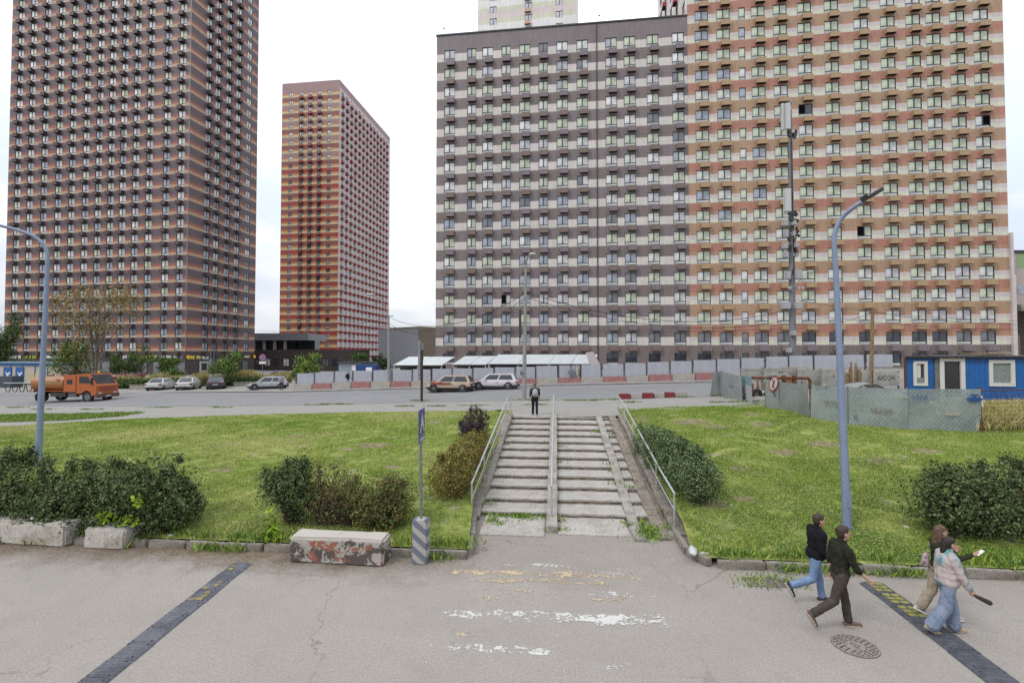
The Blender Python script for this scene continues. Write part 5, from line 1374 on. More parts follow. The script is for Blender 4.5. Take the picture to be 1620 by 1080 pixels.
for i in range(len(pxs) - 1):
    (xa, ya), (xb, yb) = on_hoard(pxs[i]), on_hoard(pxs[i + 1]); zg = gz(xa, ya); zg2 = gz(xb, yb)
    pm = (pxs[i] + pxs[i + 1]) / 2
    # measured heights: block top and sheet top in the picture
    ytop = np.interp(pm, [470, 560, 700, 830, 960, 1130, 1250, 1420], [591, 586.5, 583, 580, 576, 569, 563, 560])
    ybt = np.interp(pm, [470, 560, 700, 830, 960, 1130, 1250, 1420], [607.5, 603, 601.5, 598, 595, 588, 582, 578])
    zt1 = at(pm, ytop, (ya + yb) / 2).z; zb1 = at(pm, ybt, (ya + yb) / 2).z
    d = Vector((xb - xa, yb - ya)); L = d.length; ang = atan2(d.y, d.x)
    tilt = rm_.uniform(-.015, .015)
    mb = MB(); n = 14; V = []; Fq = []
    for k in range(n * 2 + 1):
        x = .05 + (L - .1) * k / (2 * n); y = .012 if k % 2 else -.012
        V += [(x, y, zb1 - .1), (x, y, zt1)]
    Fq = [(2 * k, 2 * k + 2, 2 * k + 3, 2 * k + 1) for k in range(2 * n)]
    mb.add(V, Fq); mb.box(.03, .02, zb1 + .1, L - .03, .06, zb1 + .16, 0); mb.box(.03, .02, zt1 - .2, L - .03, .06, zt1 - .14, 0)
    mb.build('panel', M_HOARD, ho, (xa - O.x, ya - O.y, 0), (0, tilt, ang))
    mb = MB(); mb.box(-.05, -.05, zb1 - .35, .05, .05, zt1 + .02); mb.build('post', M_HPOST, ho, (xa - O.x, ya - O.y, 0), (0, rm_.uniform(-.03, .03), ang))
    if pm < 1140:
        me = rough_block(L - .04, .5, max(.4, zb1 - zg), 20 + i, .05, .015, 4, taper=.25); isr = i % 2 == 1
        me.materials.append(M_BRED if isr else M_BWHT)
        colr = 'red' if isr else 'white'; k = i // 2
        obj('barrier_block', me, None, ((xa + xb) / 2 - .0, (ya + yb) / 2 - .28, min(zg, zg2) - .03), ang, label=f'{ORD[k]} {colr} painted barrier block from the left under the grey hoarding', cat='barrier block', group='red and white barrier blocks under the hoarding')
# far pavement in front of the hoarding, with its own kerb
strip('far_pavement', XS_R, lambda x: BY(x) - 2.4 if x > on_hoard(468)[0] - 1 else E_ROADF(x) + .3, lambda x: BY(x) + 2, 3, .05, M_PATH)
kp = [Vector((x, BY(x) - 2.45, gz(x, BY(x) - 2.45))) for x in np.arange(on_hoard(480)[0], 19, 3.0)]
kerb('far_kerb', kp, .15, .10, 1.5, mat('kerb_grey', srgb(150, 148, 146, .44), .9, var=.1), '', seed=9, jit=.01)

# low red and white kerb blocks on the near side of the upper road
xk = [(980, 998), (998, 1017), (1017, 1035), (1035, 1052), (1052, 1068), (1068, 1088)]
M_KRED = mat('kerb_red', srgb(158, 66, 72, .46), .85, var=.15, vscale=6); M_KWHT = mat('kerb_white', srgb(208, 202, 196, .46), .9, col2=srgb(150, 140, 132, .46), vscale=9, lo=.55, hi=.7, var=.1)
for k, (a_, b_) in enumerate(xk):
    A_, B_ = hit(a_, 631.5 - k * .6), hit(b_, 631 - k * .6); isr = k % 2 == 0
    me = rough_block((B_.x - A_.x) * (.98), .35, .36, 60 + k, .04, .012, 3); me.materials.append(M_KRED if isr else M_KWHT)
    obj('kerb_block', me, None, ((A_.x + B_.x) / 2, (A_.y + B_.y) / 2 + .15, gz((A_.x + B_.x) / 2, A_.y) - .02), -.1, label=f"{['left', 'left', 'middle', 'middle', 'right', 'right'][k]}{'most' if k in (0, 1, 4, 5) else ''} {'dark red' if isr else 'speckled white'} kerb block at the top of the stairs on the right", cat='kerb block', group='low painted kerb blocks beside the upper road')

# market stalls with white sloping roofs behind the hoarding
M_AWN = mat('white_sheet_roof', srgb(226, 232, 234, .52), .5, var=.04, vscale=1)
M_AWND = mat('stall_dark', srgb(72, 70, 72, .45), .8)
def stall(px0, px1, pyt, pyb, label, Y=57.0, seams=2):
    a_, b_ = at(px0, pyb, Y), at(px1, pyb, Y - .13 * 0); w_ = b_.x - a_.x; zt = at(px0, pyt, Y + 3.2).z; zb = a_.z; g_ = gz(a_.x, Y)
    root = thing('market_stall', label, 'market stall', (a_.x, Y, g_), -.06, group='white roofed stalls behind the hoarding')
    for k in range(seams):
        x0, x1 = w_ * k / seams + .03, w_ * (k + 1) / seams - .03; mb = MB()
        mb.hexa([(x0, -.3, zb - g_ - .05), (x1, -.3, zb - g_ - .05), (x1 + .9, 3.2, zt - g_ - .05), (x0 + .9, 3.2, zt - g_ - .05)], [(x0, -.3, zb - g_), (x1, -.3, zb - g_), (x1 + .9, 3.2, zt - g_), (x0 + .9, 3.2, zt - g_)]); mb.build('roof_sheet', M_AWN, root)
    mb = MB(); mb.box(.1, 2.2, 0, w_ - .1, 2.4, zb - g_ - .1); mb.box(.1, -.2, zb - g_ - .25, w_ - .1, -.1, zb - g_ - .06); mb.build('dark_wall', M_AWND, root)
    for x in (.1, w_ / 2, w_ - .1):
        mb = MB(); mb.box(x - .06, -.2, 0, x + .06, -.08, zb - g_ - .05); mb.build('post', M_STEEL_W, root)
stall(623, 701, 564, 577, 'leftmost white roofed stall left of the gate gap', seams=2)
stall(716, 770, 563, 576, 'second white roofed stall right of the gate gap', seams=2)
stall(772, 868, 560.5, 575, 'third white roofed stall behind the pale lamp pole', seams=2, Y=56.5)
stall(868, 938, 560.5, 575, 'fourth white roofed stall, the one beside the folded sheet', seams=2, Y=56)
a_ = at(932, 575, 54); mb = MB(); mb.hexa([(0, 0, 0), (1.3, -.2, -.3), (1.3, -.1, -.25), (0, .1, .05)], [(-.3, .3, 1.2), (.5, .2, 1.3), (.5, .3, 1.35), (-.3, .4, 1.25)]); mb.build('folded_sheet', mat('folded_sheet_pink', srgb(206, 196, 200, .5), .6), None, a_ - Vector((0, 0, .05)), label='crooked pinkish sheet sticking up behind the hoarding right of the stalls', cat='sheet')
mb = MB(); mb.box(0, 0, 0, 2.4, 1.5, 2.2, 0); a_ = at(563, 560, 58); o = mb.build('site_cabin', mat('cabin_blue', srgb(44, 80, 150, .5), .6, var=.1), thing('site_cabin', 'small dark blue cabin peeping over the hoarding under the red tower', 'cabin', (a_.x, 58, gz(a_.x, 58))))
mb = MB(); mb.box(1.2, -.03, 1.2, 1.9, 0, 1.9); mb.build('window', M_WHITE, o.parent); o.name = 'wall'
mb = MB(); mb.box(0, 0, 0, 4.2, 2, 2.5, 0); a_ = at(536, 560, 60); t_ = thing('kiosk', 'pale kiosk left of the small blue cabin behind the hoarding', 'kiosk', (a_.x, 60, gz(a_.x, 60))); mb.build('wall', mat('kiosk_pale', srgb(176, 190, 200, .5), .6), t_); mb = MB(); mb.box(-.2, -.3, 2.5, 4.4, 2.2, 2.62); mb.build('roof', M_DSTEEL, t_); mb = MB(); mb.box(1.6, -.03, 1.4, 2.6, 0, 2.2); mb.build('window', M_WHITE, t_)
# ------------------------------------------------------------ perforated sheet fence on the right lawn
def perforated(name, base, holes, step=.15, r=.24):
    m = mat(name, base, .5, metal=.0, spec=.5, col2=tuple(c * .72 for c in base), vscale=.8, lo=.4, hi=.7, var=.1)
    if not holes: return m
    b = m.node_tree.nodes['Principled BSDF']; tc = node(m, 'ShaderNodeTexCoord'); sp = node(m, 'ShaderNodeSeparateXYZ'); link(m, tc.outputs['Object'], sp.inputs[0])
    def mth(op, a, bb=None, c=None):
        q = node(m, 'ShaderNodeMath'); q.operation = op
        for i, x in enumerate((a, bb, c)):
            if x is None: continue
            if isinstance(x, (int, float)): q.inputs[i].default_value = x
            else: link(m, x, q.inputs[i])
        return q.outputs[0]
    v = mth('DIVIDE', sp.outputs['Z'], step * .62); row = mth('FLOOR', v); odd = mth('MULTIPLY', mth('MODULO', mth('ADD', row, 100), 2.0), .5)
    u = mth('ADD', mth('DIVIDE', sp.outputs['X'], step), odd)
    du = mth('ABSOLUTE', mth('SUBTRACT', mth('FRACT', mth('ADD', u, 100)), .5)); dv = mth('ABSOLUTE', mth('SUBTRACT', mth('FRACT', v), .5))
    inside = mth('MULTIPLY', mth('LESS_THAN', du, r * .62), mth('LESS_THAN', dv, r * .55))
    link(m, mth('SUBTRACT', 1.0, inside), b.inputs['Alpha'])
    return m
M_PERF = perforated('perforated_sheet', srgb(178, 192, 190, .46), True)
M_SHEET = perforated('old_zinc_sheet', srgb(176, 184, 182, .46), False)
sf = thing('sheet_fence', 'leaning zinc sheet fence with perforated panels along the top of the right lawn', 'sheet fence', hit(1212, 646))
O = Vector(sf.location)
SP = [((1212, 646), 599), ((1234, 647.5), 604), ((1283, 662), 608), ((1343, 671.5), 612), ((1437, 680.5), 615), ((1551, 684.5), 615)]
rs = random.Random(4); fence_pts = []
for i in range(5):
    (b0, t0), (b1, t1) = SP[i], SP[i + 1]
    A, B = hit(*b0), hit(*b1); zA, zB = at(b0[0] - (6 if i == 0 else 0), t0, A.y).z, at(b1[0], t1, B.y).z
    d = B - A; L = d.xy.length; ang = atan2(d.y, d.x); off = rs.uniform(-.03, .03)
    V, Fq = [], []; nx, nz_ = 8, 6; th = rs.uniform(-.05, .05); ph = rs.uniform(0, 6)
    for a in range(nx + 1):
        for c in range(nz_ + 1):
            fx, fz = a / nx, c / nz_; zb, zt = (B.z - A.z) * fx - .03, (zA + (zB - zA) * fx) - A.z
            bulge = .06 * sin(pi * fz) * sin(3 * fx + ph) + .03 * sin(5 * fx + 4 * fz + ph)
            V.append((fx * L, off + bulge + th * fz, zb + (zt - zb) * fz))
    k = nz_ + 1
    for a in range(nx):
        for c in range(nz_): Fq.append((a * k + c, (a + 1) * k + c, (a + 1) * k + c + 1, a * k + c + 1))
    me = np_mesh('panel', np.array(V), np.array(Fq), [M_PERF if i > 1 else M_SHEET], smooth=True)
    p = obj('panel', me, sf, A - O, ang); fence_pts.append((A, B, ang, L))
    mb = MB(); mb.tube([(0, .04, -.1), (0, .04, zA - A.z + .05)], .03, 8); mb.build('post', M_RUST if i in (2,) else M_GALV, sf, A - O)
    if i in (1, 2):   # pale flat sheets patched on
        pass
A, B, ang, L = fence_pts[-1]
mb = MB(); mb.tube([(0, 0, -.2), (0, 0, at(1551, 612, B.y).z - B.z)], .055, 8); mb.build('post', M_RUST, sf, B - O)
M_SCR = mat('scrawl_brown', srgb(150, 142, 124, .46), .9); M_SCB = mat('scrawl_blue', srgb(52, 96, 160, .5), .8); M_SCD = mat('scrawl_dark', srgb(96, 92, 88, .45), .9)
def on_panel(i, fx, fz):
    A, B, ang, L = fence_pts[i]; return A - O + Vector((cos(ang) * fx * L, sin(ang) * fx * L, 0)) + Vector((0, -.16, (B.z - A.z) * fx + fz))
text_mesh('scrawl', 'МОЭК', .25, M_SCR, sf, on_panel(3, .52, .72), (pi / 2, 0, fence_pts[3][2]), .004)
text_mesh('scrawl', 'МОЭК', .2, M_SCR, sf, on_panel(2, .5, .85), (pi / 2, 0, fence_pts[2][2]), .004)
text_mesh('scrawl', '=Т=Δ', .22, M_SCB, sf, on_panel(4, .13, 1.36), (pi / 2, 0, fence_pts[4][2]), .004)
# a stencilled blue valve sign
mb = MB(); q = on_panel(4, .885, 1.33); a_ = fence_pts[4][2]
mb.box(-.17, -.006, -.09, .17, .006, .08); mb.box(-.05, -.007, .07, .05, .007, .16); mb.box(-.15, -.006, .155, .15, .006, .195); mb.box(-.25, -.005, -.05, -.16, .005, .05); mb.box(.16, -.005, -.05, .25, .005, .05); mb.build('valve_stencil', M_SCB, sf, q, a_)
for i, fx, fz, w_, h_ in ((4, .57, .72, .55, .13), (3, .93, 1.35, .25, .07), (3, .47, .73, .11, .09), (2, .33, 1.62, .18, .16)):
    mb = MB(); r_ = random.Random(i * 7 + int(fx * 10)); n = 11
    mb.add([(w_ / 2 * cos(2 * pi * k / n) * r_.uniform(.7, 1.1), -.003 * 0, h_ / 2 * sin(2 * pi * k / n) * r_.uniform(.6, 1.2)) for k in range(n)], [tuple(range(n))]); mb.build('bare_patch', mat('patch_pale', srgb(206, 198, 172, .46), .9, var=.2, vscale=12), sf, on_panel(i, fx, fz), fence_pts[i][2])
for i, fx, fz, s_ in ((0, .5, .75, '5'), (1, .45, .62, 'к'), (1, .72, 1.55, 'А з'), (1, .9, 1.5, 'л'), (2, .12, 1.55, 'з1'), (3, .08, .35, 'б')):
    text_mesh('scrawl', s_, .26, M_SCD, sf, on_panel(i, fx, fz), (pi / 2, 0, fence_pts[i][2]), .004)
# round no entry sign for pedestrians leaning on the fence
q = hit(1217, 646); sgn = thing('no_walking_sign', 'tilted round red rimmed no walking sign on the end of the sheet fence', 'sign', on_panel(0, .5, 1.3) + O + Vector((-.05, -.03, 0)), (0, radians(16), fence_pts[0][2]))
mb = MB(); mb.cyl((0, 0, 0), .40, .02, 24, axis='y'); o = mb.build('rim', mat('sign_rim_red', srgb(190, 56, 62, .5), .5), sgn); o.scale = (.55, 1, 1)
mb = MB(); mb.cyl((0, -.012, 0), .33, .02, 24, axis='y'); o = mb.build('white_face', wh, sgn); o.scale = (.55, 1, 1)
mb = MB(); mb.box(-.018, -.016, -.3, .018, -.0125, .3, 0, Matrix.Rotation(radians(-28), 4, 'Y')); mb.build('red_bar', mat('sign_rim_red', (0, 0, 0)), sgn)
mb = MB(); mb.ell((0, -.014, .17), (.035, .003, .05), 8, 6); mb.box(-.045, -.0155, -.03, .045, -.0128, .12); mb.box(-.05, -.0152, -.22, -.01, -.0129, -.02); mb.box(.01, -.0152, -.22, .05, -.0129, -.02); mb.build('walking_figure', M_DSTEEL, sgn)

# leaning pale sheets closing the road end
for k, (bl_, br_, tl, tr, lab, m_) in enumerate([((1124, 627), (1139, 626), (1131, 587), (1140, 588), 'narrow leaning pale sheet at the end of the upper road', M_SHEET), ((1140, 626), (1174, 634), (1141, 586), (1175, 596), 'wide dented pale sheet with scribbles closing the upper road', M_SHEET), ((1176, 630), (1190, 641), (1174, 594), (1191, 597), 'white and teal printed sheet on the end of the road closing panels', None)]):
    A, B = hit(*bl_), hit(*br_); zl, zr = at(tl[0], tl[1], A.y), at(tr[0], tr[1], B.y); C0 = A
    root = thing('closing_sheet', lab, 'metal sheet', C0)
    nx = 5; V = []; Fq = []
    for a in range(nx + 1):
        f = a / nx; b_ = A.lerp(B, f); t_ = Vector(zl).lerp(Vector(zr), f); t_.y = b_.y + .12
        for c in range(4): p = b_.lerp(t_, c / 3); p.y += .04 * sin(5 * f + c); V.append(tuple(p - C0))
    for a in range(nx):
        for c in range(3): Fq.append((a * 4 + c, (a + 1) * 4 + c, (a + 1) * 4 + c + 1, a * 4 + c + 1))
    mi = None; ms = [m_ or mat('banner_white', srgb(206, 206, 210, .5), .6, var=.1, vscale=5)]
    if m_ is None: ms.append(mat('banner_teal', srgb(128, 176, 180, .5), .6, col2=srgb(190, 206, 208, .5), vscale=4, lo=.5, hi=.7, var=.1)); mi = np.array([1 if i % 3 == 2 else 0 for i in range(len(Fq))])
    obj('sheet', np_mesh('sheet', np.array(V), np.array(Fq), ms, mi, smooth=True), root)
    mb = MB(); mb.tube([(0, .08, -.1), (tl[0] * 0 + zl.x - C0.x, .15, zl.z - C0.z)], .03, 6); mb.build('post', M_GALV, root)
    if k == 1:
        text_mesh('scrawl', 'NA', .28, M_SCD, root, B.lerp(A, .45) - C0 + Vector((0, -.12, .75)), (pi / 2, 0, 0), .003)
        mb = MB(); mb.box(-.02, -.1, -.1, 1.7, .3, .02); mb.build('foot_beam', M_GALV, root, B.lerp(A, .9) - C0, -.25)

# pale boards and barriers behind the fence
M_BRD = mat('white_board', srgb(206, 204, 196, .46), .8, col2=srgb(176, 172, 160, .46), vscale=1.5, var=.1)
bgp = random.Random(6)
for k, (p0, p1, t, b_, lab, txt) in enumerate([(1172, 1207, 583, 596, 'first pale barrier board from the left behind the rusty pipe', None), (1208, 1262, 582, 600, 'second pale barrier board from the left behind the rusty pipe', 'кл'), (1262, 1298, 585, 606, 'third pale barrier board with a dark gap beside it', None), (1300, 1337, 585, 606, 'fourth pale barrier board left of the lamp pole', 'з'), (1345, 1376, 586, 605, 'fifth pale barrier board behind the upright planks', None), (1382, 1424, 588, 604, 'pale barrier board with black letters left of the blue cabin', 'МОЭК')]):
    Y = 35.5 - k * .6; a_, c_ = at(p0, b_, Y), at(p1, b_, Y); zt = at(p0, t, Y).z; g_ = gz(a_.x, Y); w_ = c_.x - a_.x
    root = thing('barrier_board', lab, 'barrier board', (a_.x, Y, g_), bgp.uniform(-.05, .03)); h0 = a_.z - g_
    mb = MB(); mb.box(.02, 0, h0 - .25, w_ - .02, .06, (h0 + zt - g_) / 2 - .02); mb.build('board', M_BRD, root)
    mb = MB(); mb.box(.02, .01, (h0 + zt - g_) / 2 + .02, w_ - .02, .07, zt - g_); mb.build('board', M_BRD, root)
    mb = MB(); mb.box(0, .06, 0, .07, .14, zt - g_ + .05); mb.box(w_ - .07, .06, 0, w_, .14, zt - g_ + .05); mb.build('frame', M_RUST if k > 3 else M_GALV, root, kind='stuff')
    if txt: text_mesh('lettering', txt, .40 if len(txt) > 2 else .3, M_DSTEEL, root, (w_ * .5, -.01, h0 + .25 if k == 5 else h0 + .5), (pi / 2, 0, 0), .003)
# rusty pipe on posts, yellow rail
A = hit(1190, 640); Y = 29.0; a_, c_ = at(1190, 597.5, Y), at(1278, 598, Y)
pp = thing('rusty_pipe', 'rusty horizontal pipe on short posts above the sheet fence', 'pipe', (a_.x, Y, gz(a_.x, Y))); g_ = pp.location.z
mb = MB(); mb.tube([(0, 0, a_.z - g_), (c_.x - a_.x, 0, c_.z - g_), (c_.x - a_.x + .12, 0, c_.z - g_ - .1), (c_.x - a_.x + .13, 0, c_.z - g_ - .6)], .085, 10); mb.build('pipe', M_RUST, pp, smooth=True)
for px in (1221, 1228, 1240, 1256):
    x = at(px, 600, Y).x - a_.x; mb = MB(); mb.box(x - .07, -.1, 0, x + .07, .1, a_.z - g_ + .15); mb.build('post', M_RUST if px > 1230 else M_GALV, pp)
a_ = at(1236, 581, 36); c_ = at(1278, 581, 36); yl = thing('barrier_rail', 'thin yellow rail frame in front of the pale boards', 'rail', (a_.x, 36, gz(a_.x, 36))); g_ = yl.location.z
mb = MB(); mb.tube([(0, 0, a_.z - g_), (c_.x - a_.x, 0, c_.z - g_), (c_.x - a_.x, 0, 0)], .035, 6); mb.build('rail', mat('rail_yellow', srgb(206, 188, 130, .46), .7), yl)
# upright planks
rp = random.Random(8); q = at(1352, 600, 31)
for k, px in enumerate((1338, 1341, 1344.5, 1348, 1352, 1355.5, 1359, 1362.5)):
    a_ = at(px, 600, 31 + rp.uniform(-.3, .3)); tp = at(px, rp.uniform(572, 590), a_.y); g_ = gz(a_.x, a_.y)
    mb = MB(); mb.box(-.055, -.03, 0, .055, .03, tp.z - g_); mb.build('plank', M_WOOD, None, (a_.x, a_.y, g_), (rp.uniform(-.04, .04), rp.uniform(-.05, .05), rp.uniform(-.3, .3)), label=f'{ORD[k]} upright wooden plank from the left beside the right lamp pole', cat='plank', group='planks standing on end behind the fence')
for px, k in ((1246, 0), (1251, 1)):
    a_ = at(px, 610, 30); mb = MB(); mb.box(-.09, -.04, 0, .09, .04, at(px, 596, 30).z - gz(a_.x, 30)); mb.build('short_post', M_WOOD, None, (a_.x, 30, gz(a_.x, 30)), label=f'{["left", "right"][k]} of two short wooden posts under the rusty pipe', cat='post', group='short posts under the pipe')
q = hit(1196, 632)
mb = MB(); 
rk_ = thing('rubbish_pile', 'pile of boards and a wheel seen through the gap beside the printed sheet', 'pile', at(1196, 630, 31.5) - Vector((0, 0, .1)))
for k in range(6):
    mb = MB(); mb.box(-.05, -.03, 0, .08, .03, rp.uniform(.9, 1.35)); mb.build('board', M_WOOD, rk_, (k * .19 - .3, rp.uniform(-.1, .3), 0), (rp.uniform(-.1, .1), rp.uniform(-.1, .1), 0))
mb = MB()
ring(mb, .2, .36, -.08, .08); mb.build('tyre', M_BLACK, rk_, (-.05, -.25, .35), (pi / 2, 0, .2))
mb = MB(); mb.box(0, 0, 0, .9, .3, .55); mb.build('white_box', M_WHITE, rk_, (.25, -.2, 0))
mb = MB(); mb.box(.12, -.01, .2, .24, 0, .5); mb.box(.55, -.01, .22, .7, 0, .5); mb.build('dark_opening', M_BLACK, rk_, (.25, -.2, 0), kind='stuff')
# sheets of scrap by the planks
for k, (px, py) in enumerate(((1372, 612), (1362, 613))):
    q = at(px, py, 27.5 + k); mb = MB(); n = 8
    V = []; 
    for a in range(9):
        V += [(-.9 + a * .22, -.3, .3 * sin(pi * a / 8) ** .8), (-.9 + a * .22, .5, .3 * sin(pi * a / 8) ** .8 + .05)]
    mb.add(V, [(2 * a, 2 * a + 2, 2 * a + 3, 2 * a + 1) for a in range(8)]); mb.build('scrap_sheet', M_SHEET, None, (q.x, q.y, q.z - .1), .15 * k, label=['curved scrap sheet lying right of the upright planks', 'second curved scrap sheet half under the first'][k], cat='scrap sheet')

# ------------------------------------------------------------ the blue cabin
Yc = 24.0; a_ = at(1433, 640, Yc); c_ = at(1640, 640, Yc - .9); zt = at(1433, 566, Yc).z; g_ = a_.z - .05; Wc = (c_.xy - a_.xy).length
cab = thing('blue_cabin', 'bright blue corrugated site cabin with white framed door and windows', 'cabin', (a_.x, a_.y, g_), atan2(c_.y - a_.y, c_.x - a_.x)); Hc = zt - g_
M_BLUE = mat('cabin_bright_blue', srgb(32, 108, 186, .56), .5, spec=.4, var=.12, vscale=1.4, bump=.15, bscale=18)
PXc = lambda px: at(px, 600, Yc - .9 * (px - 1433) / 207).x - a_.x
PZ = lambda px, py: at(px, py, Yc - .9 * (px - 1433) / 207).z - g_
holes = [(PXc(1447), PXc(1465), PZ(1456, 608), PZ(1456, 573)), (PXc(1489), PXc(1525), .12, PZ(1507, 567)), (PXc(1568), PXc(1605), PZ(1586, 609), PZ(1586, 571))]
mb = MB(); step = .055; n = int(Wc / step)
zs_all = sorted({0, Hc, *[h_[2] for h_ in holes], *[h_[3] for h_ in holes]})
xs_all = [k * step for k in range(n + 1)]
yv = lambda k, x: (.0 if k % 4 in (0, 1) else .022) if PXc(1478) < x else (.0 if k % 4 in (0, 1) else .008)
for k in range(n):
    for z0_, z1_ in zip(zs_all[:-1], zs_all[1:]):
        xm, zm = (k + .5) * step, (z0_ + z1_) / 2
        if any(h_[0] < xm < h_[1] and h_[2] < zm < h_[3] for h_ in holes): continue
        mb.quad((k * step, yv(k, xm), z0_), ((k + 1) * step, yv(k + 1, xm), z0_), ((k + 1) * step, yv(k + 1, xm), z1_), (k * step, yv(k, xm), z1_))
mb.build('front_wall', M_BLUE, cab)
SK = 2.05
mb = MB(); mb.hexa([(0, .03, 0), (.05, .03, 0), (SK + .05, 2.4, 0), (SK, 2.4, 0)], [(0, .03, Hc), (.05, .03, Hc), (SK + .05, 2.4, Hc), (SK, 2.4, Hc)]); mb.box(SK, 2.4, 0, Wc, 2.45, Hc); mb.box(Wc - .05, .03, 0, Wc, 2.4, Hc); mb.build('side_walls', M_BLUE, cab, kind='stuff')
mb = MB(); mb.hexa([(-.08, -.18, Hc), (Wc + .1, -.18, Hc), (Wc + .1, 2.6, Hc), (SK - .1, 2.6, Hc)], [(-.08, -.18, Hc + .09), (Wc + .1, -.18, Hc + .09), (Wc + .1, 2.6, Hc + .09), (SK - .1, 2.6, Hc + .09)]); mb.build('roof', mat('roof_felt', srgb(74, 66, 64, .45), .9, var=.2, vscale=5), cab)
mb = MB(); mb.box(1.2, -.1, Hc + .09, Wc, 1.0, Hc + .13); mb.build('roof_sheet', M_GALV, cab)
mb = MB(); mb.box(3.0, -.16, Hc + .13, 4.2, .9, Hc + .20); mb.build('roof_board', M_WOOD, cab, (0, 0, 0), (0, -.01, 0))
mb = MB(); mb.box(3.9, -.1, Hc + .20, 4.5, .5, Hc + .30); mb.build('roof_rag', M_BRD, cab)
mb = MB(); mb.box(-.03, -.03, -.1, .05, .05, Hc); mb.build('corner_post', mat('corner_rust', srgb(120, 84, 66, .45), .9), cab)
mb = MB(); mb.box(PXc(1479), -.05, -.1, PXc(1484.5), .0, Hc - .05); mb.build('grey_plank', mat('grey_plank', srgb(150, 146, 128, .46), .9, var=.2, vscale=8), cab)
M_PVC = mat('white_frame', srgb(230, 228, 222, .62), .5, var=.04)
def cab_open(name, h_, m_, fr=.10, extra=None):
    x0, x1, z0_, z1_ = h_; f = MB(); f.box(x0 - .06, -.05, z0_ - .06, x0 + fr, .06, z1_ + .06); f.box(x1 - fr, -.05, z0_ - .06, x1 + .06, .06, z1_ + .06); f.box(x0 + fr, -.05, z1_ - fr, x1 - fr, .06, z1_ + .06); f.box(x0 + fr, -.05, z0_ - .06, x1 - fr, .06, z0_ + fr * (2.2 if name == 'door' else 1))
    o = f.build(name, M_PVC, cab); g = MB(); g.quad((x0 + fr, .03, z0_ + fr), (x1 - fr, .03, z0_ + fr), (x1 - fr, .03, z1_ - fr), (x0 + fr, .03, z1_ - fr)); g.build('pane', m_, o); return o
def cracked(name):
    m = mat(name, srgb(186, 196, 190, .42), .15, spec=.5); b = m.node_tree.nodes['Principled BSDF']; tc = node(m, 'ShaderNodeTexCoord'); v = node(m, 'ShaderNodeTexVoronoi'); v.feature = 'DISTANCE_TO_EDGE'; v.inputs['Scale'].default_value = 9; link(m, tc.outputs['Object'], v.inputs['Vector'])
    r = node(m, 'ShaderNodeMapRange'); r.inputs[1].default_value = .0; r.inputs[2].default_value = .06; link(m, v.outputs['Distance'], r.inputs[0]); q = node(m, 'ShaderNodeMixRGB'); link(m, r.outputs[0], q.inputs[0]); q.inputs[1].default_value = (.09, .1, .1, 1); q.inputs[2].default_value = (*srgb(176, 190, 184, .42), 1); link(m, q.outputs[0], b.inputs['Base Color']); return m
M_CRK = cracked('cracked_glass')
o = cab_open('window', holes[0], M_DGLASS, .07)
x0, x1, z0_, z1_ = holes[0]; mb = MB(); n = 9
mb.add([(x0 + .08 + .2 * k / n, .015, z0_ + .25 + .12 * sin(k)) for k in range(n + 1)] + [(x0 + .08 + .2 * k / n, .02, z1_ - .08) for k in range(n + 1)], [(k, k + 1, k + n + 2, k + n + 1) for k in range(n)]); mb.build('torn_curtain', M_PVC, o)
mb = MB(); mb.quad((x0 + .08, .012, z0_ + .08), (x1 - .08, .012, z0_ + .08), (x1 - .1, .012, z0_ + .35), (x0 + .1, .012, z0_ + .3)); mb.build('broken_glass', M_CRK, o)
o = cab_open('door', holes[1], mat('door_glass', srgb(64, 64, 64, .5), .15, spec=.5), .13)
mb = MB(); mb.box(holes[1][0] + .04, -.09, 1.0 - .2, holes[1][0] + .20, -.05, .84); mb.build('handle', M_STEEL_W, o)
o = cab_open('window', holes[2], M_CRK, .10)
# wire fence with an orange post, dry grass behind
wf = thing('wire_fence', 'thin wire mesh fence right of the perforated panels', 'wire fence', hit(1552, 685)); O2 = Vector(wf.location)
Bx = hit(1560, 684); Ex = Vector((Bx.x + 6, Bx.y - .5, 0)); Ex.z = gz(Ex.x, Ex.y)
mb = MB()
for k in range(11):
    z = .05 + k * .16; mb.tube([(0.1, 0, z), (Ex.x - O2.x, Ex.y - O2.y, Ex.z - O2.z + z)], .006, 4)
for k in range(46):
    f = k / 46; b_ = Vector((.1, 0, .05)).lerp(Vector((Ex.x - O2.x, Ex.y - O2.y, Ex.z - O2.z + .05)), f); mb.tube([b_, b_ + Vector((0, 0, 1.6))], .004, 4)
mb.build('wire_mesh', M_RUST, wf, kind='stuff')
mb = MB(); mb.tube([(.1, 0, 1.68), (Ex.x - O2.x, Ex.y - O2.y, Ex.z - O2.z + 1.68)], .02, 6); mb.build('top_rail', M_RUST, wf)
q = hit(1600, 676); mb = MB(); mb.box(-.05, -.03, 0, .05, .03, 1.0); mb.build('leaning_stake', M_WHITE, None, Vector((q.x, q.y + 1.2, gz(q.x, q.y + 1.2))), (0, -.08, 0), label='pale leaning stake in the dry grass below the blue cabin', cat='stake')
rd = np.random.default_rng(3); sp = []
for i in range(420):
    x = rd.uniform(hit(1552, 684).x + .15, hit(1552, 684).x + 5.5); y = rd.uniform(19.9, 22.6); sp.append((x, y, gz(x, y), .5))
weeds('dry_grass', sp, 14, 'tall dry grass behind the wire fence below the blue cabin', (.18, .62), 40, mats=[M_GR[2], M_GR[3], mat('hay', (.34, .31, .12), .8)], spread=.2)

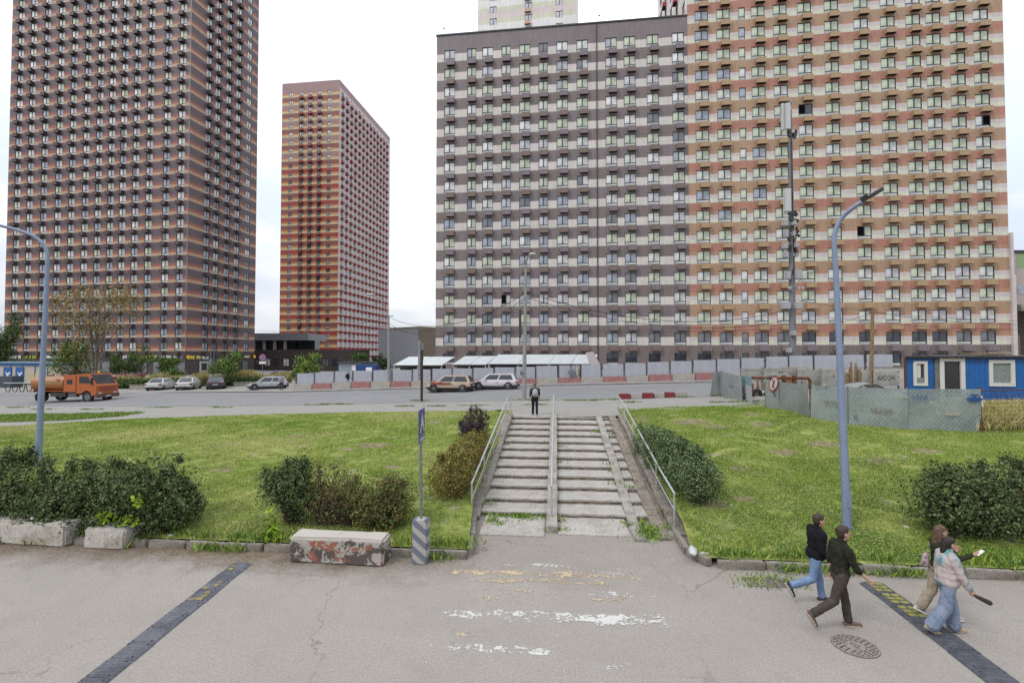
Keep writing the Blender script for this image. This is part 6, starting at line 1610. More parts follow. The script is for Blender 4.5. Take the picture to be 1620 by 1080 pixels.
# ------------------------------------------------------------ left of the street: site huts, hoops, planters
Yh = 72.0; a_, c_ = at(-22, 604, Yh), at(95, 603, Yh - 2.0); g_ = min(a_.z, c_.z); zt = at(40, 578, Yh - 1).z
ht = thing('site_huts', 'row of cream site huts with blue posts and doors behind the tank truck', 'site huts', (a_.x, a_.y, g_), atan2(c_.y - a_.y, c_.x - a_.x)); Wh = (c_.xy - a_.xy).length; Hh = zt - g_
M_CRM = mat('hut_cream', srgb(222, 214, 196, .5), .7, var=.05); M_HBL = mat('hut_blue', srgb(56, 116, 190, .5), .6)
nP = 6
for k in range(nP):
    mb = MB(); mb.box(Wh * k / nP + .06, 0, 0, Wh * (k + 1) / nP - .06, .2, Hh); mb.build('panel', M_CRM, ht)
    mb = MB(); mb.box(Wh * k / nP - .06, -.06, 0, Wh * k / nP + .06, .22, Hh); mb.build('post', M_HBL, ht)
mb = MB(); mb.box(-.1, -.15, Hh, Wh + .1, 2.5, Hh + .35); mb.build('fascia', M_HBL, ht)
mb = MB(); mb.box(-.2, -.3, Hh + .35, Wh + .2, 2.6, Hh + .5); mb.build('roof', mat('hut_roof', srgb(150, 196, 202, .5), .6), ht)
for px in (13, 36):
    x = at(px, 600, Yh - .6).x - a_.x; mb = MB(); mb.box(x - .7, -.1, .05, x + .7, -.01, Hh - .25); o = mb.build('door', M_HBL, ht)
    for (dx, dz, w_, h_) in ((-.1, Hh * .35, .35, .45), (-.3, Hh * .52, .2, .2), (.25, Hh * .5, .25, .25)):
        mb = MB(); mb.box(x + dx, -.12, dz, x + dx + w_, -.105, dz + h_); mb.build('notice', M_WHITE, o)
x = at(66, 600, Yh - 1).x - a_.x; mb = MB(); mb.box(x - 1.4, -.05, .15, x + 1.2, -.01, 1.3); mb.build('yellow_poster', mat('poster_yellow', srgb(232, 206, 130, .5), .7, col2=srgb(236, 226, 200, .5), vscale=1.2), ht)
mb = MB(); mb.box(0, 0, 0, 2.2, 1.5, 1.5); q = hit(-8, 613); mb.build('dark_bin', mat('bin_slate', srgb(92, 104, 116, .45), .7), None, q, label='dark slate bin cut by the left edge of the view', cat='bin')
hp = thing('hoop_fence', 'low white bar with bent hoops along the kerb left of the truck', 'hoop fence', hit(6, 620)); O3 = Vector(hp.location); E3 = hit(62, 620) - O3
mb = MB(); mb.tube([(0, 0, 1.05), (E3.x, E3.y, E3.z + 1.05)], .06, 6); mb.build('bar', M_STEEL_W, hp)
for k in range(5):
    b_ = E3 * ((k + .15) / 5); P = [b_ + Vector((E3.x / 6 * s_, 0, z)) for s_, z in ((0, .95), (.05, .5), (.25, .08), (.5, .02), (.75, .08), (.95, .5), (1, .95))]; mb = MB(); mb.tube(P, .045, 6); mb.build('hoop', M_DSTEEL, hp)
tr = thing('warning_post', 'striped red and white warning post behind the tank truck', 'warning post', hit(59, 634)); mb = MB()
for k in range(5): mb.box(-.16, -.05, k * .22, .16, .05, k * .22 + .21, k % 2)
mb.build('striped_body', [mat('warn_red', srgb(206, 80, 70, .5), .6), M_WHITE], tr)
b_ = hit(202, 613); bn = thing('stone_bench', 'low concrete bench slab at the kerb left of the parked cars', 'bench', b_); me = rough_block(2.0, .6, .35, 71, .06, .03, 4); me.materials.append(M_CONC_D); obj('seat', me, bn, (0, 0, .12)); me = rough_block(1.0, .4, .2, 72, .03, .02, 3); me.materials.append(M_CONC_D); obj('foot', me, bn)
# planter walls
for k, (p0, p1, py, lab) in enumerate(((205, 275, 605.5, 'low white planter wall behind the white cars'), (370, 440, 605, 'low white planter wall left of the silver car'))):
    Y = 62; A, B = at(p0, py, Y), at(p1, py, Y); g_ = gz(A.x, Y)
    root = thing('planter_wall', lab, 'planter', (A.x, Y, g_)); mb = MB(); mb.box(0, 0, -.1, B.x - A.x, .25, .5); mb.build('wall', M_CONC, root); mb = MB(); mb.box(-.05, -.04, .5, B.x - A.x + .05, .29, .56); mb.build('coping', M_CONC, root)

# litter
q = hit(1100, 878); mb = MB()
def rag(label, q, s, m, seed, name='litter', cat='litter', flat=.35):
    bm = bmesh.new(); bmesh.ops.create_icosphere(bm, subdivisions=2, radius=1)
    for v in bm.verts:
        n_ = mnoise.noise_vector(v.co * 1.7 + Vector((seed, 0, 0))); v.co = Vector((v.co.x * s[0], v.co.y * s[1], max(-.02, v.co.z * s[2]))) + n_ * .35 * min(s)
    me = bpy.data.meshes.new(name); bm.to_mesh(me); bm.free(); me.materials.append(m); me.polygons.foreach_set('use_smooth', [True] * len(me.polygons))
    return obj(name, me, None, q + Vector((0, 0, s[2] * .5)), seed, label=label, cat=cat)
M_BAG = mat('bag_white', srgb(226, 228, 226, .5), .4, spec=.5)
rag('white plastic bag lying on the grass by the right kerb corner', hit(1096, 876), (.26, .10, .09), M_BAG, 1.3, 'plastic_bag', 'bag')
rag('twisted tail of white plastic beside the bag', hit(1115, 877), (.12, .04, .03), M_BAG, 2.9, 'plastic_scrap', 'litter')
rag('pale paper scrap under the right hedge', hit(1156, 800), (.09, .06, .03), M_BAG, 4.1)
rag('pale paper scrap on the lawn above the men', hit(1434, 835), (.10, .05, .03), M_BAG, 5.1)
rag('crumpled paper on the grass by the open kerb on the left', hit(270, 848), (.08, .06, .04), M_BAG, 6.3)
q = hit(88, 836); bt_ = thing('bottle', 'small dark bottle standing on the long concrete block', 'bottle', (q.x, KY - KS * q.x - .02, .555)); mb = MB(); mb.tube([(0, 0, 0), (0, 0, .13), (0, 0, .17), (0, 0, .23)], [.035, .035, .014, .014], 10); mb.build('glass', M_DGLASS, bt_); mb = MB(); mb.cyl((0, 0, .05), .0365, .06, 12); mb.build('label', M_WHITE, bt_)
# ------------------------------------------------------------ shrubs
LF = lambda n, r, g, b, k=0.62: mat(n, srgb(r, g, b, k), .75, spec=.14)
L_DK = [LF('leaf_deep', 62, 76, 48), LF('leaf_dark', 78, 94, 58), LF('leaf_mid', 104, 122, 72), LF('leaf_grey', 118, 128, 92)]
L_MIX = [LF('leaf_dark', 0, 0, 0), LF('leaf_olive', 110, 112, 64), LF('leaf_brown', 124, 96, 66), LF('leaf_mid', 0, 0, 0)]
L_YEL = [LF('leaf_olive', 0, 0, 0), LF('leaf_gold', 160, 146, 74), LF('leaf_moss', 122, 132, 62), LF('leaf_rust', 138, 92, 62)]
L_HDG = [LF('hedge_dark', 72, 92, 56), LF('hedge_mid', 100, 124, 78), LF('hedge_pale', 134, 152, 110), LF('leaf_dark', 0, 0, 0)]
L_LIME = [LF('lime_leaf', 156, 184, 56), LF('lime_dark', 120, 152, 50)]
L_TREE = [LF('tree_dark', 70, 92, 50), LF('tree_mid', 96, 122, 60), LF('tree_pale', 132, 154, 84)]
L_BIRCH = [LF('birch_gold', 176, 150, 90), LF('birch_olive', 142, 138, 86), LF('birch_brown', 158, 128, 88), LF('tree_mid', 0, 0, 0)]
def shrub(label, px, py, blobs, n, size, mats, seed, w=None, back=0.5, stems=14, lump=.28, shell=.55, name='shrub', cat='shrub', group=None, twig=None, up=.3):
    h_ = hit(px, py); root = thing(name, label, cat, h_, 0, group)
    r_ = random.Random(seed); tips = []; sprigs = []
    ns_ = int(9 * len(blobs)) if name == 'shrub' else int(5 * len(blobs))
    for _ in range(ns_ if name != 'seedling' else 0):
        c, rr = r_.choice(blobs); a = r_.uniform(0, 6.28); el = r_.uniform(-.1, 1.35); f = r_.uniform(.88, 1.14 if name == 'shrub' else 1.0)
        p = (c[0] + rr[0] * cos(a) * cos(el) * f, c[1] + rr[1] * sin(a) * cos(el) * f, max(.1, c[2] + rr[2] * sin(el) * f)); q_ = r_.uniform(.10, .24) * (1 if name == 'shrub' else .8)
        sprigs.append((p, (q_ * .8, q_ * .8, q_ * r_.uniform(.8, 1.5)))); tips.append(p)
    leaves('foliage', blobs, int(n * .72), size, mats, root, seed, shell, w, lump * 1.25, up, voids=int(9 * len(blobs)) if name == 'shrub' else (6 * len(blobs) if name == 'hedge' else 0))
    if sprigs: leaves('outer_sprigs', sprigs, int(n * .28), size, mats, root, seed + 500, .95, w, .4, up)
    for _ in range(stems):
        c, rr = r_.choice(blobs); a = r_.uniform(0, 6.28); f = r_.uniform(.5, 1.0)
        tips.append((c[0] + rr[0] * cos(a) * f, c[1] + rr[1] * sin(a) * f, c[2] + rr[2] * r_.uniform(.1, .95)))
    cx = [b[0][0] for b in blobs]
    twigs('branch', lambda q: (q.choice(cx) * .8 + q.uniform(-.15, .15), q.uniform(-.15, .15) + blobs[0][0][1] * .8, 0), tips, .018, twig or M_TWIG, root, seed)
    return root
G1 = 'dark shrubs along the lower kerb'
shrub('dark shrub cut by the left edge beside the lamp pole', 8, 845, [((-.3, .5, 1.0), (.9, .8, .95)), ((.2, .4, .5), (.9, .7, .55)), ((-1.3, .5, .9), (.9, .8, .9))], 19000, .034, L_DK, 11, group=G1)
shrub('broad dark shrub behind the long concrete block', 100, 850, [((-.1, .5, .85), (1.0, .8, .85)), ((.6, .5, 1.0), (.7, .7, .8)), ((-.9, .4, .6), (.6, .6, .6)), ((.1, .2, .35), (1.1, .5, .4))], 26000, .034, L_DK, 12, group=G1)
sh = shrub('largest dark shrub, with lime leaves in it, behind the short concrete block', 212, 850, [((-.55, .5, .85), (.85, .8, .82)), ((.2, .5, .92), (.9, .8, .92)), ((.75, .4, .6), (.5, .6, .6)), ((-.1, .2, .35), (1.05, .5, .4))], 30000, .034, L_DK, 13, group=G1)
leaves('lime_leaves', [((.35, -.35, .95), (.16, .1, .2)), ((-.5, -.3, .6), (.25, .1, .3)), ((.1, -.35, .55), (.3, .1, .16))], 130, .065, L_LIME, sh, 14, .9)
shrub('bushy dark green shrub left of the twiggy one by the peeling block', 452, 838, [((-.15, .5, 1.15), (.62, .6, .5)), ((.15, .4, .65), (.5, .5, .55)), ((-.1, .3, .95), (.6, .5, .4))], 17000, .034, L_DK + [L_HDG[1]], 15, group=G1, lump=.35)
shrub('half bare twiggy shrub in the middle behind the peeling block', 520, 842, [((0, .5, .95), (.66, .5, .72)), ((.1, .4, .4), (.75, .5, .4)), ((-.4, .5, .6), (.4, .4, .55)), ((.5, .5, .6), (.4, .4, .5))], 8000, .028, L_MIX, 16, group=G1, stems=80, shell=.9)
shrub('olive and brown shrub right of the twiggy one by the peeling block', 605, 848, [((0, .5, .75), (.68, .6, .62)), ((-.2, .4, .45), (.7, .5, .45))], 19000, .028, L_MIX + [L_YEL[2]], 17, group=G1)
shrub('small lime green maple seedling left of the peeling block', 428, 862, [((0, .05, .45), (.14, .1, .4)), ((.05, .0, .2), (.2, .12, .2))], 150, .075, L_LIME, 18, stems=3, name='seedling', cat='seedling')
shrub('clipped brown and gold hedge climbing beside the left handrail', 716, 795, [((-.12, .3, .68), (.70, .65, .68)), ((-.02, 1.3, .70), (.66, .8, .68)), ((.12, 2.5, .72), (.62, .8, .66)), ((.26, 3.7, .76), (.58, .7, .64)), ((.40, 4.7, .8), (.52, .6, .58))], 34000, .028, L_YEL + [L_MIX[2]], 19, w=[1.2, 1.2, 1.2, .7, .9], lump=.12, shell=.4, name='hedge', cat='hedge')
q_ = hit(753, 696); shrub('dark purple topped shrub at the far end of the gold hedge', 752, 700, [((0, .4, .75), (.66, .55, .6)), ((-.1, -.3, .5), (.5, .5, .5))], 6500, .034, [LF('leaf_plum', 84, 72, 74), LF('leaf_plum_dark', 62, 54, 58)], 20)
shrub('clipped grey green hedge climbing beside the right handrail', 1102, 808, [((.18, .4, .78), (.66, .6, .78)), ((.2, 1.5, .80), (.74, .8, .76)), ((.25, 2.8, .82), (.76, .9, .76)), ((.30, 4.2, .84), (.76, .9, .74)), ((.35, 5.6, .86), (.74, .8, .70))], 52000, .029, L_HDG, 21, lump=.14, shell=.4, name='hedge', cat='hedge')
shrub('large dark spreading shrub at the right edge behind the women', 1575, 868, [((-.1, .7, .95), (.9, .8, .8)), ((.9, .7, 1.0), (1.0, .8, .85)), ((-.8, .6, .85), (.6, .6, .6)), ((.4, .4, .6), (1.2, .6, .5)), ((1.9, .7, .9), (1, .8, .8))], 34000, .036, L_DK, 22, stems=60, lump=.3)
# soil and litter patches under shrubs
M_SOIL = mat('bare_soil', srgb(120, 104, 84, .42), .95, var=.3, vscale=5)
# low leafy weeds on the near part of the right lawn
rr = random.Random(31)
def leafy(label, s0, s1, t0, t1, n, size, mats, seed):
    rng = np.random.default_rng(seed); s = rng.uniform(s0, s1, n); t = t0 + (t1 - t0) * rng.random(n) ** 1.4
    k = np.sin(s * 1.9 + 1.2 * np.sin(t * 1.7)) * np.sin(t * 2.3 + s) > rng.uniform(-.9, .6, n); s, t = s[k], t[k]; n = len(s)
    x = (s + KS * t) / KN; y = KY + (-KS * s + t) / KN; z = H(x, y) + rng.uniform(.02, .12, n)
    P = np.stack([x, y, z], 1); nrm = rng.normal(size=(n, 3)) * .5 + np.array([0, -.1, 1]); nrm /= np.linalg.norm(nrm, axis=1)[:, None]
    a = np.cross(nrm, rng.normal(size=(n, 3))); a /= np.linalg.norm(a, axis=1)[:, None]; b = np.cross(nrm, a); sz = size * rng.uniform(.5, 1.3, n)[:, None]
    V = np.stack([P - a * sz, P + b * sz * .6, P + a * sz, P - b * sz * .6], 1).reshape(-1, 3)
    return obj('ground_cover', np_mesh('ground_cover', V, np.arange(4 * n).reshape(n, 4), mats, rng.integers(0, len(mats), n)), kind='stuff', label=label, cat='ground cover')
leafy('clover and leafy weeds low on the right lawn', S_R + .1, 14, .35, 7, 60000, .022, [LF('clover', 112, 142, 66), LF('clover_pale', 150, 172, 96), LF('clover_dark', 92, 118, 56)], 40)
leafy('clover and leafy weeds low on the left lawn', -16, S_L - .1, .35, 4, 30000, .020, [LF('clover', 0, 0, 0), LF('clover_dark', 0, 0, 0)], 41)

# ------------------------------------------------------------ trees across the street
def tree(label, px, py, Y, top_py, crown_w, n, size, mats, seed, trunk=.12, trunks=1, bare=.25, name='tree', w=None, shape=1.0, limbs=12, bark=None, shell=.8):
    a_ = at(px, py, Y); g_ = gz(a_.x, Y); hgt = at(px, top_py, Y).z - g_; root = thing(name, label, 'tree', (a_.x, Y, g_)); r_ = random.Random(seed)
    mb = MB(); tips = []; blobs = []
    for k in range(trunks):
        lx = (k - (trunks - 1) / 2) * .5; pts = [(lx * .5, 0, -.1), (lx + r_.uniform(-.1, .1), r_.uniform(-.2, .2), hgt * .35), (lx * 1.6 + r_.uniform(-.3, .3), 0, hgt * .7), (lx * 2 + r_.uniform(-.2, .2), 0, hgt * .93)]
        mb.tube(pts, [trunk, trunk * .8, trunk * .45, trunk * .12], 8)
    mb.build('trunk', bark or M_BARK, root, smooth=True)
    for k in range(limbs):
        z = hgt * (bare + (1 - bare) * r_.uniform(.05, .85)); a = r_.uniform(0, 6.28); rad = crown_w / 2 * r_.uniform(.45, .95) * (1 - .5 * max(0, z / hgt - .6)); e = (cos(a) * rad, sin(a) * rad * .8, min(hgt * .96, z + rad * .55)); tips.append(e)
        blobs.append((e, (crown_w * .20 * r_.uniform(.7, 1.2), crown_w * .18, crown_w * .15 * shape * r_.uniform(.8, 1.2))))
    blobs.append(((0, 0, hgt * (bare + 1) / 2), (crown_w * .3, crown_w * .26, hgt * (1 - bare) * .36)))
    lb = MB()
    for e in tips:
        z0 = e[2] * r_.uniform(.45, .7); lb.tube([(0, 0, z0), (e[0] * .5, e[1] * .5, z0 + (e[2] - z0) * .45), e], [trunk * .4, trunk * .25, trunk * .06], 5)
    lb.build('limb', bark or M_BARK, root, smooth=True, kind='stuff')
    leaves('crown', blobs, n, size, mats, root, seed, shell, w, .35)
    return root
tree('sparse autumn birch with pale limbs in front of the dark tower behind the truck', 152, 596, 63, 458, 9.5, 4600, .12, L_BIRCH, 51, .17, 3, .38, limbs=26, w=[1.2, 1, 1, .5], bark=mat('birch_bark', srgb(178, 170, 156, .42), .9, col2=srgb(90, 80, 70, .4), vscale=6))
tree('bushy green tree low behind the orange truck', 122, 598, 66, 547, 6.4, 4400, .12, L_TREE + L_BIRCH[:1], 52, .12, 2, .12, limbs=14, shape=1.3)
tree('small dark round tree beside the red van', 197, 600, 76, 563, 4.2, 3600, .12, L_TREE[:2], 53, .09, 1, .2)
tree('thin young tree behind the leftmost white car', 224, 602, 66, 548, 3.2, 900, .11, L_TREE, 54, .06, 1, .35)
tree('round light green tree between the lamp post and the tower corner', 271, 601, 68, 568, 3.9, 4600, .11, L_TREE[1:] + [L_TREE[1]], 55, .08, 1, .12)
tree('taller light green tree behind the dark purple car', 357, 606, 62, 554, 3.6, 4600, .11, L_TREE[1:] + [L_TREE[1]], 56, .08, 1, .22, shape=1.3)
tree('bright green bush left of the hoarding end', 481, 598, 60, 563, 3.6, 3600, .11, L_TREE[1:] + L_LIME[1:], 57, .07, 2, .05)
tree('dark green tree behind the hoarding under the red tower', 570, 600, 84, 561, 3.6, 3000, .12, L_TREE[:2], 58, .09, 1, .1)
tree('dark tree behind the left street pole', 606, 600, 80, 563, 3.2, 2200, .12, L_TREE[:1] + L_DK[:1], 59, .09, 1, .1)
tree('dark leafy tree cut by the left edge beyond the site huts', -6, 596, 84, 500, 7.5, 7000, .15, L_TREE[:2] + L_DK[:1], 60, .2, 1, .1, shape=1.5)
tree('dark bush behind the site huts beside the dark tower', 30, 596, 84, 572, 3.0, 1500, .12, L_TREE[:2], 61, .08, 1, .05)
# planted beds: clipped hedge below, feathery grasses above
L_FEA = [LF('feather_gold', 196, 178, 116, .6), LF('feather_pale', 206, 192, 142, .6), LF('feather_green', 150, 152, 92, .6)]
def bed(label, p0, p1, Y, pt, pb, hedge, seed):
    A, B = at(p0, pb, Y), at(p1, pb, Y); g_ = gz(A.x, Y); W_ = B.x - A.x; zt = at(p0, pt, Y).z - g_; root = thing('flower_bed', label, 'flower bed', (A.x, Y, g_))
    if hedge: leaves('hedge', [((W_ * (k + .5) / 6, 0, zt * .30), (W_ / 9, .7, zt * .34)) for k in range(6)], 3200, .10, L_HDG[:2] + L_TREE[:1], root, seed, .5)
    rng = np.random.default_rng(seed); n = 2600; x = rng.uniform(0, W_, n); y = rng.uniform(.2, 2.2, n); hh = zt * (0.75 + .25 * np.sin(x * 1.1 + seed) * np.sin(x * .37)) * rng.uniform(.7, 1.1, n); an = rng.uniform(0, 6.28, n); ln = hh * rng.uniform(.05, .35, n)
    b_ = np.stack([x, y, np.zeros(n)], 1); t_ = np.stack([x + np.cos(an) * ln, y + np.sin(an) * ln, hh], 1); sd = np.stack([np.full(n, .05), np.zeros(n), np.zeros(n)], 1); m_ = b_ * .25 + t_ * .75
    V = np.stack([b_, m_ + sd, t_, m_ - sd], 1).reshape(-1, 3); obj('feather_grass', np_mesh('feather_grass', V, np.arange(4 * n).reshape(n, 4), L_FEA, rng.integers(0, 3, n)), root, kind='stuff')
    return root
bed('bed of feathery gold grass and hedge behind the leftmost white car', 183, 246, 63.5, 589, 606, True, 71)
bed('bed of gold grass behind the second white car', 262, 312, 64, 588, 604, True, 72)
bed('long bed of pale feathery grass and hedge behind the purple car', 338, 412, 63.5, 585.5, 606, True, 73)
bed('bed of pale feathery grass behind the silver car', 410, 450, 65, 588, 605, True, 74)
# ------------------------------------------------------------ vehicles
M_RIM = mat('wheel_rim', srgb(170, 172, 176, .45), .35, metal=.6); M_TYRE = mat('tyre', (.02, .02, .021), .85)
M_TRIM = mat('black_trim', (.022, .022, .024), .6); M_LAMP = mat('clear_lamp', srgb(216, 218, 222, .5), .15, spec=.6); M_TAIL = mat('tail_lamp', srgb(150, 30, 34, .55), .2, spec=.6); M_PLATE = mat('number_plate', srgb(222, 222, 222, .5), .5)
def paint(name, col, rough=.25):
    m = mat(name, col, rough, spec=.5, var=.04, vscale=1.5); m.node_tree.nodes['Principled BSDF'].inputs['Coat Weight'].default_value = .7; m.node_tree.nodes['Principled BSDF'].inputs['Coat Roughness'].default_value = .06; return m
WM = {}
def wheel(root, x, y, r, w_, out):
    k = (r, w_, out)
    if k not in WM:
        mb = MB(); prof = [(r * .62, -.5), (r * .93, -.5), (r, -.36), (r, .36), (r * .93, .5), (r * .62, .5)]; n = 22; o = 0
        for i in range(n):
            for (rr, yy) in prof: mb.v.append((rr * cos(2 * pi * i / n), yy * w_, rr * sin(2 * pi * i / n)))
        for i in range(n):
            for q in range(5): mb.f.append((i * 6 + q, i * 6 + q + 1, ((i + 1) % n) * 6 + q + 1, ((i + 1) % n) * 6 + q)); mb.m.append(0)
        t = mb.mesh('wheel', [M_TYRE], smooth=True); mb = MB(); mb.cyl((0, -w_ * .3 if out > 0 else -w_ * .38, 0), r * .63, w_ * .68, 20, axis='y')
        for s in range(5):
            a = 2 * pi * s / 5; mb.box(r * .1, out * w_ * .40 - .012, -.03, r * .58, out * w_ * .40 + .012, .03, 0, Matrix.Rotation(a, 4, 'Y'))
        mb.cyl((0, out * w_ * .4 - .02, 0), r * .16, .04, 12, axis='y'); WM[k] = (t, mb.mesh('rim', [M_RIM]))
    t, rm_ = WM[k]; o = obj('wheel', t, root, (x, y, r)); obj('rim', rm_, o)
def car(label, cat, px, py, heading, pm, L=4.6, W=1.8, Hh=1.45, suv=False, roofm=None, group=None, name='parked_car', low=None, r=.33):
    g_ = hit(px, py); root = thing(name, label, cat, g_, heading, group)
    hw = W / 2; sl = .28 if suv else .2; h2 = L / 2
    bz = Hh * (.60 if suv else .62)             # belt line
    if suv: st_ = [(-h2, .55, bz * .95, .86), (-h2 + .12, sl + .1, bz, .95), (-h2 * .6, sl, bz + .02, 1), (0, sl, bz, 1), (h2 * .42, sl, bz - .01, 1), (h2 * .5, sl, bz - .03, .99), (h2 * .85, sl, bz - .14, .94), (h2 - .08, sl + .08, bz - .24, .86), (h2, .48, bz - .42, .74)]
    else: st_ = [(-h2, .45, bz * .93, .84), (-h2 + .14, sl + .1, bz + .02, .93), (-h2 * .62, sl, bz + .03, 1), (0, sl, bz, 1), (h2 * .38, sl, bz - .03, 1), (h2 * .5, sl, bz - .05, .99), (h2 * .82, sl, bz - .15, .93), (h2 - .1, sl + .06, bz - .26, .84), (h2, .4, bz - .42, .70)]
    mb = MB(); ns = 12
    for (x, z0, z1, k) in st_:
        w_ = hw * k; zm = z0 + (z1 - z0) * .5
        half = [(w_ * .86, z0), (w_ * .98, z0 + .10), (w_, zm), (w_ * .985, z1 - .16), (w_ * .95, z1 - .04), (w_ * .82, z1)]
        ring_ = [(x, y, z) for y, z in half] + [(x, -y, z) for y, z in half[::-1]]
        mb.v += ring_
    for i in range(len(st_) - 1):
        for q in range(ns): mb.f.append((i * ns + q, i * ns + (q + 1) % ns, (i + 1) * ns + (q + 1) % ns, (i + 1) * ns + q)); mb.m.append(1 if (low and q in (0, 10, 11)) else 0)
    mb.f.append(tuple(range(ns))[::-1]); mb.m.append(0); mb.f.append(tuple((len(st_) - 1) * ns + q for q in range(ns))); mb.m.append(0)
    # cabin: base rectangle to roof rectangle
    if suv: xr0, xr1, xf1, xf0 = -h2 + .10, -h2 + .42, .18 * L - .28, .18 * L + .45
    else: xr0, xr1, xf1, xf0 = -h2 + .62, -h2 + 1.35, .10 * L - .10, .10 * L + .75
    wb, wt = hw * .90, hw * .68; zb = bz - .03
    B4 = [(xr0, -wb, zb), (xf0, -wb, zb), (xf0, wb, zb), (xr0, wb, zb)]; T4 = [(xr1, -wt, Hh - .03), (xf1, -wt, Hh - .04), (xf1, wt, Hh - .04), (xr1, wt, Hh - .03)]
    mid = [(xr1 + .1, -wt * .8, Hh), (xf1 - .15, -wt * .8, Hh - .01), (xf1 - .15, wt * .8, Hh - .01), (xr1 + .1, wt * .8, Hh)]
    o = len(mb.v); mb.v += B4 + T4 + mid
    for q in range(4):
        mb.f.append((o + q, o + (q + 1) % 4, o + 4 + (q + 1) % 4, o + 4 + q)); mb.m.append(0); mb.f.append((o + 4 + q, o + 4 + (q + 1) % 4, o + 8 + (q + 1) % 4, o + 8 + q)); mb.m.append(0)
    mb.f.append((o + 8, o + 9, o + 10, o + 11)); mb.m.append(0)
    me = mb.mesh('body', [pm, low or pm], smooth=True); obj('body', me, root)
    V = lambda p: Vector(p)
    def pane(nm, a, b, c, d, ins, off):
        a, b, c, d = V(a), V(b), V(c), V(d); cen = (a + b + c + d) / 4; n_ = (b - a).cross(d - a).normalized()
        if n_.dot(cen - Vector((cen.x * .6, 0, .8))) < 0: n_ = -n_
        q = [p.lerp(cen, ins) + n_ * off for p in (a, b, c, d)]; m2 = MB(); m2.quad(*q); m2.build(nm, M_DGLASS, root)
    pane('rear_window', B4[0], B4[3], T4[3], T4[0], .12, .008); pane('windscreen', B4[1], B4[2], T4[2], T4[1], .10, .008)
    for sgn in (0, 1):
        i0, i1 = (0, 1) if sgn == 0 else (3, 2)
        b0, b1, t0, t1 = V(B4[i0]), V(B4[i1]), V(T4[i0]), V(T4[i1])
        for f0, f1 in ((.08, .50), (.53, .92)):
            pane('side_window', b0.lerp(b1, f0).lerp(t0.lerp(t1, f0), .12), b0.lerp(b1, f1).lerp(t0.lerp(t1, f1), .12), b0.lerp(b1, f1).lerp(t0.lerp(t1, f1), .88), b0.lerp(b1, f0).lerp(t0.lerp(t1, f0), .88), .02, .008)
    for sy in (-1, 1):
        for x in (-h2 * .60, h2 * .62):
            m2 = MB(); m2.cyl((x, sy * (hw - .05) - .035, r), r * 1.16, .07, 24, axis='y'); m2.build('wheel_arch', M_TRIM, root); wheel(root, x, sy * (hw - .10), r, .22, sy)
        m2 = MB(); m2.box(-h2 - .01, sy * hw * .80 - .17, bz * .74, -h2 + .18, sy * hw * .80 + .12, bz * .90); m2.build('tail_light', M_TAIL, root)
        m2 = MB(); m2.box(h2 - .26, sy * hw * .66 - .18, bz - .44, h2 - .02, sy * hw * .66 + .14, bz - .30); m2.build('headlight', M_LAMP, root)
        m2 = MB(); m2.box(xf0 - .55, sy * (hw * .96) - (.0 if sy > 0 else .14), zb + .02, xf0 - .38, sy * hw * .96 + (.14 if sy > 0 else .0), zb + .16); m2.build('wing_mirror', pm, root)
        m2 = MB(); m2.box(-.10 * L, sy * hw * .995 - .008, bz - .2, -.10 * L + .18, sy * hw * .995 + .008, bz - .16); m2.build('door_handle', M_TRIM, root)
    m2 = MB(); m2.box(-h2 - .03, -.26, bz * .60, -h2 + .03, .26, bz * .72); m2.build('number_plate', M_PLATE, root)
    m2 = MB(); m2.box(-h2 - .02, -hw * .78, .28, -h2 + .2, hw * .78, .42); m2.build('rear_bumper', M_TRIM, root)
    m2 = MB(); m2.box(h2 - .16, -hw * .58, .26, h2 + .02, hw * .58, .40); m2.build('front_grille', M_TRIM, root)
    m2 = MB(); m2.box(h2 - .04, -.26, .42, h2 + .03, .26, .53); m2.build('number_plate', M_PLATE, root)
    m2 = MB(); m2.box(-h2 * .9, -hw * .8, .12, h2 * .9, hw * .8, .3); m2.build('underbody', M_TRIM, root)
    return root
P_W = paint('paint_white', srgb(232, 232, 232, .55)); P_PUR = paint('paint_dark_purple', srgb(72, 56, 74, .45)); P_SIL = paint('paint_silver', srgb(196, 198, 202, .5)); P_TAN = paint('paint_sand', srgb(206, 186, 156, .5)); P_RED = paint('paint_red', srgb(176, 48, 44, .55)); P_SLT = paint('paint_slate', srgb(84, 92, 104, .45)); P_PNK = paint('paint_pearl_white', srgb(232, 224, 226, .55)); P_REDD = paint('paint_dull_red', srgb(170, 70, 58, .5))
GC = 'cars parked at the kerb across the street'
car('white saloon car parked leftmost of three in a row, seen from behind', 'car', 256, 616, radians(101), P_W, 4.7, 1.85, 1.44, group=GC)
car('white saloon car parked between the other white car and the purple one', 'car', 299, 615.5, radians(108), P_W, 4.6, 1.8, 1.47, group=GC)
car('dark purple saloon car parked rightmost of the three, seen from behind', 'car', 343, 614.5, radians(117), P_PUR, 4.7, 1.85, 1.47, group=GC)
car('silver crossover car turned towards the road beside the hoarding end', 'car', 424, 616, radians(205), P_SIL, 3.9, 1.7, 1.38, suv=True, name='crossover_car', low=M_TRIM)
t_ = car('sand coloured off road car with red flanks driving left on the upper road', 'car', 713, 619.5, radians(172), P_TAN, 3.95, 1.65, 1.40, suv=True, name='offroad_car', r=.33, low=M_TRIM)
mb = MB(); 
for sy in (-1, 1): mb.box(-.2, sy * .828 - .012, .62, 1.5, sy * .828 + .012, .80)
mb.build('red_flank', P_REDD, t_, kind='stuff')
car('pearl white crossover car driving left just behind the sand coloured one', 'car', 783, 615.5, radians(172), P_PNK, 4.1, 1.66, 1.36, suv=True, name='crossover_car')
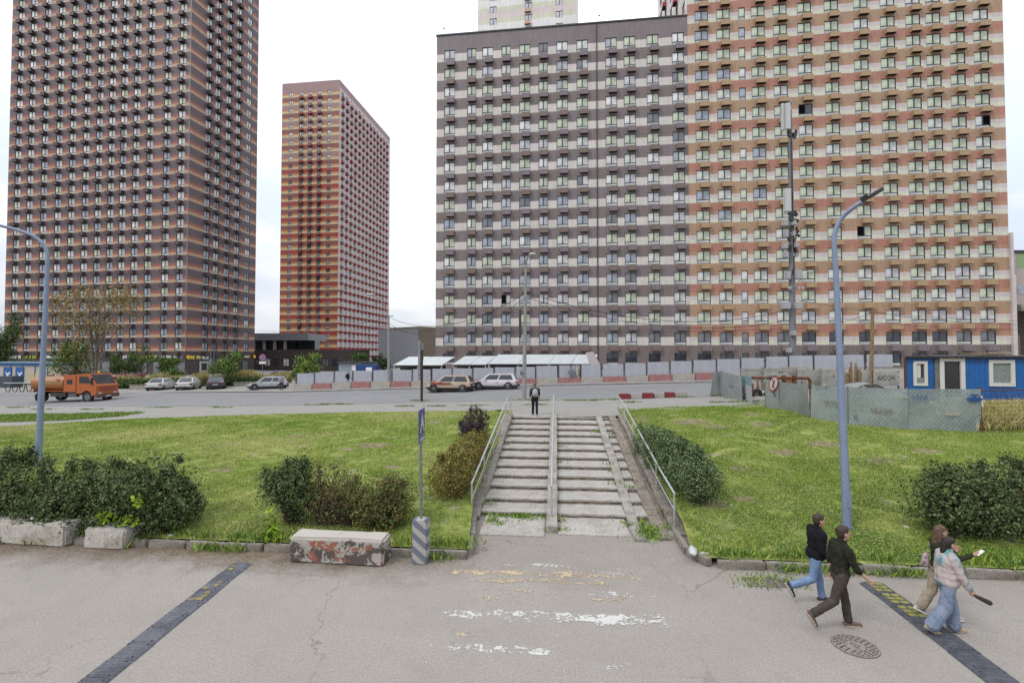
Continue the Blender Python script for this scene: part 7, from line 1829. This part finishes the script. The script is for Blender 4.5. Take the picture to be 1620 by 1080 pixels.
car('red van half hidden behind the flower beds in front of the dark tower', 'van', 205, 603, radians(160), P_RED, 4.8, 1.9, 1.95, suv=True, name='red_van')
car('dark slate car half hidden behind the pale grass bed', 'car', 441, 601, radians(185), P_SLT, 4.6, 1.8, 1.5, suv=True)

# the orange tank truck (at its real, compact size)
g_ = hit(117, 634.5); tk = thing('tank_truck', 'orange tank truck with a boxy cab driving right on the upper road', 'truck', g_, radians(-4))
P_OR = mat('truck_orange', srgb(214, 104, 40, .55), .4, spec=.5, col2=srgb(196, 112, 56, .5), vscale=1.2, var=.08); P_OL = mat('tank_olive_orange', srgb(190, 112, 56, .52), .35, spec=.5, col2=srgb(146, 134, 84, .5), vscale=.9, lo=.42, hi=.66, var=.06)
M_CH = mat('chassis', (.035, .034, .034), .8, var=.2)
mb = MB(); mb.box(-3.4, -.45, .75, 3.0, .45, 1.0); mb.build('chassis', M_CH, tk)
mb = MB(); n = 26; V0 = []
for (x, k) in ((-3.45, .86), (-3.35, 1), (-.05, 1), (.05, .86)):
    for i in range(n):
        a = 2 * pi * i / n; ca, sa_ = cos(a), sin(a); V0.append((x, 1.18 * k * math.copysign(abs(ca) ** .7, ca), 1.78 + .72 * k * math.copysign(abs(sa_) ** .75, sa_)))
F0 = [(r_ * n + i, r_ * n + (i + 1) % n, (r_ + 1) * n + (i + 1) % n, (r_ + 1) * n + i) for r_ in range(3) for i in range(n)] + [tuple(range(n))[::-1], tuple(3 * n + i for i in range(n))]
mb.add(V0, F0); tank = mb.build('tank', P_OL, tk, smooth=True)
mb = MB(); mb.box(-3.5, -1.2, 1.06, .1, 1.2, 1.12); mb.build('tank_ledge', P_OR, tank)
for x in (-2.6, -1.0):
    mb = MB(); mb.cyl((x, 0, 2.46), .3, .14, 16); mb.build('hatch', P_REDD, tank)
mb = MB(); mb.add([(-.55, -1.2, 1.9), (-.2, -1.2, 2.25), (-.8, -1.2, 2.25)], [(0, 1, 2)]); mb.build('orange_marking', P_OR, tank)
mb = MB(); mb.box(.12, -1.2, 1.0, 1.35, 1.2, 2.62); mb.build('pump_box', P_OR, tk)
mb = MB(); mb.box(.45, -1.215, 1.75, 1.0, -1.2, 2.2); mb.build('pump_window', M_DGLASS, tk)
cb = MB(); prof = [(1.45, .85), (1.45, 2.72), (2.7, 2.76), (3.42, 1.72), (3.5, 1.6), (3.5, .75), (3.05, .62), (2.9, 1.0), (2.5, 1.18), (2.1, 1.0), (1.95, .85)]
cb.prism(prof, -1.22, 1.22, 'y'); cab_ = cb.build('cab', P_OR, tk)
def fq(nm, pts, m, par): m2 = MB(); m2.quad(*pts); m2.build(nm, m, par)
nn = Vector((1.04, 0, .72)).normalized() * .012
w0, w1 = Vector((2.76, 0, 2.67)), Vector((3.38, 0, 1.78))
fq('windscreen', [Vector((w1.x, -1.08, w1.z)) + nn, Vector((w1.x, 1.08, w1.z)) + nn, Vector((w0.x, 1.05, w0.z)) + nn, Vector((w0.x, -1.05, w0.z)) + nn], M_DGLASS, cab_)
for sy in (-1, 1):
    y = sy * 1.232; fq('side_window', [(1.75, y, 1.85), (2.95, y, 1.85), (2.62, y, 2.5), (1.75, y, 2.5)], M_DGLASS, cab_)
    m2 = MB(); m2.box(3.0, y - .12, 1.75, 3.12, y + .12, 2.35); m2.build('mirror', M_TRIM, cab_)
    m2 = MB(); m2.box(3.44, sy * .82 - .2, .8, 3.53, sy * .82 + .2, .98); m2.build('headlight', M_LAMP, cab_)
    m2 = MB(); m2.box(1.9, y - .008, 1.35, 2.0, y + .008, 1.4); m2.build('door_handle', M_TRIM, cab_)
m2 = MB(); m2.box(3.35, -1.25, .45, 3.62, 1.25, .8); m2.build('bumper', mat('bumper_grey_brown', srgb(120, 92, 80, .5), .6), tk)
m2 = MB(); m2.box(3.50, -.8, 1.12, 3.53, .8, 1.5); m2.build('grille', P_REDD, cab_)
m2 = MB(); m2.box(3.62, -.28, .52, 3.64, .28, .66); m2.build('number_plate', M_PLATE, tk)
for sy in (-1, 1):
    wheel(tk, 2.5, sy * 1.02, .52, .3, sy); wheel(tk, -2.35, sy * .98, .52, .5, sy)
    m2 = MB(); m2.prism([(-2.95, .95), (-2.8, 1.2), (-1.9, 1.2), (-1.75, .95), (-1.9, 1.12), (-2.8, 1.12)], sy * 1.0 - .28, sy * 1.0 + .28, 'y'); m2.build('mudguard', M_TRIM, tk)
    m2 = MB(); m2.box(-1.3, sy * .9 - .25, .55, .3, sy * .9 + .25, .95); m2.build('side_tank', M_CH, tk)
m2 = MB(); m2.box(.5, -1.1, .5, 1.3, -.7, .9); m2.build('battery_box', mat('box_grey', srgb(120, 120, 122, .45), .6), tk)
m2 = MB(); m2.ell((2.1, .5, 2.86), (.12, .12, .14), 10, 6); m2.build('beacon', mat('beacon_amber', srgb(240, 200, 60, .6), .3), cab_)

tk.scale = (.93, .93, .93)
# ------------------------------------------------------------ people: one remeshed body each, clothes and hair as its children
def solid(mb, name, m, vox, parent=None, smooth=3, loc=(0, 0, 0), rotz=0, fold=None):
    me = mb.mesh(name, [m]); o = obj(name, me, None)
    r = o.modifiers.new('r', 'REMESH'); r.mode = 'VOXEL'; r.voxel_size = vox; r.use_smooth_shade = True
    if smooth: s = o.modifiers.new('s', 'SMOOTH'); s.factor = .5; s.iterations = smooth
    dg = bpy.context.evaluated_depsgraph_get(); dg.update(); nm = bpy.data.meshes.new_from_object(o.evaluated_get(dg)); bpy.data.objects.remove(o)
    if fold:
        n_ = len(nm.vertices); co = np.empty(n_ * 3, np.float32); nm.vertices.foreach_get('co', co); co = co.reshape(-1, 3); no = np.empty(n_ * 3, np.float32); nm.vertices.foreach_get('normal', no); no = no.reshape(-1, 3)
        am, fx, fz = fold
        dd = np.array([mnoise.noise((float(p[0] * fx), float(p[1] * fx), float(p[2] * fz + p[0] * fx * .6))) + .5 * mnoise.noise((float(p[0] * fx * 2.3 + 5), float(p[1] * fx * 2.3), float(p[2] * fz * 2.1))) for p in co])
        dd = (1 - np.abs(dd) * 2.2)
        co = co + no * (dd * am)[:, None].astype(np.float32); nm.vertices.foreach_set('co', co.ravel()); nm.update()
    nm.materials.clear(); nm.materials.append(m); nm.polygons.foreach_set('use_smooth', [True] * len(nm.polygons))
    return obj(name, nm, parent, loc, rotz)
M_SKIN = mat('skin', srgb(216, 170, 146, .55), .55, spec=.35, var=.05, vscale=8)
def D(a): a = radians(a); return Vector((sin(a), 0, -cos(a)))
def person(label, loc, heading, Hgt=1.75, vox=.011, thigh=(20, -18), knee=(8, 30), arm=(-20, 22), elbow=(25, 20), lean=4, foot=(0, 35), top=('jacket', None), legs=('trousers', None), shoes=None, hair=None, hair_style='short', female=False, sleeve='long', headturn=0, extras=None, hands=True, arm_out=(10, 10), wide=1.0, face=True, bulk=1.0):
    k = Hgt / 1.75
    hipw, shw = (.088, .165) if female else (.092, .195)
    pos = {}
    low = 9
    for i, s in ((0, 1), (1, -1)):
        hp = Vector((0, s * hipw, 0)); kn = hp + D(thigh[i]) * .44; an = kn + D(thigh[i] - knee[i]) * .42
        fa = radians(-foot[i]); fd = Vector((cos(fa), 0, sin(fa))); up_ = Vector((-sin(fa), 0, cos(fa)))
        heel = an - up_ * .075 - fd * .06; toe = an - up_ * .075 + fd * .19
        pos[i] = (hp, kn, an, fd, up_, heel, toe); low = min(low, heel.z, toe.z)
    hz = -low + .005
    sh = Vector((0, 0, hz))
    ln = radians(lean); T = lambda x, y, z: Vector((x * cos(ln) + z * sin(ln), y, -x * sin(ln) + z * cos(ln))) + sh
    skin = MB()
    for i in (0, 1):
        hp, kn, an, fd, up_, heel, toe = pos[i]; hp, kn, an, heel, toe = hp + sh, kn + sh, an + sh, heel + sh, toe + sh; pos[i] = (hp, kn, an, fd, up_, heel, toe)
        skin.cap(hp, .078, kn, .055); skin.cap(kn, .056, kn.lerp(an, .35), .056); skin.cap(kn.lerp(an, .35), .056, an, .038); skin.cap(heel + up_ * .03, .032, toe + up_ * .02, .026)
    cw = 1.0 if not female else .86
    skin.ell(T(0, 0, .03), (.105, .155 * (1.03 if female else 1), .13)); skin.ell(T(.005, 0, .20), (.092, .135 * cw, .16)); skin.ell(T(-.005, 0, .345), (.104, .155 * cw, .15)); skin.cap(T(-.012, shw * .75, .45), .046, T(-.012, -shw * .75, .45), .046)
    skin.cap(T(-.005, 0, .48), .058, T(.012, 0, .575), .052)
    hc = T(.03, 0, .675); ht = radians(headturn)
    HR = Matrix.Translation(hc) @ Matrix.Rotation(ht, 4, 'Z')
    h3 = lambda x, y, z: HR @ Vector((x, y, z))
    R3 = Matrix.Rotation(ht, 4, 'Z')
    skin.ell(hc + R3 @ Vector((-.012, 0, .028)), (.096, .074, .092), 14, 10, 0, R3); skin.ell(hc + R3 @ Vector((.022, 0, -.035)), (.066, .056, .080), 12, 8, 0, R3)
    skin.ell(h3(.066, 0, -.092), (.024, .026, .02)); skin.cap(h3(.082, 0, .015), .011, h3(.108, 0, -.022), .014); skin.ell(h3(.081, 0, -.056), (.014, .026, .011))
    for s in (1, -1): skin.ell(h3(-.008, s * .074, -.008), (.024, .011, .034)); skin.ell(h3(.074, s * .032, .034), (.012, .022, .008))
    A = {}
    for i, s in ((0, 1), (1, -1)):
        S = T(-.01, s * shw, .455); ao = radians(arm_out[i])
        d1 = D(arm[i] + lean); d1 = Vector((d1.x, s * sin(ao), d1.z * cos(ao))); E = S + d1 * .285
        d2 = D(arm[i] + lean + elbow[i]); d2 = Vector((d2.x, s * sin(ao * .4), d2.z)).normalized(); Wr = E + d2 * .25
        A[i] = (S, E, Wr, d2); am = .86 if female else 1.0
        skin.cap(S, .052 * am, E, .040 * am); skin.cap(E, .041 * am, Wr, .026 * am)
        if hands:
            side = Vector((0, 1, 0)); fw = d2.cross(side).normalized(); 
            pc = Wr + d2 * .055; skin.cap(Wr, .025, Wr + d2 * .02, .026); 
            for f in range(4):
                o_ = (f - 1.5) * .019; L_ = (.066, .078, .074, .056)[f]; b0 = Wr + d2 * .035 + fw * o_ * .8; b1 = Wr + d2 * .09 + fw * o_; skin.cap(b0, .013, b1, .011)
                cd = (d2 * .86 - side * s * .45 ).normalized(); k1 = b1 + cd * L_ * .5; cd2 = (d2 * .55 - side * s * .8).normalized(); skin.cap(b1, .0095, k1, .009); skin.cap(k1, .009, k1 + cd2 * L_ * .45, .0075)
            tb = Wr + d2 * .03 + fw * -.024; tdir = (d2 * .75 + fw * -.55 - side * s * .35).normalized(); skin.cap(tb, .013, tb + tdir * .036, .011); skin.cap(tb + tdir * .036, .0105, tb + tdir * .036 + (d2 * .95 - side * s * .2).normalized() * .03, .0085)
    body = solid(skin, 'person', M_SKIN, min(vox, .0085) if hands and vox < .015 else vox, None, 1, loc, heading); tag(body, label, 'person'); body.scale = (k, k, k)
    par = body
    mt = legs[1]
    # trousers
    tr = MB(); wd = wide
    for i in (0, 1):
        hp, kn, an, fd, up_, heel, toe = pos[i]; a2 = kn.lerp(an, .93)
        tr.cap(hp + Vector((-.005, 0, .01)), .100, kn, .068 * (1 + (wd - 1) * .7)); tr.cap(kn, .068 * (1 + (wd - 1) * .7), a2, .052 * (wd if wd > 1 else 1) + (.012 if wd == 1 else .02))
    tr.ell(T(-.012, 0, .0), (.118, .166, .115)); tr.cap(T(0, .06, .10), .085, T(0, -.06, .10), .085)
    solid(tr, legs[0], mt, vox, par, 3, fold=(.009, 11, 5) if vox < .02 else None)
    # top
    tp = MB(); big = (1.10 if top[0] in ('jacket', 'coat') else 1.0) * bulk
    z0 = -.06 if top[0] != 'coat' else -.12
    tp.ell(T(0, 0, z0 + .10), (.130 * big, .178 * big * (cw + .06), .14)); tp.ell(T(.005, 0, .22), (.124 * big, .165 * big * (cw + .05), .17)); tp.ell(T(.0, 0, .37), (.132 * big, .182 * cw * big, .18)); tp.cap(T(-.012, shw * .8, .462), .070 * big, T(-.012, -shw * .8, .462), .070 * big); tp.cap(T(-.012, 0, .455), .092, T(-.004, 0, .535), .072)
    for i in (0, 1):
        S, E, Wr, d2 = A[i]; b2 = big * (.9 if female else 1)
        tp.cap(S, .070 * b2, E, .056 * b2)
        if sleeve == 'long': tp.cap(E, .057 * b2, E.lerp(Wr, .93), .043 * b2)
        elif sleeve == 'rolled': tp.cap(E, .055 * b2, E.lerp(Wr, .3), .047 * b2)
    if bulk > 1.1: tp.ell(T(.0, 0, .02), (.17, .215, .13)); tp.ell(T(.0, 0, .12), (.165, .21, .16))
    solid(tp, top[0], top[1], vox, par, 3, fold=(.010, 9, 6) if vox < .02 else None)
    for i in (0, 1):
        hp, kn, an, fd, up_, heel, toe = pos[i]; sb = MB()
        sb.cap(heel + up_ * .035, .040, heel.lerp(toe, .5) + up_ * .038, .043); sb.cap(heel.lerp(toe, .5) + up_ * .036, .042, toe + up_ * .026, .034); sb.cap(an - up_ * .0, .048, an - up_ * .03, .048)
        so = solid(sb, 'shoe', shoes[0], max(vox, .010), par, 2)
        b = MB(); q = Matrix.Translation(heel.lerp(toe, .5)) @ Matrix(((fd.x, 0, up_.x, 0), (0, 1, 0, 0), (fd.z, 0, up_.z, 0), (0, 0, 0, 1)))
        b.prism([(.165 * cos(t) * (1 if cos(t) > 0 else 1.0), .044 * sin(t)) for t in [2 * pi * j / 14 for j in range(14)]], -.008, .022, 'z', 0, q); b.build('sole', shoes[1], so)
    # hair
    if hair:
        hb = MB(); hb.ell(hc + R3 @ Vector((-.026, 0, .046)), (.098, .081, .081), 14, 10, 0, R3); hb.ell(hc + R3 @ Vector((-.05, 0, .0)), (.066, .079, .085), 12, 8, 0, R3)
        if hair_style == 'short': (hb.ell(hc + R3 @ Vector((.02, 0, .092)), (.055, .058, .028), 10, 6, 0, R3), hb.ell(hc + R3 @ Vector((-.055, 0, -.035)), (.045, .066, .06), 10, 6, 0, R3))
        if hair_style == 'crop': hb = MB(); hb.ell(hc + R3 @ Vector((-.020, 0, .040)), (.098, .079, .082), 14, 10, 0, R3)
        if hair_style == 'long': hb.cap(h3(-.07, .0, .0), .066, h3(-.11, 0, -.20), .058); hb.cap(h3(-.055, .055, .0), .035, h3(-.07, .065, -.16), .035); hb.cap(h3(-.055, -.055, .0), .035, h3(-.07, -.065, -.16), .035)
        if hair_style == 'tail': hb.cap(h3(-.09, .0, .02), .05, h3(-.12, 0, -.10), .045); hb.cap(h3(-.12, 0, -.1), .04, h3(-.12, 0, -.28), .022)
        # keep the face clear: hair cut away in front by not reaching past the brow
        solid(hb, 'hair', hair, min(vox, .011), par, 1, fold=(.009, 30, 14) if vox < .02 else None)
    if face:
        for s in (1, -1):
            e = MB(); e.ell(h3(.082, s * .030, .016), (.006, .009, .0055), 8, 6); e.build('eye', M_DSTEEL, par)
            e = MB(); e.box(-.004, -.015, -.0025, .004, .015, .0025, 0, HR @ Matrix.Translation((.087, s * .032, .042))); e.build('eyebrow', hair or M_DSTEEL, par)
        e = MB(); e.ell(h3(.092, 0, -.056), (.006, .022, .006), 8, 6); e.build('mouth', mat('lips', srgb(176, 104, 96, .5), .5), par)
    return body, dict(T=T, A=A, pos=pos, hc=hc, h3=h3)
def cloth(name, r, g, b, k=.5, rough=.9, **kw): return mat(name, srgb(r, g, b, k), rough, spec=.15, var=kw.get('var', .14), vscale=kw.get('vscale', 7), bump=.35, bscale=14)
SH_W = (mat('shoe_white', srgb(222, 220, 216, .5), .7), M_WHITE); SH_DK = (mat('shoe_dark', srgb(70, 64, 60, .45), .7), mat('sole_white', srgb(214, 208, 200, .5), .7)); SH_BR = (mat('shoe_brown', srgb(128, 104, 94, .48), .7), mat('sole_tan', srgb(206, 190, 170, .5), .7))
H_BR = mat('hair_brown', srgb(74, 58, 48, .5), .6, var=.2, vscale=30); H_DK = mat('hair_dark', srgb(54, 44, 42, .5), .6, var=.2, vscale=30); H_LB = mat('hair_chestnut', srgb(112, 86, 66, .5), .6, var=.2, vscale=30)
def gpos(px, py): q = hit(px, py); return (q.x, q.y, q.z)
q = gpos(1291, 955)
b_, I = person('man in a black jacket and pale blue jeans walking right beside the lamp post', (q[0], q[1], 0), radians(-4), 1.72, .012, thigh=(14, -14), knee=(6, 58), arm=(8, -12), elbow=(48, 55), lean=5, foot=(0, 62), bulk=1.08, top=('jacket', cloth('jacket_black', 34, 34, 42, .45)), legs=('jeans', cloth('jeans_pale', 140, 166, 206, .5)), shoes=SH_DK, hair=H_BR, hair_style='short')
q = gpos(1330, 996)
b_, I = person('man in a dark olive jumper and brown trousers striding right in front', (q[0], q[1], 0), radians(-3), 1.80, .012, thigh=(16, -20), knee=(7, 38), arm=(-12, 14), elbow=(14, 30), lean=4, foot=(2, 58), top=('jumper', cloth('jumper_olive', 54, 56, 42, .45, vscale=16, var=.25)), legs=('trousers', cloth('trousers_brown', 92, 84, 76, .46)), shoes=SH_BR, hair=H_BR, hair_style='short', sleeve='rolled')
# wrist band
S, E, Wr, d2 = I['A'][0]
q = gpos(1500, 1004)
b_, I = person('woman in a pink and teal wrap jacket and wide pale jeans walking right', (q[0], q[1], 0), radians(-8), 1.64, .012, thigh=(14, -12), knee=(8, 22), arm=(-6, 10), elbow=(30, 20), lean=3, foot=(4, 30), top=('jacket', mat('jacket_pink_teal', srgb(216, 200, 198, .52), .85, col2=srgb(96, 178, 190, .5), vscale=2.6, lo=.46, hi=.54, var=.08, stretch=(1, 1, .45), bump=.3, bscale=14)), legs=('jeans', mat('jeans_wide', srgb(136, 152, 184, .5), .9, col2=srgb(164, 176, 196, .5), vscale=4, var=.1, bump=.3, bscale=14)), shoes=(mat('shoe_sand', srgb(206, 184, 140, .5), .7), mat('sole_tan', (0, 0, 0))), hair=H_DK, hair_style='tail', female=True, wide=1.75, bulk=1.17)
S, E, Wr, d2 = I['A'][1]; e = Wr + d2 * .10; M_ = Matrix.Rotation(radians(25), 4, 'Y')
mb = MB(); mb.cap(e, .018, e + Vector((.05, 0, -.03)), .03); mb.cap(e + Vector((.05, 0, -.03)), .034, e + Vector((.24, 0, -.12)), .045); solid(mb, 'folded_umbrella', mat('umbrella_dark', srgb(74, 64, 60, .48), .8), .01, None, 2, b_.location, b_.rotation_euler.z); o = bpy.data.objects['folded_umbrella']; o.scale = b_.scale; tag(o, 'dark folded umbrella in the hand of the woman in wide jeans', 'umbrella')
q = gpos(1495, 984)
b_, I = person('woman with long chestnut hair in dark green holding a phone, behind the other woman', (q[0], q[1] + .1, 0), radians(-6), 1.66, .012, thigh=(-8, 12), knee=(24, 6), arm=(30, 40), elbow=(70, 72), lean=2, foot=(28, 2), top=('shirt', cloth('top_dark_green', 62, 68, 48, .46)), legs=('trousers', cloth('trousers_beige', 196, 180, 160, .48)), shoes=SH_W, hair=H_LB, hair_style='long', female=True, wide=1.3)
S, E, Wr, d2 = I['A'][1]; e = Wr + d2 * .12; mb = MB(); mb.box(-.005, -.036, -.07, .005, .036, .07, 0, Matrix.Translation(e) @ Matrix.Rotation(.9, 4, 'Y')); o = mb.build('phone', M_WHITE, None, b_.location, b_.rotation_euler.z, label='white phone held up by the woman in dark green', cat='phone'); o.scale = b_.scale
# hand bag
S, E, Wr, d2 = I['A'][0]; T = I['T']; mb = MB(); mb.cap(T(-.16, .12, .17), .05, T(-.16, .12, .02), .075); mb.tube([T(-.14, .12, .2), T(-.10, .1, .40), T(-.03, .12, .5), T(.06, .1, .38), T(-.10, .14, .15)], .008, 5)
o = mb.build('shoulder_bag', mat('bag_pale_pink', srgb(214, 190, 192, .5), .6, col2=srgb(120, 90, 120, .48), vscale=9, lo=.55, hi=.6), None, b_.location, b_.rotation_euler.z, label='pale pink shoulder bag with dark print behind the woman in dark green', cat='bag', smooth=True); o.scale = b_.scale
# the man going up the stairs
q = hit(846, 657.5); zt_ = gz(q.x, max(q.y, 25.4))
b_, I = person('man with a pale backpack walking away at the top of the stairs', (q.x, 25.7, gz(q.x, 25.7) + .01), radians(93), 1.70, .016, thigh=(14, -10), knee=(10, 12), arm=(-10, 14), elbow=(14, 16), lean=4, foot=(0, 18), top=('shirt', cloth('shirt_dark', 84, 82, 74, .46)), legs=('trousers', cloth('trousers_black', 48, 50, 58, .45)), shoes=SH_DK, hair=cloth('hair_grey_brown', 128, 112, 96, .5), hair_style='crop', sleeve='rolled', vox=.016) if False else person('man with a pale backpack walking away at the top of the stairs', (q.x, 25.7, gz(q.x, 25.7) + .01), radians(93), 1.70, .016, thigh=(14, -10), knee=(10, 12), arm=(-10, 14), elbow=(14, 16), lean=4, foot=(0, 18), top=('shirt', cloth('shirt_dark', 84, 82, 74, .46)), legs=('trousers', cloth('trousers_black', 48, 50, 58, .45)), shoes=SH_DK, hair=cloth('hair_grey_brown', 128, 112, 96, .5), hair_style='crop', sleeve='rolled')
T = I['T']; bp = thing('backpack', 'pale grey backpack on the back of the man at the top of the stairs', 'backpack', b_.location, b_.rotation_euler.z); bp.scale = b_.scale
mb = MB(); mb.ell(T(-.19, 0, .30), (.10, .15, .20)); mb.ell(T(-.20, 0, .18), (.11, .155, .14)); solid(mb, 'bag_body', cloth('pack_pale', 206, 204, 210, .5), .016, bp, 2)
mb = MB(); mb.ell(T(-.29, 0, .2), (.05, .11, .10)); solid(mb, 'front_pocket', cloth('pack_grey', 176, 176, 186, .5), .016, bp, 1)
for s in (1, -1): mb = MB(); mb.tube([T(-.12, s * .09, .48), T(-.0, s * .10, .55), T(.13, s * .10, .42), T(.05, s * .14, .2), T(-.1, s * .13, .12)], .018, 6); mb.build('strap', M_TRIM, bp)
# far walkers
def far(label, px, py, heading, Hgt, topc, legc, hairm, **kw):
    q = hit(px, py); return person(label, (q.x, q.y, q.z), heading, Hgt, .03, top=(kw.pop('topn', 'shirt'), topc), legs=(kw.pop('legn', 'trousers'), legc), shoes=kw.pop('shoes', SH_DK), hair=hairm, hands=False, face=False, **kw)
far('person in a black top and pale trousers standing at the hoarding on the left', 551, 614.5, radians(-70), 1.72, cloth('black_top', 44, 44, 50, .45), cloth('pale_trousers', 206, 204, 198, .5), H_DK, arm=(10, 16), elbow=(70, 80), thigh=(4, -4), knee=(3, 6), foot=(0, 4))
far('person in a purple dress walking behind the pale lamp pole', 823, 607.5, radians(-10), 1.66, cloth('purple_top', 176, 132, 196, .5), cloth('purple_skirt', 140, 100, 170, .5), mat('hair_pale', srgb(210, 200, 196, .5), .7), thigh=(12, -10), foot=(0, 20), female=True, wide=1.8, topn='coat')
far('person in a grey lilac shirt walking along the hoarding on the right', 904, 606.5, radians(178), 1.72, cloth('lilac_shirt', 150, 146, 172, .5), cloth('grey_trousers', 150, 150, 162, .5), H_DK, thigh=(16, -14), foot=(0, 25))
far('person in a pale yellow top walking just right of the lilac shirted one', 913, 606, radians(175), 1.64, cloth('pale_yellow_top', 222, 218, 180, .5), cloth('cream_trousers', 214, 208, 196, .5), mat('hair_pale', (0, 0, 0)), thigh=(-10, 14), foot=(20, 0), female=True)
far('person in a lilac top and dark trousers standing behind the silver car', 445, 618, radians(-60), 1.66, cloth('lilac_top', 196, 190, 206, .5), cloth('slate_trousers', 96, 96, 106, .46), H_DK, thigh=(5, -5), foot=(0, 6))
